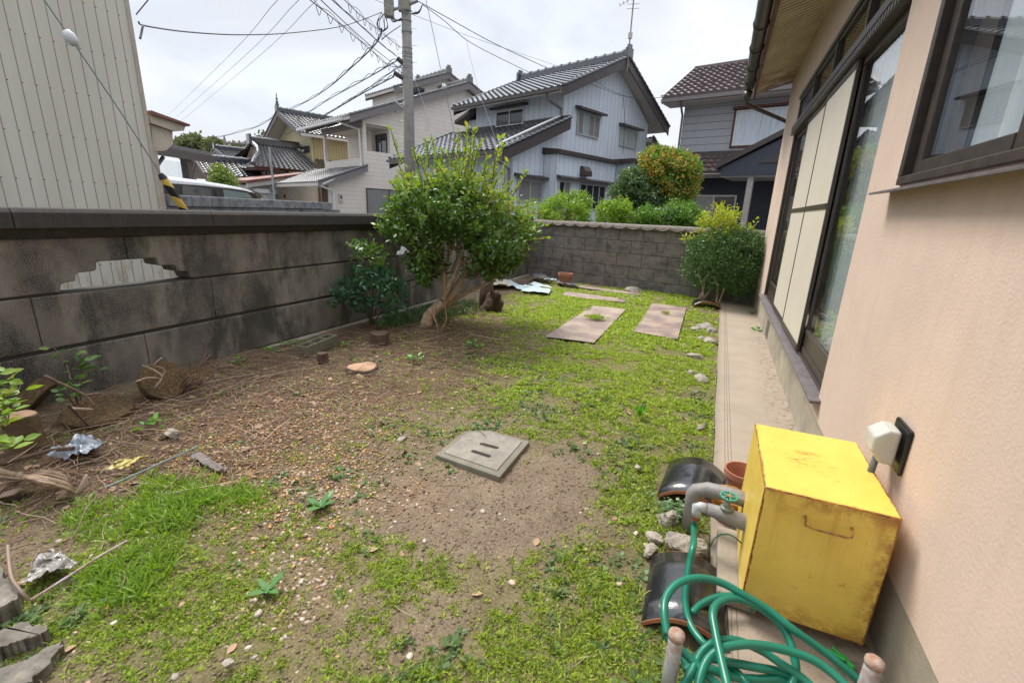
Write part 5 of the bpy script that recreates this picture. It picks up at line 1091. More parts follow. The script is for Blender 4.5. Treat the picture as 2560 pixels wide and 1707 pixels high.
for k, (a, b, lb) in enumerate((((1150,790),(1900,0),'leftmost of the three thin parallel wires rising from behind the shed'), ((1195,810),(2045,0),'middle of the three thin parallel wires rising from behind the shed'), ((1240,828),(2170,0),'rightmost of the three thin parallel wires rising from behind the shed'))):
    wire([('z1',a[0],a[1],60),('z1',(a[0]*.45+b[0]*.55),(a[1]*.45+b[1]*.55)+30,25),('z1',b[0],b[1],13),('z1',2*b[0]-a[0]*.5-b[0]*.5,-b[0]*.15,9)], .009 if k else .009, lb, mat=M_steelw)
wire([('z1',930,103,8),('z1',1015,0,8)], .008, 'short dark wire at the top corner of the cream shed')
wire([('z3',-60,1045,48),('z3',200,925,30),('z3',420,790,22),('z3',640,600,17),('z3',800,450,15),('z3',880,350,14.3),('z3',910,270,14)], .022, 'thick cable bundle rising from the far pole to the cable loops', twin=.10)
wire([('z1',1455,950,70),('z1',1730,878,55),('z3',-60,1045,48)], .03, 'far cable span running to the small far pole', twin=.15)
wire([('z1',1640,985,60),('z1',1900,870,45),('z3',215,1025,32),('z3',430,890,24),('z3',700,740,18),('z3',860,650,15.5),('z3',1045,540,14)], .02, 'second cable bundle reaching the upper clamp on the pole', twin=.10)
wire([('z3',50,1205,34),('z3',370,1045,26),('z3',700,845,19),('z3',1000,640,15),('z3',1085,590,14)], .014, 'third cable bundle from the left reaching the pole', twin=.05)
wire([('z3',380,1045,26),('z3',690,860,19),('z3',900,745,15.5),('z3',1015,685,14)], .022, 'lowest thick cable reaching the lower clamp on the pole', twin=.08)
wire([('z3',240,-20,8.5),('z3',520,205,10),('z3',800,440,12),('z3',960,580,13.4),('z3',1080,605,14)], .010, 'looped cable bundle descending from the top left to the pole', twin=.06, loops=2)
wire([('z3',330,-30,8.5),('z3',600,225,10.5),('z3',820,420,12.5),('z3',1040,590,14)], .010, 'plain cable just right of the looped bundle')
wire([('z3',440,-20,8.5),('z3',700,215,10.8),('z3',900,395,12.8),('z3',1040,505,14)], .011, 'wavy dark cable crossing to the upper clamp', twin=.03)
wire([('z3',550,-20,9),('z3',740,160,10.8),('z3',900,290,12.5),('z3',1075,430,14)], .009, 'upper looped cable meeting the pole below the boxes', twin=.07, loops=2)
wire([('z3',905,355,14.3),('z3',980,295,14.1),('z3',1075,230,14)], .014, 'short branch cable beside the pole boxes')
wire([('z3',1215,5,14),('z3',1500,165,15),('z3',1900,385,16.5),('z3',2352,595,18),('z4',1000,265,18.6)], .013, 'upper dark cable from the pole to the blue house ridge')
wire([('z3',1270,45,14),('z3',1460,185,14.4),('z3',1660,357,15),('z3',1900,490,16),('z3',2230,652,17.5)], .011, 'lower cable from the pole to the blue house roof end')
wire([('z3',830,-5,11),('z3',1200,140,13.5),('z3',1700,330,16),('z3',2352,550,18),('z4',1070,242,19)], .007, 'thinnest pale wire crossing behind the pole top', mat=M_steelw)
wire([('z3',1295,-20,9),('z3',1380,370,9.5),('z3',1463,770,10),('z3',1555,1190,10.5)], .006, 'thin guy wire with a small white insulator before the beige house', mat=M_steelw)
tag(MB().lathe([(.005,-.05),(.04,-.03),(.045,0),(.04,.03),(.005,.05)], 12, PD('z3',1463,772,10)).build('insulator', MATS['white_porcelain'], smooth=True), 'small white porcelain insulator hanging on the thin guy wire', 'insulator')
wire([('z3',1660,357,15),('z3',1690,500,14.7),('z3',1780,830,14),('z3',1915,1230,13)], .006, 'thin greenish drop wire ending behind the bush', mat=M_steelw)
wire([('z3',1175,640,14),('z3',1270,900,13),('z3',1400,1220,12)], .006, 'thin stay wire slanting from the pole into the bush', mat=M_steelw)
wire([('z4',1215,345,18),('z4',1420,425,18),('z4',1630,500,18),('z4',1810,513,19),('z4',2000,516,20)], .010, 'cable from the blue gable across to the grey house eave')
wire([('z4',1340,345,18),('z4',1520,450,18),('z4',1720,525,18.5)], .008, 'short cable crossing the upper blue gable')
wire([('z4',1630,500,17.8),('z4',1645,700,17.8),('z4',1632,1015,17.8)], .010, 'drop cable down the pale blue gable wall')
# far pole
fp = PD('z2',806,670,55)
fpo = thing('far_utility_pole', 'small distant utility pole with crossarm above the far trees', 'utility pole', (fp.x, fp.y, 0))
ft = PD('z2',800,495,55); fm = PD('z2',805,560,55)
MB().lathe([(.22,0),(.16,fm.z),(.05,ft.z)], 8).build('shaft', M_polec, fpo)
MB().tube([(0,0,fm.z), (fxn.x*3.2, fxn.y*3.2, fm.z-.1)], .09, 5).build('crossarm', M_trimgrey, fpo)
MB().tube([(0,0,fm.z-1.3), (fxn.x*1.6, fxn.y*1.6, fm.z-.1)], .07, 5).build('brace', M_trimgrey, fpo)
for k in range(5): c = fxn*(.8+.6*k); MB().lathe([(.09,0),(.06,.25)], 6, (c.x, c.y, fm.z)).build('insulator', M_trimgrey, fpo)
# ================================================================== VEGETATION
def inpoly(x, y, P):
    P = np.asarray(P, float); r = np.zeros(len(x), bool); j = len(P)-1
    for i in range(len(P)):
        c = ((P[i,1] > y) != (P[j,1] > y)) & (x < (P[j,0]-P[i,0])*(y-P[i,1])/(P[j,1]-P[i,1]+1e-12)+P[i,0]); r ^= c; j = i
    return r
def rays(k, x, y):
    o = KT[k]; px = o[0]+x/o[2]; py = o[1]+y/o[2]
    return ((px-1280)/1141.52)[:,None]*r2 + ((853.5-py)/1141.52)[:,None]*u2 + fw
def volume(k, poly, D, dep, n, shell=.55, gap=.33, gsc=5, seed=0):
    """points filling a rounded crown whose silhouette is the surveyed outline and whose depth is 2*dep metres"""
    P = np.asarray(poly, float); lo, hi = P.min(0), P.max(0); c = P.mean(0); out_ = []; tot = 0
    while tot < n:
        x = rng.uniform(lo[0], hi[0], n*2); y = rng.uniform(lo[1], hi[1], n*2); m = inpoly(x, y, P); x, y = x[m], y[m]
        # distance to the outline, normalised
        d = np.full(len(x), 1e9)
        for i in range(len(P)):
            a, b = P[i-1], P[i]; ab = b-a; t = np.clip(((x-a[0])*ab[0]+(y-a[1])*ab[1])/(ab@ab+1e-9), 0, 1); d = np.minimum(d, np.hypot(x-a[0]-t*ab[0], y-a[1]-t*ab[1]))
        rr = np.sqrt(np.clip(1-(1-np.clip(d/(.42*min(hi-lo)), 0, 1))**2, 0, 1))
        s = rng.uniform(-1, 1, len(x)); s = np.sign(s)*np.abs(s)**shell
        dist = D + s*rr*dep; r = rays(k, x, y); t = dist/np.hypot(r[:,0], r[:,1]); Q = np.array([0,0,CAM_H])+r*t[:,None]
        g = fbm(Q[:,0]*1.0+Q[:,2]*.6+seed, Q[:,1]+Q[:,2]*.8, gsc, seed+5, 2); Q = Q[g > gap]; out_.append(Q); tot += len(Q)
    Q = np.concatenate(out_)[:n]; cc = ray(k, c[0], c[1]); t = D/math.hypot(cc[0], cc[1]); return Q, np.array([0,0,CAM_H])+cc*t
def crown(name, k, poly, D, dep, ntw, per, size, mat, parent=None, base=(0,0,0), upb=.5, tl=.12, tmpl=LEAFQ, shell=.5, gap=.33, gsc=5, seed=0, wid=1.0, xmax=None, shrink=1.0):
    pl_ = np.asarray(poly, float); cc_ = pl_.mean(0); hw_ = (pl_.max(0)-pl_.min(0))/2; e_ = shrink*tl*.5*1141/D*KT[k][2]; poly = cc_+(pl_-cc_)*(1-np.minimum(e_/hw_, .3))
    Q, c = volume(k, poly, D, dep, ntw, shell, gap, gsc, seed); d = Q-c; d /= np.linalg.norm(d, axis=1)[:,None]+1e-6; d = d+rdir(len(Q))*.7+np.array([0,0,upb]); d /= np.linalg.norm(d, axis=1)[:,None]
    t = rng.uniform(0, 1, (len(Q), per)); P = (Q[:,None,:] + d[:,None,:]*(t*tl)[:,:,None] + rng.normal(0, tl*.12, (len(Q), per, 3))).reshape(-1, 3)
    if xmax: P[:,0] = np.minimum(P[:,0], xmax)
    dd = np.repeat(d, per, 0)*.45 + rdir(len(P)); N = rdir(len(P), .1, 1); S = size*rng.uniform(.6, 1.25, len(P))
    return scatter(name, P-np.array(base), dd, N, S, mat, tmpl, parent, wid)
F_bush = foliage('bush_leaf', [(.040,.095,.02),(.065,.14,.025),(.10,.19,.03),(.15,.25,.035)], rough=.38, spec=.5)
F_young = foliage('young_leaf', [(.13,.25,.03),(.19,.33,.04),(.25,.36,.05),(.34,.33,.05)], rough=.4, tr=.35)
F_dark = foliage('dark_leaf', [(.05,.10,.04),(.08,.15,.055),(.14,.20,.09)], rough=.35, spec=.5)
F_box = foliage('small_dark_leaf', [(.04,.10,.03),(.07,.15,.04),(.11,.20,.055)], rough=.4)
F_hedge = foliage('hedge_leaf', [(.10,.20,.025),(.18,.31,.032),(.30,.43,.045)], rough=.4, tr=.35)
F_hedge2 = foliage('hedge_leaf_deep', [(.06,.15,.02),(.10,.22,.03),(.16,.29,.04)], rough=.4, tr=.3)
F_os = foliage('osmanthus', [(.10,.17,.04),(.16,.22,.05),(.40,.26,.05),(.52,.31,.05),(.58,.39,.09)], rough=.5, tr=.3)
F_nand = foliage('nandina_leaf', [(.02,.08,.04),(.035,.11,.05),(.05,.14,.06)], rough=.35)
F_nandy = foliage('golden_nandina', [(.22,.33,.03),(.34,.42,.04),(.45,.42,.05)], rough=.4, tr=.35)
F_bush2 = foliage('olive_leaf', [(.09,.15,.03),(.14,.21,.04),(.20,.26,.05)], rough=.5)
F_far = foliage('far_tree_leaf', [(.07,.10,.045),(.10,.13,.06),(.14,.15,.07)], rough=.6)
# main leaning bush
tb = G('r24',880,892); T0 = np.array(tb)
tree = thing('leaning_bush', 'large leaning bush with pale multiple trunks and upright young shoots beside the left wall', 'bush', tuple(tb))
def tp(x, y, D): p = PD('r24', x, y, D); return p - tb
tk = MB(); b0 = tp(880,905,4.26)
def limb(pts, r): 
    P = smooth_path(pts, 5); n = len(P); rr = [r[0] + (r[1]-r[0])*(i/(n-1))**.8 for i in range(n)]; rr = [x*(1+.07*math.sin(i*1.9)) for i, x in enumerate(rr)]; tk.tube(P, rr, 10)
limb([Vector((.0,.0,-.05)), Vector((.0,.0,.0)), tp(893,840,4.2), tp(920,765,4.2), tp(975,710,4.2), tp(1030,660,4.2)], (.066,.046))
limb([tp(1005,690,4.27), tp(1040,620,4.26), tp(1047,520,4.26), tp(1035,400,4.28), tp(1010,280,4.3), tp(985,180,4.32)], (.036,.018))
limb([tp(1015,680,4.28), tp(1045,610,4.22), tp(1085,510,4.2), tp(1130,430,4.22), tp(1175,320,4.25), tp(1190,290,4.25)], (.028,.014))
limb([tp(1030,665,4.29), tp(1100,600,4.3), tp(1150,530,4.32), tp(1210,440,4.35), tp(1280,355,4.4), tp(1320,260,4.45), tp(1340,150,4.5)], (.042,.018))
limb([tp(1280,360,4.4), tp(1225,330,4.36), tp(1195,290,4.34)], (.014,.011)); limb([tp(1290,330,4.4), tp(1350,350,4.4)], (.010,.007))
limb([tp(1010,700,4.3), tp(1110,645,4.35), tp(1200,590,4.42), tp(1300,545,4.5), tp(1390,505,4.6), tp(1530,410,4.7)], (.034,.013))
limb([tp(1060,705,4.35), tp(1180,690,4.5)], (.018,.01))
rl = random.Random(11)
for k in range(15):
    a = tp(1010+rl.random()*320, 420-rl.random()*260, 4.15+rl.random()*.5); b_ = a + Vector((rl.uniform(-.35,.45), rl.uniform(-.2,.3), rl.uniform(.2,.5))); limb([a, (a+b_)/2+Vector((rl.uniform(-.04,.04),0,.03)), b_], (.010,.004))
tk.build('trunk', M_bark, tree, smooth=True)
OUT = [(190,720),(245,650),(265,590),(310,540),(390,500),(470,510),(560,490),(700,480),(800,490),(890,540),(980,620),(1060,680),(1150,710),(1210,770),(1210,850),(1150,930),(1050,1000),(960,1060),(860,1090),(830,1000),(730,900),(660,850),(600,860),(560,980),(500,1120),(420,1090),(380,960),(300,870),(190,790)]
crown('foliage', 'r27', OUT, 4.42, .66, 1500, 10, .047, F_bush, tree, T0, .2, .10, LEAF, .7, .38, 5, shrink=0)
# fresh growth sits on the upper and right sides
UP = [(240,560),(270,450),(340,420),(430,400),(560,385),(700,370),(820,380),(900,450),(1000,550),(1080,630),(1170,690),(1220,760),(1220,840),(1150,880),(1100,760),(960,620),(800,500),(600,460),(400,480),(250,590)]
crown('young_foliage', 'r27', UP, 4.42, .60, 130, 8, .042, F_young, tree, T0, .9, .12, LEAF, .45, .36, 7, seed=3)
SH = [(290,300,215,60),(410,330,370,180),(480,330,455,130),(540,400,500,110),(560,330,580,190),(690,420,610,220),(700,440,760,40),(640,240,700,90),(730,380,780,120),(800,330,850,140),(770,400,820,180),(930,420,985,120),(940,450,1040,290),(960,600,1070,420),(1050,560,1170,350),(1000,480,1010,330),(1080,640,1220,580),(1100,700,1290,640),(1130,780,1300,740),(1150,850,1315,830),(250,480,200,430),(240,560,180,540),(200,700,95,670),(180,760,100,735),(900,560,870,300),(420,510,330,320),(330,480,255,250),(600,480,580,280),(660,500,690,150),(760,480,800,60),(720,500,745,210),(820,480,900,250),(500,480,420,250),(380,500,300,360),(900,520,960,330),(990,560,1100,470),(560,500,530,200),(880,500,1000,170),(440,470,400,300),(350,420,260,360),(620,440,540,300),(860,480,900,330)]
shb = MB(); LP = []; LD = []; LS = []
for i, (x0, y0, x1, y1) in enumerate(SH):
    D_ = 4.42 + rl.uniform(-.45,.35); a = PD('r27',x0,y0,D_)-tb; b_ = PD('r27',x1,y1,D_+rl.uniform(-.05,.05))-tb; P = smooth_path([a, (a+b_)/2+Vector((rl.uniform(-.015,.015),0,0)), b_], 6); shb.tube(P, [.0065-.004*j/(len(P)-1) for j in range(len(P))], 5)
    L_ = (b_-a).length; n = int(L_/.011)
    for j in range(n):
        t = j/n
        if t < .2 and rl.random() < .5: continue
        p = a.lerp(b_, t); q_ = j*2.4; dr = (b_-a).normalized(); sd2 = Vector((math.cos(q_), math.sin(q_), .5)); LP.append(p); LD.append(dr*.5+sd2*.8); LS.append((.040 if t < .9 else .052)*rl.uniform(.7,1.25))
shb.build('young_shoots', M_twig, tree, smooth=True)
scatter('shoot_leaves', LP, LD, rdir(len(LP), .2, 1), LS, F_young, LEAF, tree)
FORK = PD('r27',690,1050,4.4)-tb
FAN = [(150,720),(200,600),(215,480),(250,380),(330,340),(420,330),(500,300),(600,270),(700,250),(800,250),(880,290),(960,360),(1030,440),(1100,540),(1170,620),(1240,690),(1280,760),(1290,840),(1240,920),(1150,980),(1040,1030),(960,1080),(880,1100),(430,1090),(390,1000),(330,900),(240,820)]
fb = MB(); LP = []; LD = []; LS = []
for i in range(230):
    k_ = rl.random()*len(FAN); a0_ = FAN[int(k_)]; a1_ = FAN[(int(k_)+1) % len(FAN)]; f_ = k_-int(k_); ex, ey = a0_[0]+(a1_[0]-a0_[0])*f_, a0_[1]+(a1_[1]-a0_[1])*f_; sh_ = rl.uniform(.55,1.0); ex, ey = 690+(ex-690)*sh_, 900+(ey-900)*sh_
    dd_ = rl.uniform(-.6,.6)*math.sqrt(max(.05, 1-sh_*sh_*.85)); b_ = PD('r27',ex,ey,4.42+dd_)-tb; a = FORK.lerp(b_, rl.uniform(.42,.62)) + Vector((rl.uniform(-.06,.06),rl.uniform(-.06,.06),rl.uniform(-.10,.0)))
    m_ = (a+b_)/2+Vector((rl.uniform(-.03,.03),rl.uniform(-.03,.03),-.02)); P = smooth_path([a, m_, b_], 4); fb.tube(P, [.006-.004*j/(len(P)-1) for j in range(len(P))], 4); L_ = (b_-a).length; n = int(L_/.013); dr = (b_-a).normalized()
    for j in range(n):
        t = j/n
        if rl.random() < .25: continue
        q_ = j*2.4+i; LP.append(a.lerp(b_, t)+Vector((rl.uniform(-.02,.02),rl.uniform(-.02,.02),rl.uniform(-.02,.02)))); LD.append(dr*.6+Vector((math.cos(q_), math.sin(q_), rl.uniform(-.2,.6)))); LS.append(.050*rl.uniform(.6,1.25))
fb.build('branches', M_twig, tree, smooth=True)
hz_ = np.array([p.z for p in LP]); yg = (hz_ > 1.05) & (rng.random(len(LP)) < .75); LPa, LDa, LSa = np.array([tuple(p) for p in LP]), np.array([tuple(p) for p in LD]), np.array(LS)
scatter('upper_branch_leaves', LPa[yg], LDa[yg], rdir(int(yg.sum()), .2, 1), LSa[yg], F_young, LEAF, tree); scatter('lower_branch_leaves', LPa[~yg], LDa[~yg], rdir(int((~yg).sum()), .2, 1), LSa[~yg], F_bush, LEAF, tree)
vn = MB(); 
for pts in ([tp(965,700,4.15), tp(960,760,4.1), tp(985,860,4.05), tp(992,905,4.02)], [tp(1040,350,4.2), tp(1047,520,4.12), tp(1050,680,4.1), tp(1060,800,4.05), tp(1015,900,4.02)], [tp(930,705,4.2), tp(955,780,4.1), tp(985,850,4.05)]): vn.tube(smooth_path(pts, 5), .004, 5)
vn.build('hanging_vine', M_cutwood, tree)

# nandina beside the wall
nb = G('r24',430,830); nd = thing('nandina', 'dark green nandina plant growing against the left wall beside the leaning bush', 'plant', tuple(nb))
crown('foliage', 'r24', [(100,640),(190,560),(200,430),(300,360),(420,340),(560,370),(660,430),(700,560),(730,680),(660,740),(450,740),(330,700),(260,650),(160,690)], 4.25, .22, 105, 9, .055, F_nand, nd, tuple(nb), .1, .12, LEAF, .8, .40, 6, wid=.9)
crown('top_foliage', 'r24', [(280,190),(400,180),(560,200),(520,280),(470,330),(420,320),(330,270)], 4.2, .15, 45, 8, .045, F_bush, nd, tuple(nb), .2, .1, LEAFQ, .8, .25, 6, wid=.75)
st_ = MB()
for x, y in ((430,340),(360,500),(520,480),(600,640),(300,620)): p = PD('r24',x,y,4.25)-nb; st_.tube(smooth_path([Vector((.0,.0,-.03)), p*.5+Vector((.02,0,.02)), p], 4), .006, 5)
st_.build('stems', M_twig, nd)

# shrub at the walkway end with golden nandina above it
sb0 = G('r7',1690,795); sh0 = thing('rounded_shrub', 'dense dark green shrub at the end of the walkway before the rear wall', 'shrub', tuple(sb0))
crown('foliage', 'r7', [(1475,600),(1520,450),(1560,350),(1680,300),(1850,270),(2000,290),(2090,340),(2100,480),(2070,640),(2040,740),(1900,770),(1780,720),(1640,735),(1540,680)], 6.75, .42, 2200, 10, .028, F_box, sh0, tuple(sb0), .35, .11, LEAFQ, .5, .36, 5, xmax=.50)
st_ = MB()
for (x, y, x2, y2) in ((1600,790,1650,640),(1620,790,1720,660),(1740,790,1720,620),(1750,800,1800,640),(1640,780,1600,600)): a = PD('r7',x,y,6.6)-sb0; b_ = PD('r7',x2,y2,6.75)-sb0; st_.tube(smooth_path([a-Vector((0,0,.05)), (a+b_)/2+Vector((.03,0,0)), b_], 4), .014, 6)
st_.build('stems', M_bark, sh0)
nb2 = G('r7',1760,760); ny = thing('golden_nandina', 'yellow green nandina rising above the dark rounded shrub and the rear wall', 'plant', tuple(nb2))
crown('foliage', 'r7', [(1620,220),(1670,150),(1740,110),(1830,140),(1900,170),(1880,230),(1820,290),(1700,310),(1610,290)], 6.95, .28, 150, 8, .05, F_nandy, ny, tuple(nb2), .4, .13, LEAFQ, .8, .34, 7, wid=.8, xmax=.5)
crown('side_foliage', 'r7', [(1490,370),(1600,300),(1700,290),(1960,250),(2030,210),(2000,270),(1850,320),(1600,340)], 6.75, .2, 60, 6, .05, F_nandy, ny, tuple(nb2), .1, .12, LEAFQ, .8, .3, 7, wid=.8, xmax=.5)
st_ = MB(); 
for x, y in ((1700,120),(1780,110),(1850,170),(1730,200)): p = PD('r7',x,y,6.95)-nb2; st_.tube([Vector((0,0,0)), p*.5+Vector((.02,0,0)), p], .008, 5)
st_.build('stems', M_bark, ny)

# hedge shrubs and trees beyond the rear wall
def bushthing(name, lb, k, poly, D, dep, ntw, per, size, mat, group=None, cat='shrub', upb=.4, tl=.15, seed=0, trunk=True, gap=.33, extra=None, tmpl=LEAFQ, gsc=5):
    c = np.asarray(poly, float).mean(0); p = PD(k, c[0], c[1], D); r = thing(name, lb, cat, (p.x, p.y, -.05), 0, group)
    crown('foliage', k, poly, D, dep, ntw, per, size, mat, r, (p.x, p.y, -.05), upb, tl, tmpl, .55, gap, gsc, seed)
    if extra: crown('flowers', k, poly, D-.02, dep*1.04, *extra[:2], extra[2], extra[3], r, (p.x, p.y, -.05), upb, tl, LEAFQ, .4, gap, gsc, seed)
    if trunk:
        m = MB(); q0 = random.Random(seed+1)
        for j in range(4): m.tube(smooth_path([Vector((q0.uniform(-.08,.08),q0.uniform(-.08,.08),0)), Vector((q0.uniform(-.15,.15)*dep,0,p.z*.4)), Vector((q0.uniform(-.7,.7)*dep,q0.uniform(-.5,.5)*dep,(p.z+.1)*.95))], 4), .03*min(3, max(.6,dep)), 6)
        m.build('trunk', M_bark, r)
    return r
HG = 'hedge shrubs growing behind the rear block wall'
bushthing('hedge_shrub', 'leftmost light green rounded hedge shrub below the blue house windows', 'r7', [(470,300),(455,150),(500,70),(600,25),(700,5),(780,25),(820,90),(830,300)], 8.75, .45, 1500, 9, .040, F_hedge, HG, seed=11, upb=.2, tl=.13, gap=.44)
bushthing('hedge_shrub', 'middle light green hedge shrub in front of the dark leafy shrub', 'r7', [(870,300),(865,110),(920,55),(1010,40),(1080,85),(1110,150),(1110,300)], 8.5, .4, 1000, 9, .038, F_hedge, HG, seed=12, upb=.2, tl=.13, gap=.44)
bushthing('hedge_shrub', 'rightmost deeper green hedge shrub below the orange flowering bush', 'r7', [(1140,300),(1160,160),(1230,100),(1310,110),(1400,75),(1480,95),(1560,105),(1640,165),(1680,300)], 8.6, .45, 1500, 9, .042, F_hedge2, HG, seed=13, upb=.2, tl=.13, gap=.42)
bushthing('small_hedge_plant', 'tiny light green plant behind the wall just right of the leaning bush', 'z4', [(760,1560),(750,1470),(830,1440),(900,1480),(960,1520),(960,1600)], 9.0, .2, 120, 7, .04, F_hedge, None, 'plant', seed=14)
bushthing('osmanthus_tree', 'round bush covered in orange flowers in front of the grey house', 'z5', [(300,1000),(320,910),(400,850),(520,865),(640,900),(740,950),(775,1020),(765,1110),(745,1210),(710,1290),(600,1290),(430,1230),(320,1120)], 10.2, .65, 2600, 8, .055, F_hedge2, None, 'tree', seed=15, extra=(2100, 7, .048, F_os), gap=.36)
bushthing('dark_shrub', 'dark glossy green shrub left of the orange flowering bush', 'z5', [(150,1150),(165,1060),(250,1000),(330,1060),(400,1160),(490,1210),(490,1330),(200,1330),(165,1230)], 9.8, .5, 1000, 10, .06, F_dark, None, seed=16)
bushthing('conifer_sapling', 'small dark feathery sapling below the bay window of the blue house', 'z4', [(1510,1380),(1530,1320),(1600,1320),(1620,1400),(1580,1440)], 9.6, .2, 90, 8, .05, F_dark, None, 'plant', seed=17)
bushthing('garden_tree', 'yellow green small tree between the tiled roofs behind the white van', 'z2', [(690,930),(690,850),(715,780),(760,800),(830,850),(870,910),(870,960)], 22,   .8, 500, 9, .11, F_bush2, None, 'tree', tl=.3, seed=18, gsc=1.5)
TG = 'distant trees on the skyline at the left'
bushthing('distant_tree', 'leftmost distant tree rising over the carport roof', 'z2', [(330,700),(360,590),(400,550),(450,535),(500,515),(560,520),(600,570),(620,700)], 85, 4, 800, 9, .55, F_far, TG, 'tree', tl=.8, seed=19, gsc=.25)
bushthing('distant_tree', 'middle distant tree left of the small far utility pole', 'z2', [(620,700),(630,570),(680,548),(740,555),(790,600),(800,760),(640,760)], 80, 3.5, 700, 9, .5, F_far, TG, 'tree', tl=.8, seed=20, gsc=.25)
bushthing('distant_tree', 'rightmost distant tree behind the black tiled hip roof', 'z2', [(810,760),(815,640),(860,600),(930,600),(1000,620),(1020,760)], 75, 3.5, 800, 9, .5, F_far, TG, 'tree', tl=.8, seed=21, gsc=.25)
bushthing('distant_tree', 'small distant treetop between the far roofs left of the mustard house', 'z2', [(1120,580),(1130,550),(1180,540),(1230,555),(1240,600)], 70, 1.5, 160, 8, .5, F_far, TG, 'tree', tl=1.2, seed=22, gsc=.3)

# seedlings, weeds and rosettes
F_weed = foliage('weed_leaf', [(.07,.22,.03),(.11,.30,.04),(.16,.36,.05)], rough=.4, tr=.3)
def leafy(name, lb, base, stems, mat, size, cat='plant', group=None, per=10, wid=1.0, r=.003, jit=.03):
    root = thing(name, lb, cat, tuple(base), 0, group); m = MB(); P = []; D_ = []; S = []; b0_ = Vector(base)
    for s_ in stems:
        pts = [Vector(p)-b0_ for p in s_]; sp = smooth_path([Vector((0,0,-.01))]+pts, 5); m.tube(sp, [r*(1-.6*i/(len(sp)-1)) for i in range(len(sp))], 5)
        for j in range(per):
            t = .35+.65*j/per; i = int(t*(len(sp)-1)); q_ = j*2.5; P.append(sp[i]+Vector((rl.uniform(-jit,jit),rl.uniform(-jit,jit),rl.uniform(-jit,jit)))); D_.append(Vector((math.cos(q_),math.sin(q_),.25))); S.append(size*rl.uniform(.7,1.3))
    m.build('stems', M_twig, root); scatter('leaves', P, D_, rdir(len(P), .4, 1), S, mat, LEAF, root, wid); return root
b1_ = G('r8',520,1420); X_ = -2.95
leafy('sapling', 'young green sapling with toothed leaves against the wall at the left', b1_, [[PX('r8',480,1300,-2.75), PX('r8',430,1120,-2.85), PX('r8',330,990,X_)], [PX('r8',500,1300,-2.75), PX('r8',560,1180,-2.8), PX('r8',650,1150,-2.8)], [PX('r8',440,1330,-2.7), PX('r8',420,1250,-2.75)], [PX('r8',540,1100,-2.85), PX('r8',590,1080,-2.85)]], F_bush, .045, per=14, jit=.02)
b2_ = G('r8',40,1560); leafy('young_shrub', 'small leafy shrub cut off by the left edge above the log', b2_, [[PX('r8',20,1400,-2.5), PX('r8',40,1250,-2.5), PX('r8',90,1180,-2.5)], [PX('r8',30,1400,-2.45), PX('r8',-30,1300,-2.5), PX('r8',-40,1150,-2.5)], [PX('r8',60,1450,-2.45), PX('r8',140,1250,-2.5)], [PX('r8',0,1500,-2.4), PX('r8',80,1440,-2.4)], [PX('r21',20,560,-2.3), PX('r21',120,545,-2.3)]], F_young, .048, per=15, jit=.02)
def clump(lb, base, n, size, mat, group=None, name='weed', flat=.35, wid=1.0, tmpl=LEAF):
    base = (base[0], base[1], float(gz(base[0], base[1]))+.004)
    a = rng.uniform(0, 6.28, n); el = rng.uniform(.05, flat*2, n); rr = rng.uniform(0, size*1.2, n); P = np.stack([rr*np.cos(a), rr*np.sin(a), rng.uniform(.0, size, n)], 1)+np.array(base); D_ = np.stack([np.cos(a), np.sin(a), el], 1)
    return tag(scatter(name, P, D_, rdir(n, .6, 1), size*rng.uniform(.6,1.2,n), mat, tmpl, wid=wid), lb, 'weed', group)
WG = 'small broad leaved weeds in the dead twigs by the wall'
for i, (k, x, y, lb) in enumerate((('r8',1560,1130,'weed by the wall footing right of the upright concrete disc'),('r8',1780,1060,'round leaved weed left of the hollow block'),('r8',1870,1010,'tiny weed beside the wall left of the hollow block'),('r8',1970,1000,'weed touching the left end of the hollow block'),('r8',2230,995,'weed at the right end of the hollow block'),('r24',800,1150,'bright pair of leaves standing in the bare soil right of the cut stump'),('r24',1290,1040,'bright weed in the soil right of the leaning bush'),('r24',570,880,'yellowish weed behind the small standing stump'),('r21',1000,440,'dark leafed weed in the twigs above the yellow plastic'),('r8',1610,1020,'grassy weed growing against the wall left of the hollow block'))):
    clump(lb, G(k,x,y,.0), 16, .036 if i < 5 else .05, F_weed, WG)
for k, x, y, lb, s_ in (('r21',2095,925,'upper broad leaved rosette weed on the pale gravel',.075),('r21',1745,1460,'lower broad leaved rosette weed on the pale gravel',.058)):
    a = np.array([.2,.9,1.9,2.7,3.4,4.3,5.0,5.8,6.5,2.2,4.8,.5])+s_*20; c = G(k,x,y,.02); c.z = float(gz(c.x, c.y))+.008; P = np.tile(np.array(c), (12,1)); D_ = np.stack([np.cos(a), np.sin(a), rng.uniform(.15,.9,12)], 1)
    tag(scatter('rosette_weed', P, D_, np.tile([0,0,1.], (12,1)), s_*np.array([1.1,.5,.9,.45,1.2,.6,1.0,.5,.8,.5,.45,.4]), foliage('rosette_leaf', [(.08,.20,.06),(.13,.27,.085)], tr=.15) if 'rosette_leaf' not in MATS else MATS['rosette_leaf'], LEAF, wid=.75), lb, 'weed', 'rosette weeds on the gravel')
for j, (x, y) in enumerate(((1550,90),)): c = G('r25',x,y,0); a = rng.uniform(0,6.28,12); tag(scatter('tall_weed', np.tile(np.array(c),(12,1)), np.stack([np.cos(a)*.5,np.sin(a)*.5,np.ones(12)],1), rdir(12,.2,1), .085*rng.uniform(.6,1.1,12), F_weed, LEAF, wid=.42), 'taller upright weed in the bright grass near the walkway', 'weed')
for i, (x, y, lb) in enumerate(((6.55,0,''),)): pass
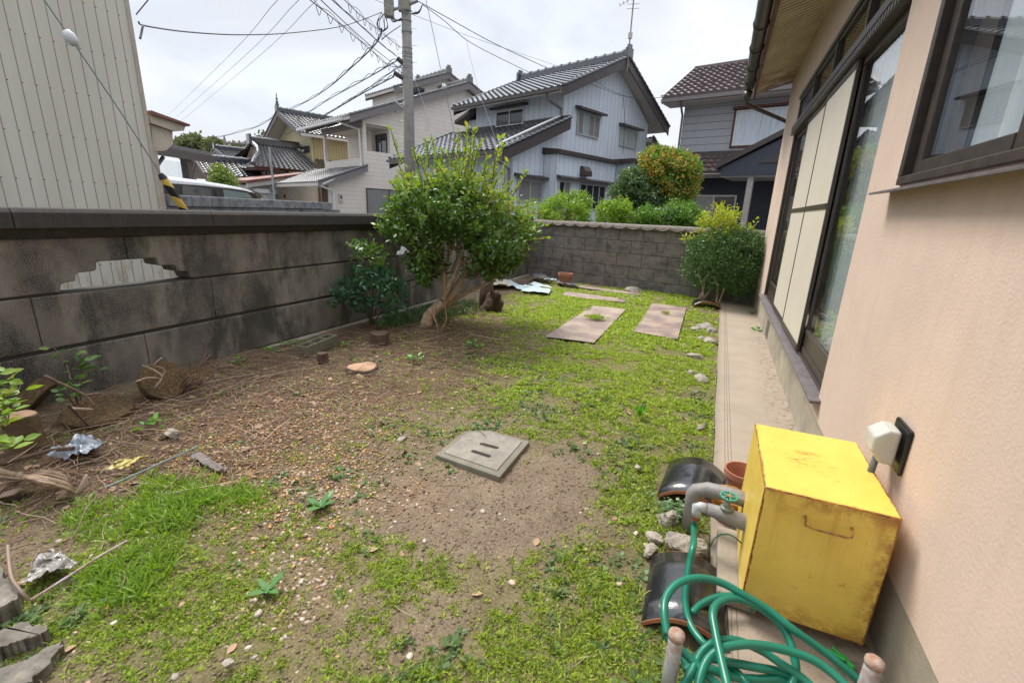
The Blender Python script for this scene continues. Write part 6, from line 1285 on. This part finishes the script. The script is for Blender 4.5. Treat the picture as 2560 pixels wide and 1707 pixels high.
for y_, lb in ((6.3,'green weed growing from the crack at the far foot of the stucco wall'),(5.3,'small weed in the crack between walkway and foundation')):
    clump(lb, (.50,y_,.0), 26, .045, F_weed, 'weeds in the walkway crack')
for x, y, lb, s_ in ((1680,800,'grey green clover patch beside the rubble lumps',.03),):
    pass
M_clov = foliage('clover_leaf', [(.06,.13,.05),(.10,.19,.07),(.14,.22,.09)], tr=.2)
c = G('r28',430,720,.02); n = 260; a = rng.normal(0,1,(n,2)); P = np.stack([c.x+a[:,0]*.035, c.y+a[:,1]*.03, .012+rng.uniform(0,.03,n)],1); tag(scatter('clover', P, rdir(n,-.1,.4), rdir(n,.7,1), .014*rng.uniform(.7,1.3,n), M_clov, LEAFQ, wid=1.7), 'low grey green clover patch beside the wrapped pipes', 'clover')

# ---- grass and creeping weeds: nobody could count them
def gdens(x, y):
    d = gdens0(x, y)
    n_ = fbm(x, y, 6, 61); n2 = fbm(x, y, 22, 63, 2)
    return np.clip(d, 0, 1.25)*np.clip((n_-.29)*3.6, .05, 1.25)*np.clip((n2-.25)*3.0, .12, 1.2)*(1-.75*m_litter(x, y))
MATR = [[(-1.34,3.84),(-.90,3.90),(-.93,5.58),(-1.37,5.62)], [(-.645,4.46),(-.23,4.41),(-.27,6.2),(-.70,6.22)], [(-1.92,6.10),(-1.04,6.06),(-1.06,6.36),(-1.95,6.45)], [(-1.95,6.95),(-.95,6.72),(-.97,6.98),(-1.97,7.2)]]
MH = [(G('r25',a,b).x, G('r25',a,b).y) for a, b in ((418,312),(580,180),(720,175),(940,238),(775,437))]
def keep(x, y):
    k = (x < .115) & (x > -3.1)
    for P in MATR + [MH]: k &= ~inpoly(x, y, np.array(P))
    return k & ~((np.abs(x-.045) < .15) & (np.abs(y-1.9) < .17)) & ~((np.abs(x-.06) < .125) & (np.abs(y-1.245) < .15))
F_grass = foliage('creeping_grass', [(.11,.17,.03),(.18,.27,.035),(.26,.37,.04),(.34,.44,.05),(.42,.48,.08)], rough=.45, tr=.35)
F_grassd = foliage('creeping_grass_deep', [(.12,.23,.025),(.18,.31,.03),(.26,.40,.04)], rough=.45, tr=.35)
F_clv = foliage('low_weed', [(.07,.13,.035),(.10,.17,.05),(.14,.20,.07)], rough=.5, tr=.2)
def grass(name, zones, mat, dens, leaf, tm=BLADE, tilt=(.15,1.0), wid=1.0):
    P = []; D_ = []; S = []
    for (x0, x1, y0, y1, per_m2, sz, nl) in zones:
        n = int((x1-x0)*(y1-y0)*per_m2); x = rng.uniform(x0, x1, n); y = rng.uniform(y0, y1, n); m = (rng.random(n) < dens(x, y)) & keep(x, y); x, y = x[m], y[m]; z = gz(x, y)
        sc_ = rng.uniform(.6, 1.5, len(x))
        for j in range(nl):
            a = rng.uniform(0, 6.28, len(x)); el = rng.uniform(*tilt, len(x)); rr = sz*.35*rng.random(len(x))
            P.append(np.stack([x+rr*np.cos(a), y+rr*np.sin(a), z+sz*.25*rng.random(len(x))-.001], 1)); D_.append(np.stack([np.cos(a), np.sin(a), el], 1)); S.append(sz*sc_*rng.uniform(.7, 1.2, len(x)))
    P = np.concatenate(P); D_ = np.concatenate(D_); S = np.concatenate(S)
    return scatter(name, P, D_, rdir(len(P), .5, 1), S, mat, tm, wid=wid), len(P)
Z1 = [(-3.0,.12,.15,1.3,17000,.0105,6),(-3.0,.12,1.3,2.4,9500,.0135,6),(-2.8,.12,2.4,4.0,6500,.017,5),(-2.6,.12,4.0,7.4,4500,.024,5)]
F_grassb = foliage('sunlight_tinted_grass', [(.17,.25,.03),(.25,.36,.035),(.34,.46,.045),(.44,.52,.07)], rough=.45, tr=.35)  # brighter version of the creeping grass, sunlight on the far yard mixed into its colours
o, n0 = grass('far_creeping_grass', Z1[2:], F_grassb, gdens, 0, LEAFQ, (.1,1.0), .62); tag(o, 'bright yellow green creeping grass in the far half of the yard', 'grass', kind='stuff')
o, n1 = grass('creeping_grass', Z1[:2], F_grass, gdens, 0, LEAFQ, (.1,1.0), .62); tag(o, 'low bright yellow green creeping grass over the yard', 'grass', kind='stuff')
o, n2 = grass('dark_ground_weeds', [(-2.6,.12,.2,3.2,1500,.016,6)], F_clv, lambda x, y: np.clip((fbm(x,y,4,91)-.50)*4,0,1)*.8*(1-m_gravel(x,y))*(1-.6*m_litter(x,y)), 0, LEAFQ, (.1,.7), 1.5); tag(o, 'darker low weeds scattered through the soil', 'weeds', kind='stuff')
def dA(x, y):
    xw, yw = wave(x, y, .15); return np.clip(1.3*blob(xw,yw,-1.80,.93,.14,.08)+1.2*blob(xw,yw,-1.56,.99,.11,.08)+1.2*blob(xw,yw,-1.68,.80,.13,.10)+1.0*blob(xw,yw,-1.50,.62,.12,.11)+.6*blob(xw,yw,-1.42,.50,.13,.07)+.5*blob(xw,yw,-1.9,.7,.14,.1), 0, 1)*np.clip((fbm(x,y,9,71)-.36)*5, .02, 1)
o, n3 = grass('tall_grass', [(-2.3,-.9,.30,1.35,6500,.034,5)], F_grassd, dA, 0, BLADE, (.3,2.0), .85); tag(o, 'longer bright green grass tufts at the lower left', 'grass', kind='stuff')
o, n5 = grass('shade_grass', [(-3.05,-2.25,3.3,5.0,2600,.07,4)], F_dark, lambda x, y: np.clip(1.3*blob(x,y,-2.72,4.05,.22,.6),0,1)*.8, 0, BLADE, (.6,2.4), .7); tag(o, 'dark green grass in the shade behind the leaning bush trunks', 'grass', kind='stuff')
o, n4 = grass('fine_grass', [(-1.0,.12,.3,1.5,1400,.028,4),(-.9,.12,1.5,4.5,900,.03,4)], F_grass, lambda x, y: np.clip(gdens(x,y)*1.2-.1,0,1)*.8, 0, BLADE, (.5,2.0), .8); tag(o, 'fine upright grass blades among the creeping grass', 'grass', kind='stuff')
# tufts growing through the corrugated sheets
for x, y, lb, r in ((-1.12,4.85,'bright grass tuft in the middle of the left corrugated sheet',.085),(-.46,5.55,'small grass tuft growing through the right corrugated sheet',.03)):
    n = 500 if r > .05 else 70; a = rng.normal(0, r*.5, (n,2)); P = np.stack([x+a[:,0]*1.3, y+a[:,1], np.full(n,.02)], 1); tag(scatter('grass_tuft', P, rdir(n,.2,1), rdir(n,.3,1), .045*rng.uniform(.6,1.2,n), F_grass, BLADE), lb, 'grass tuft')
# weeds beyond the left wall seen through the opening
n = 260; cl_y = rng.choice([1.40,1.50,1.56,1.78,1.98,2.02,2.2,2.32,2.38,2.45], n); P = np.stack([rng.uniform(-4.3,-3.7,n), cl_y+rng.normal(0,.025,n), np.full(n,-.05)],1); hh_ = rng.uniform(.2,.50,n)+.16*np.sin(cl_y*23)
tag(scatter('roadside_weeds', P, np.stack([rng.normal(0,.06,n), rng.normal(0,.10,n), np.ones(n)],1), rdir(n,-.2,.3), np.clip(hh_,.2,.85), F_hedge2, BLADE, wid=.28), 'wild weeds behind the left wall seen through the stepped opening', 'weeds', kind='stuff')

# ---- litter: needles, twigs, gravel
STICK = (np.array([(-.006,0,0),(.006,0,0),(0,0,.012),(.024,.35,.01),(.036,.35,.01),(.03,.35,.022),(-.016,.7,.0),(-.004,.7,0),(-.01,.7,.012),(.002,1,-.005),(.008,1,-.005),(.005,1,.004)]), [(0,1,4,3),(1,2,5,4),(2,0,3,5),(3,4,7,6),(4,5,8,7),(5,3,6,8),(6,7,10,9),(7,8,11,10),(8,6,9,11)])
M_straw = island('dry_straw', [(.14,.08,.055),(.24,.15,.10),(.42,.31,.21),(.18,.105,.07),(.30,.20,.135)], bd=0)
def strew(name, lb, n, dens, szr, mat, wid, zup=.012, box=(-3.08,.1,.2,6.5), tm=STICK, cat='litter'):
    x = rng.uniform(box[0], box[1], n); y = box[2]+(box[3]-box[2])*rng.random(n)**1.4; m = (rng.random(n) < dens(x, y)) & keep(x, y); x, y = x[m], y[m]; k = len(x)
    P = np.stack([x, y, gz(x, y)+zup*(rng.random(k) if zup > 0 else 1)], 1); a = rng.uniform(0, 6.28, k); D_ = np.stack([np.cos(a), np.sin(a), rng.normal(0,.10,k)], 1); S = rng.uniform(szr[0], szr[1], k)
    return tag(scatter(name, P, D_, np.tile([0,0,1.], (k,1))+rng.normal(0,.3,(k,3)), S, mat, tm, wid=wid), lb, cat, kind='stuff')
strew('dead_twigs', 'dead brown twigs and stalks littering the soil by the left wall', 19000, lambda x, y: m_litter(x, y)*np.clip((fbm(x,y,3,33)-.25)*3,.1,1), (.05,.19), M_straw, 1.7, .02)
strew('long_stalks', 'long dry reddish stalks tangled in the dead twigs at the left', 420, lambda x, y: .9*blob(x,y,-2.25,1.15,.4,.45)+.3*m_litter(x,y), (.15,.38), M_straw, .75, .05, (-2.9,-1.2,.5,3.5))
strew('fine_litter', 'fine dry needles and wood chips over the brown soil', 24000, lambda x, y: np.clip(m_litter(x, y)*1.1+.03+.12*m_gravel(x,y), 0, 1), (.015,.05), M_straw, 2.6, .006)
strew('dry_stalks', 'scattered straw coloured stalks across the bare soil', 700, lambda x, y: .35+0*x, (.05,.13), island('pale_straw', [(.42,.33,.22),(.32,.24,.15),(.5,.42,.30)], bd=0), 1.6, .012, (-2.6,.1,.25,3.5))
strew('dead_leaves', 'dry curled brown leaves lying on the soil', 900, lambda x, y: np.clip(m_litter(x,y)+.15,0,1), (.02,.05), island('dry_leaf', [(.24,.14,.08),(.38,.25,.15),(.30,.20,.13)], bd=0), 1.2, .006, (-2.9,.1,.25,4.5), LEAF)
phi = (1+5**.5)/2; IC = np.array([(-1,phi,0),(1,phi,0),(-1,-phi,0),(1,-phi,0),(0,-1,phi),(0,1,phi),(0,-1,-phi),(0,1,-phi),(phi,0,-1),(phi,0,1),(-phi,0,-1),(-phi,0,1)])/1.9
PEB = (IC*np.array([.40,.52,.20])+np.array([0,.0,.1]), [(0,11,5),(0,5,1),(0,1,7),(0,7,10),(0,10,11),(1,5,9),(5,11,4),(11,10,2),(10,7,6),(7,1,8),(3,9,4),(3,4,2),(3,2,6),(3,6,8),(3,8,9),(4,9,5),(2,4,11),(6,2,10),(8,6,7),(9,8,1)])
M_peb = island('pale_gravel', [(.42,.35,.28),(.32,.25,.19),(.54,.47,.39),(.40,.22,.09),(.30,.25,.22),(.52,.40,.28)], rough=.6)
M_pebo = island('amber_gravel', [(.46,.20,.04),(.20,.09,.035),(.52,.30,.09),(.42,.34,.26),(.08,.05,.035),(.14,.075,.04)], rough=.55)
gr2 = lambda x, y: np.clip(1.5*blob(*wave(x,y,.2),-1.14,1.0,.17,.30)+1.1*blob(*wave(x,y,.2),-1.4,1.15,.2,.16)+.7*blob(*wave(x,y,.2),-1.0,.72,.14,.12)+.01+.02*fbm(x,y,3,5), 0, 1)*np.clip((fbm(x,y,11,19)-.25)*3, .1, 1)
gr1 = lambda x, y: np.clip(1.4*blob(*wave(x,y,.3),-1.85,1.45,.42,.42)+1.2*blob(*wave(x,y,.2),-1.5,1.25,.25,.22)+.5*blob(*wave(x,y,.2),-2.0,2.1,.4,.4), 0, 1)*np.clip((fbm(x,y,9,29)-.22)*3, .1, 1)
strew('pale_gravel', 'pale rounded gravel stones in the middle of the yard', 9000, gr2, (.009,.022), M_peb, 1.0, -.003, (-2.1,.0,.35,2.4), PEB, 'gravel')
strew('amber_gravel', 'small amber and brown gravel over the dark soil', 26000, gr1, (.008,.018), M_pebo, 1.0, .002, (-2.6,-.8,.7,3.0), PEB, 'gravel')
strew('loose_stones', 'loose small stones over the near soil', 170, lambda x, y: .5+0*x, (.012,.032), M_peb, 1.0, .0, (-1.9,.1,.28,2.2), PEB, 'stones')
M_clod = island('soil_crumbs', [(.20,.145,.095),(.13,.09,.06),(.26,.20,.14)], rough=.95)
strew('soil_crumbs', 'crumbs of soil over the bare ground', 22000, lambda x, y: .6+0*x, (.005,.014), M_clod, 1.0, .0, (-2.8,.1,.28,2.6), PEB, 'soil')

# ---- countable yard objects
mhp = [G('r25',a,b) for a, b in ((418,312),(580,180),(720,175),(940,238),(775,437))]
mx_, my_ = sum(p.x for p in mhp)/5, sum(p.y for p in mhp)/5
mh_ = thing('inspection_cover', 'square concrete inspection cover with two handle slots set in the soil', 'inspection cover', (-.885, 1.735, 0), 0)
M_mc = surf('exposed_aggregate', (.33,.30,.25), (.25,.225,.19), sc=20, bsc=260, bd=.005, rough=.95, grime=.3, gcol=(.15,.135,.10), gsc=30)
sq = lambda x0, x1, y0, y1, z0, z1, m: m.box(x0, x1, y0, y1, z0, z1)
ol = [(p.x+.885, p.y-1.735) for p in mhp]; 
MB().prism([ol[0], ol[1], ol[2], ol[3], ol[4]], lambda x, y, z: (x, y, z), -.05, .010).build('rim', surf('worn_concrete_rim', (.24,.215,.17), (.17,.155,.12), bsc=200, bd=.004, rough=.95, grime=.4, gcol=(.11,.10,.06), gsc=12), mh_, bevel=.004)
cx_, cy_ = sum(a for a, b in ol)/5, sum(b for a, b in ol)/5
ins_ = [(a+(cx_-a)*.17, b+(cy_-b)*.17) for a, b in ol]
lid = MB().prism(ins_, lambda x, y, z: (x, y, z), .006, .0145).build('lid', M_mc, mh_, bevel=.002)
for (xa, ya, xb, yb) in ((665,238,768,265),(618,278,725,312)):
    A = G('r25',xa,ya,.016); B = G('r25',xb,yb,.016); m = MB(); A = A-Vector((-.885,1.735,0)); B = B-Vector((-.885,1.735,0)); d2 = (B-A).normalized(); nn2 = Vector((-d2.y, d2.x, 0))*.0115
    n_ = 8; pts = []
    for k in range(n_+1): a = math.pi/2+math.pi*k/n_; pts.append(A+d2*.0115*(1+math.cos(a))*1.0+Vector((-d2.y,d2.x,0))*.0115*math.sin(a))
    for k in range(n_+1): a = -math.pi/2+math.pi*k/n_; pts.append(B-d2*.0115*(1-math.cos(a))+Vector((-d2.y,d2.x,0))*.0115*math.sin(a))
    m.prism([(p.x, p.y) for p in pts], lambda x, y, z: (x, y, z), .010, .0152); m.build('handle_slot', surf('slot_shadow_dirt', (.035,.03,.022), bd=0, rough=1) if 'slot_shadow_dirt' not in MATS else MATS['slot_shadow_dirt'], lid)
def stump(loc, r, h, lb, name='tree_stump', tilt=(0,0), sd=1, mat=M_deadwood, cut=True):
    t = thing(name, lb, 'tree stump', loc, 0); t.rotation_euler = (tilt[0], tilt[1], 0); q0 = random.Random(sd); n = 22; V = []; F = []; rad = [r*(1+.10*math.sin(3*2*math.pi*i/n+sd)+q0.uniform(-.05,.05)) for i in range(n)]
    for j, (z, k) in enumerate(((-.03,1.18),(h*.35,1.05),(h,1.0))):
        for i in range(n): a = 2*math.pi*i/n; V.append((rad[i]*k*math.cos(a), rad[i]*k*math.sin(a), z))
    for j in range(2):
        for i in range(n): F.append((j*n+i, j*n+(i+1) % n, (j+1)*n+(i+1) % n, (j+1)*n+i))
    F.append(tuple(2*n+i for i in range(n))); MB().add(V, F).build('trunk', mat, t)
    if cut: MB().add([(rad[i]*.90*math.cos(2*math.pi*i/n), rad[i]*.90*math.sin(2*math.pi*i/n), h+.003+.002*q0.random()) for i in range(n)], [tuple(range(n))]).build('cut_face', M_cutwood, t)
    return t
p = G('r24',360,1195,.03); stump((p.x, p.y, 0), .105, .026, 'wide low freshly cut stump amid sawdust', sd=3)
p = G('r24',505,1010,0); stump((p.x, p.y, 0), .075, .10, 'small dark standing stump behind the wide cut stump', sd=4, cut=False)
p = G('r24',20,1160,0); stump((p.x, p.y, 0), .035, .07, 'thin dark stump below the hollow block', sd=5, cut=False)
p = G('r21',200,590,0); stump((p.x, p.y, 0), .055, .17, 'yellowish round log standing at the left edge', name='log', sd=6, mat=surf('yellow_brown_bark', (.17,.11,.05), (.07,.048,.026), sc=25, bsc=40, bd=.008, streak=.6, gcol=(.05,.035,.02)), cut=True)
# weathered leaning stump at the right of the bush
ds = G('r24',1440,725); dt = thing('dead_stump', 'split weathered dead stump leaning right of the bush trunks', 'tree stump', tuple(ds)); m = MB()
m.tube(smooth_path([Vector((-.05,0,-.03)), Vector((.0,.02,.06)), PD('r24',1465,610,5.25)-ds+Vector((0,0,.02))], 5), [.12,.12,.11,.11,.105,.10,.10,.095,.09,.085,.08][:11], 9); m.tube([Vector((.05,.0,-.02)), PD('r24',1530,650,5.15)-ds], [.07,.03], 7); V2 = []
for i_, v in enumerate(m.V): f_ = 1+.35*(vnoise(np.array(v[0]*30.0+9), np.array(v[1]*30.0+v[2]*4+9), 1, 8)-.5); V2.append((v[0]*float(f_), v[1]*float(f_), v[2]*(1+.25*float(vnoise(np.array(v[0]*60.0), np.array(v[1]*60.0), 1, 9)-.5))))
m.V = V2
for k in range(9): a = Vector((rl.uniform(-.06,.10), rl.uniform(-.08,.03), .08)); m.tube([a-Vector((0,0,.1)), a+Vector((.05,0,.10+rl.random()*.1))], [.03,.008], 4)
m.build('trunk', M_deadwood, dt)
m = MB(); m.tube(smooth_path([PD('r24',1385,710,5.3)-ds, PD('r24',1390,620,5.3)-ds, PD('r24',1400,530,5.35)-ds, PD('r24',1410,470,5.4)-ds], 5), [.075+.0*i for i in range(16)], 9); m.build('standing_stem', M_deadwood, dt)
# hollow block by the wall
hbk = thing('hollow_block', 'mossy hollow concrete block lying on its side along the left wall footing', 'concrete block', tuple(G('r8',2080,1030,.0)), R(100)); m = MB(); M_hb = surf('mossy_block', (.20,.185,.13), (.13,.12,.08), sc=15, bsc=120, bd=.004, rough=.95)
m.box(-.19,.19,-.05,-.035,0,.08); m.box(-.19,.19,.035,.05,0,.08)
for x in (-.19,-.075,.06,.175): m.box(x,x+.015,-.0349,.0349,0,.08)
m.box(-.189,.189,-.0348,.0348,.0,.03); m.build('block_body', M_hb, hbk, bevel=.002)
# pebble faced stepping discs
M_disc = surf('pebble_disc', (.22,.125,.04), (.035,.028,.018), sc=75, bsc=90, bd=.02, rough=.95, grime=.5, gcol=(.03,.028,.02), gsc=7)
def disc(lb, loc, r, h, rot):
    o = MB().lathe([(r*.97,0),(r,.006),(r,h-.006),(r*.96,h),(r*.5,h+.001),(0.002,h+.001)], 40).build('stepping_disc', M_disc); o.location = loc; o.rotation_euler = rot; return tag(o, lb, 'stepping stone', 'pebble faced concrete discs by the left wall')
p = PX('r8',1050,1245,-2.80); disc('pebble disc standing on edge against the wall with dead branches', (p.x, p.y, p.z), .115, .05, (R(-12), R(58), R(-14)))
p = G('r8',690,1450,.04); disc('pebble disc lying almost flat below the sapling', (p.x-.06, p.y, -.01), .145, .07, (R(5), R(8), 0))
p = G('r8',1290,1240,.0); disc('pebble disc buried in twigs right of the standing disc', (p.x-.03, p.y+.02, -.03), .10, .05, (R(4), R(35), 0))
p = G('r8',250,1390,.05); disc('broken pebble disc leaning at the left behind the log', (p.x-.03, p.y, .03), .14, .07, (R(20), R(-50), R(20)))
# branches stuck by the discs
def branchy(lb, pts_list, r=.005, mat=M_deadwood, name='dead_branch'):
    m = MB()
    for pts in pts_list: sp = smooth_path(pts, 4); m.tube(sp, [r*(1-.6*i/(len(sp)-1)) for i in range(len(sp))], 6)
    return tag(m.build(name, mat, smooth=True), lb, 'branch')
M_gb = surf('grey_branch', (.30,.22,.17), (.22,.15,.11), bd=0)
X2 = -2.66
branchy('pale forked dead branch poking out over the standing pebble disc', [[PX('r8',890,1240,X2),PX('r8',960,1215,X2),PX('r8',1040,1215,X2+.04)],[PX('r8',1010,1280,X2),PX('r8',1060,1210,X2),PX('r8',1000,1160,X2-.05),PX('r8',930,1130,X2-.08)],[PX('r8',1060,1210,X2),PX('r8',1075,1160,X2),PX('r8',1010,1130,X2),PX('r8',1060,1080,X2)]], .007, M_gb)
branchy('upright dead twigs rising before the wall right of the standing disc', [[PX('r8',1290,1230,X2),PX('r8',1310,1130,X2),PX('r8',1350,1040,X2),PX('r8',1325,960,X2)],[PX('r8',1240,1140,-2.8),PX('r8',1240,1050,-2.8)],[PX('r8',1310,1130,X2),PX('r8',1380,1060,X2)],[PX('r8',1300,1260,X2),PX('r8',1400,1180,X2),PX('r8',1430,1090,X2)]], .006, M_twig)
branchy('cluster of bare dark twigs lying right of the standing disc', [[G('r8',1180+18*k,1290-6*k,.02),PX('r8',1220+22*k,1210+14*(k%3),-2.55),PX('r8',1330+10*(k%4),1190+12*k,-2.5)] for k in range(7)], .004, M_twig)
branchy('long bare branch lying over the flat disc at the left', [[PX('r8',290,1200,-2.5),PX('r8',430,1265,-2.45),PX('r8',560,1330,-2.4),PX('r8',620,1400,-2.35)],[PX('r8',560,1330,-2.4),PX('r8',700,1310,-2.4)],[G('r8',380,1470,.03),G('r8',500,1510,.03),G('r8',600,1545,.02)],[PX('r8',440,1390,-2.3),G('r8',580,1530,.02)]], .006, M_deadwood)
branchy('short thick grey stick on the flat disc', [[PX('r21',460,320,-2.42),PX('r21',610,322,-2.42)]], .010, M_gb)
# plastic rubbish, bark, rods
M_film = surf('blue_white_film', (.42,.46,.50), (.15,.18,.22), rough=.2, bd=0, sc=34)
sheet([G('r21',310,680),G('r21',560,655),G('r21',710,600),G('r21',560,540),][:4], 'crumpled blue white plastic bag in the twigs at the left', M_film, 'plastic_bag', .10, 11, 'plastic bag', n=40, z0=-.01, fr=26)
sheet([G('r21',700,750),G('r21',880,720),G('r21',980,655),G('r21',830,690)], 'crumpled yellow plastic strip left of the long grass', surf('dirty_yellow_film', (.46,.38,.06), (.36,.28,.08), rough=.4, bd=0), 'plastic_strip', .05, 12, 'plastic strip', n=24, z0=.005, fr=18)
sheet([G('r21',150,1500),G('r21',350,1440),G('r21',520,1350),G('r21',330,1260)], 'torn clear plastic film over stones at the lower left', surf('dirty_clear_film', (.38,.36,.34), (.12,.10,.08), rough=.22, bd=0, sc=40), 'plastic_film', .06, 13, 'plastic film', n=40, z0=-.005, fr=30)
sheet([G('r21',1240,650),G('r21',1420,740),G('r21',1490,735),G('r21',1300,612)], 'small brown perforated plastic plate in the twigs', surf('brown_plastic', (.11,.085,.075), bd=0, rough=.5), 'plastic_plate', .01, 14, 'plastic plate', z0=.012)
tag(MB().tube(smooth_path([G('r21',690,832,.02), G('r21',1000,695,.03), G('r21',1290,565,.035)], 4), .0035, 6).build('thin_rod', surf('green_grey_rod', (.20,.27,.25), bd=0)), 'thin grey green garden rod lying beside the long grass', 'rod')
tag(MB().tube(smooth_path([G('r21',200,1568,.01), G('r21',480,1390,.015), G('r21',660,1275,.02), G('r21',830,1180,.015)], 4), .0035, 6).build('thin_rod', surf('red_white_rod', (.22,.04,.04), (.5,.45,.45), bd=0, sc=25)), 'thin red and white rod lying at the edge of the long grass', 'rod')
tag(MB().tube(smooth_path([G('r21',50,1210,.03), G('r21',70,1400,.06), G('r21',130,1500,.05), G('r21',190,1568,.02)], 5), .004, 6).build('dry_stalk', M_gb), 'dry reddish stem curving at the lower left edge', 'stem')
brk = MB()
for k in range(26): jx, jy = rl.uniform(-12,12), rl.uniform(-12,12); a = G('r21',-20+jx,860-6*k+jy,.015+.002*k); b_ = G('r21',250+3*jx,735+2.2*k+jy,.055+.0025*k+rl.uniform(0,.01)); c = G('r21',400+3*k+jx,760+4*k+jy,.035); e = G('r21',440-3*k+jx,840+2*k+3*jy,.005); brk.tube(smooth_path([a, (a+b_)/2, b_, c, e], 5), .0042*rl.uniform(.6,1.4), 5)
tag(brk.build('bark_bundle', surf('pale_fibrous_bark', (.36,.25,.16), (.14,.09,.055), sc=30, bd=.004)), 'curled bundle of pale fibrous bark at the left edge', 'bark')
branchy('brown dry leaf stalks heaped below the bark bundle', [[G('r21',-10+9*k,900-8*k,.02),G('r21',90+12*k,875-9*k,.04),G('r21',150+10*k,860+4*k,.01)] for k in range(5)], .005, M_gb, 'dry_stalk')
branchy('bundle of green and pale dry stalks right of the bark', [[G('r21',565,745,.05),G('r21',545-15*k,850+9*k,.01)] for k in range(-2,5)], .003, M_gb, 'dry_stalk')
tag(MB().tube(smooth_path([G('r21',-20,690,.03), G('r21',150,640,.05), G('r21',330,590,.05), G('r21',480,575,.06)], 4), .008, 6).build('dark_stick', M_deadwood), 'dark long stick running under the plastic bag', 'branch')
# stone slabs bottom-left
M_slab = surf('pale_stone_slab', (.27,.24,.20), (.10,.088,.072), sc=26, grime=.5, gcol=(.07,.06,.045), gsc=9, bsc=90, bd=.006, rough=.95)
def slab(lb, pts, z, name='stone_slab', h=.06):
    p0_ = [G(*q_, z) for q_ in pts]; p = []
    for i_ in range(len(p0_)):
        for k_ in range(7): p.append(p0_[i_].lerp(p0_[(i_+1) % len(p0_)], k_/7)+Vector((rl.uniform(-.007,.007), rl.uniform(-.007,.007), 0)))
    o = MB().prism([(a.x, a.y) for a in p], lambda x, y, zz: (x, y, zz), z-h, z).build(name, M_slab, bevel=.006); return tag(o, lb, 'stone slab', 'stone slabs at the bottom left corner')
slab('upper jagged pale stone slab at the bottom left edge', [('r22',-60,1120),('r22',150,1040),('r22',340,1080),('r22',310,1130),('r22',120,1190),('r22',-60,1250)], .02)
slab('lower rough stone slab at the bottom left corner', [('r22',-60,1400),('r22',250,1290),('r22',440,1180),('r22',430,1240),('r22',300,1400),('r22',200,1500),('r22',-60,1560)], .01)
slab('grey block end at the left edge above the slabs', [('r22',-120,620),('r22',-10,640),('r22',100,760),('r22',130,860),('r22',-40,950),('r22',-120,960)], .04, h=.09)
rock(tuple(G('r21',1120,480,.01)), .035,.045,.025, 'pale dirty stone in the twigs above the rod', 61, group=None)
rock(tuple(G('r22',1675,1350,.0)), .016,.013,.010, 'light grey stone in the grass at the bottom', 62, group=None)
rock(tuple(G('r22',1280,1440,.0)), .012,.010,.008, 'white pebble in the grass at the bottom left', 63, group=None)
rock(tuple(G('r24',335,1280,.0)), .035,.03,.02, 'yellowish stone touching the wide cut stump', 64, mat=surf('yellow_stone', (.42,.34,.16), bd=.004), group=None)
rock(tuple(G('r25',225,222,.0)), .025,.04,.015, 'flat grey stone on the edge of the gravel', 65, group=None)
rock(tuple(G('r25',1540,370,.0)), .018,.02,.013, 'blue grey stone in the grass right of the inspection cover', 66, group=None)
# branches on the debris heap by the rear corner
branchy('dead branches heaped on the dark slate by the rear corner', [[G('r7',360+30*k,660+6*(k%3),.03),PD('r7',430+25*k,625+10*(k%2),7.2)] for k in range(6)] + [[G('r7',560,660,.02),G('r7',640,690,.05),G('r7',730,695,.02)]], .010, M_deadwood)
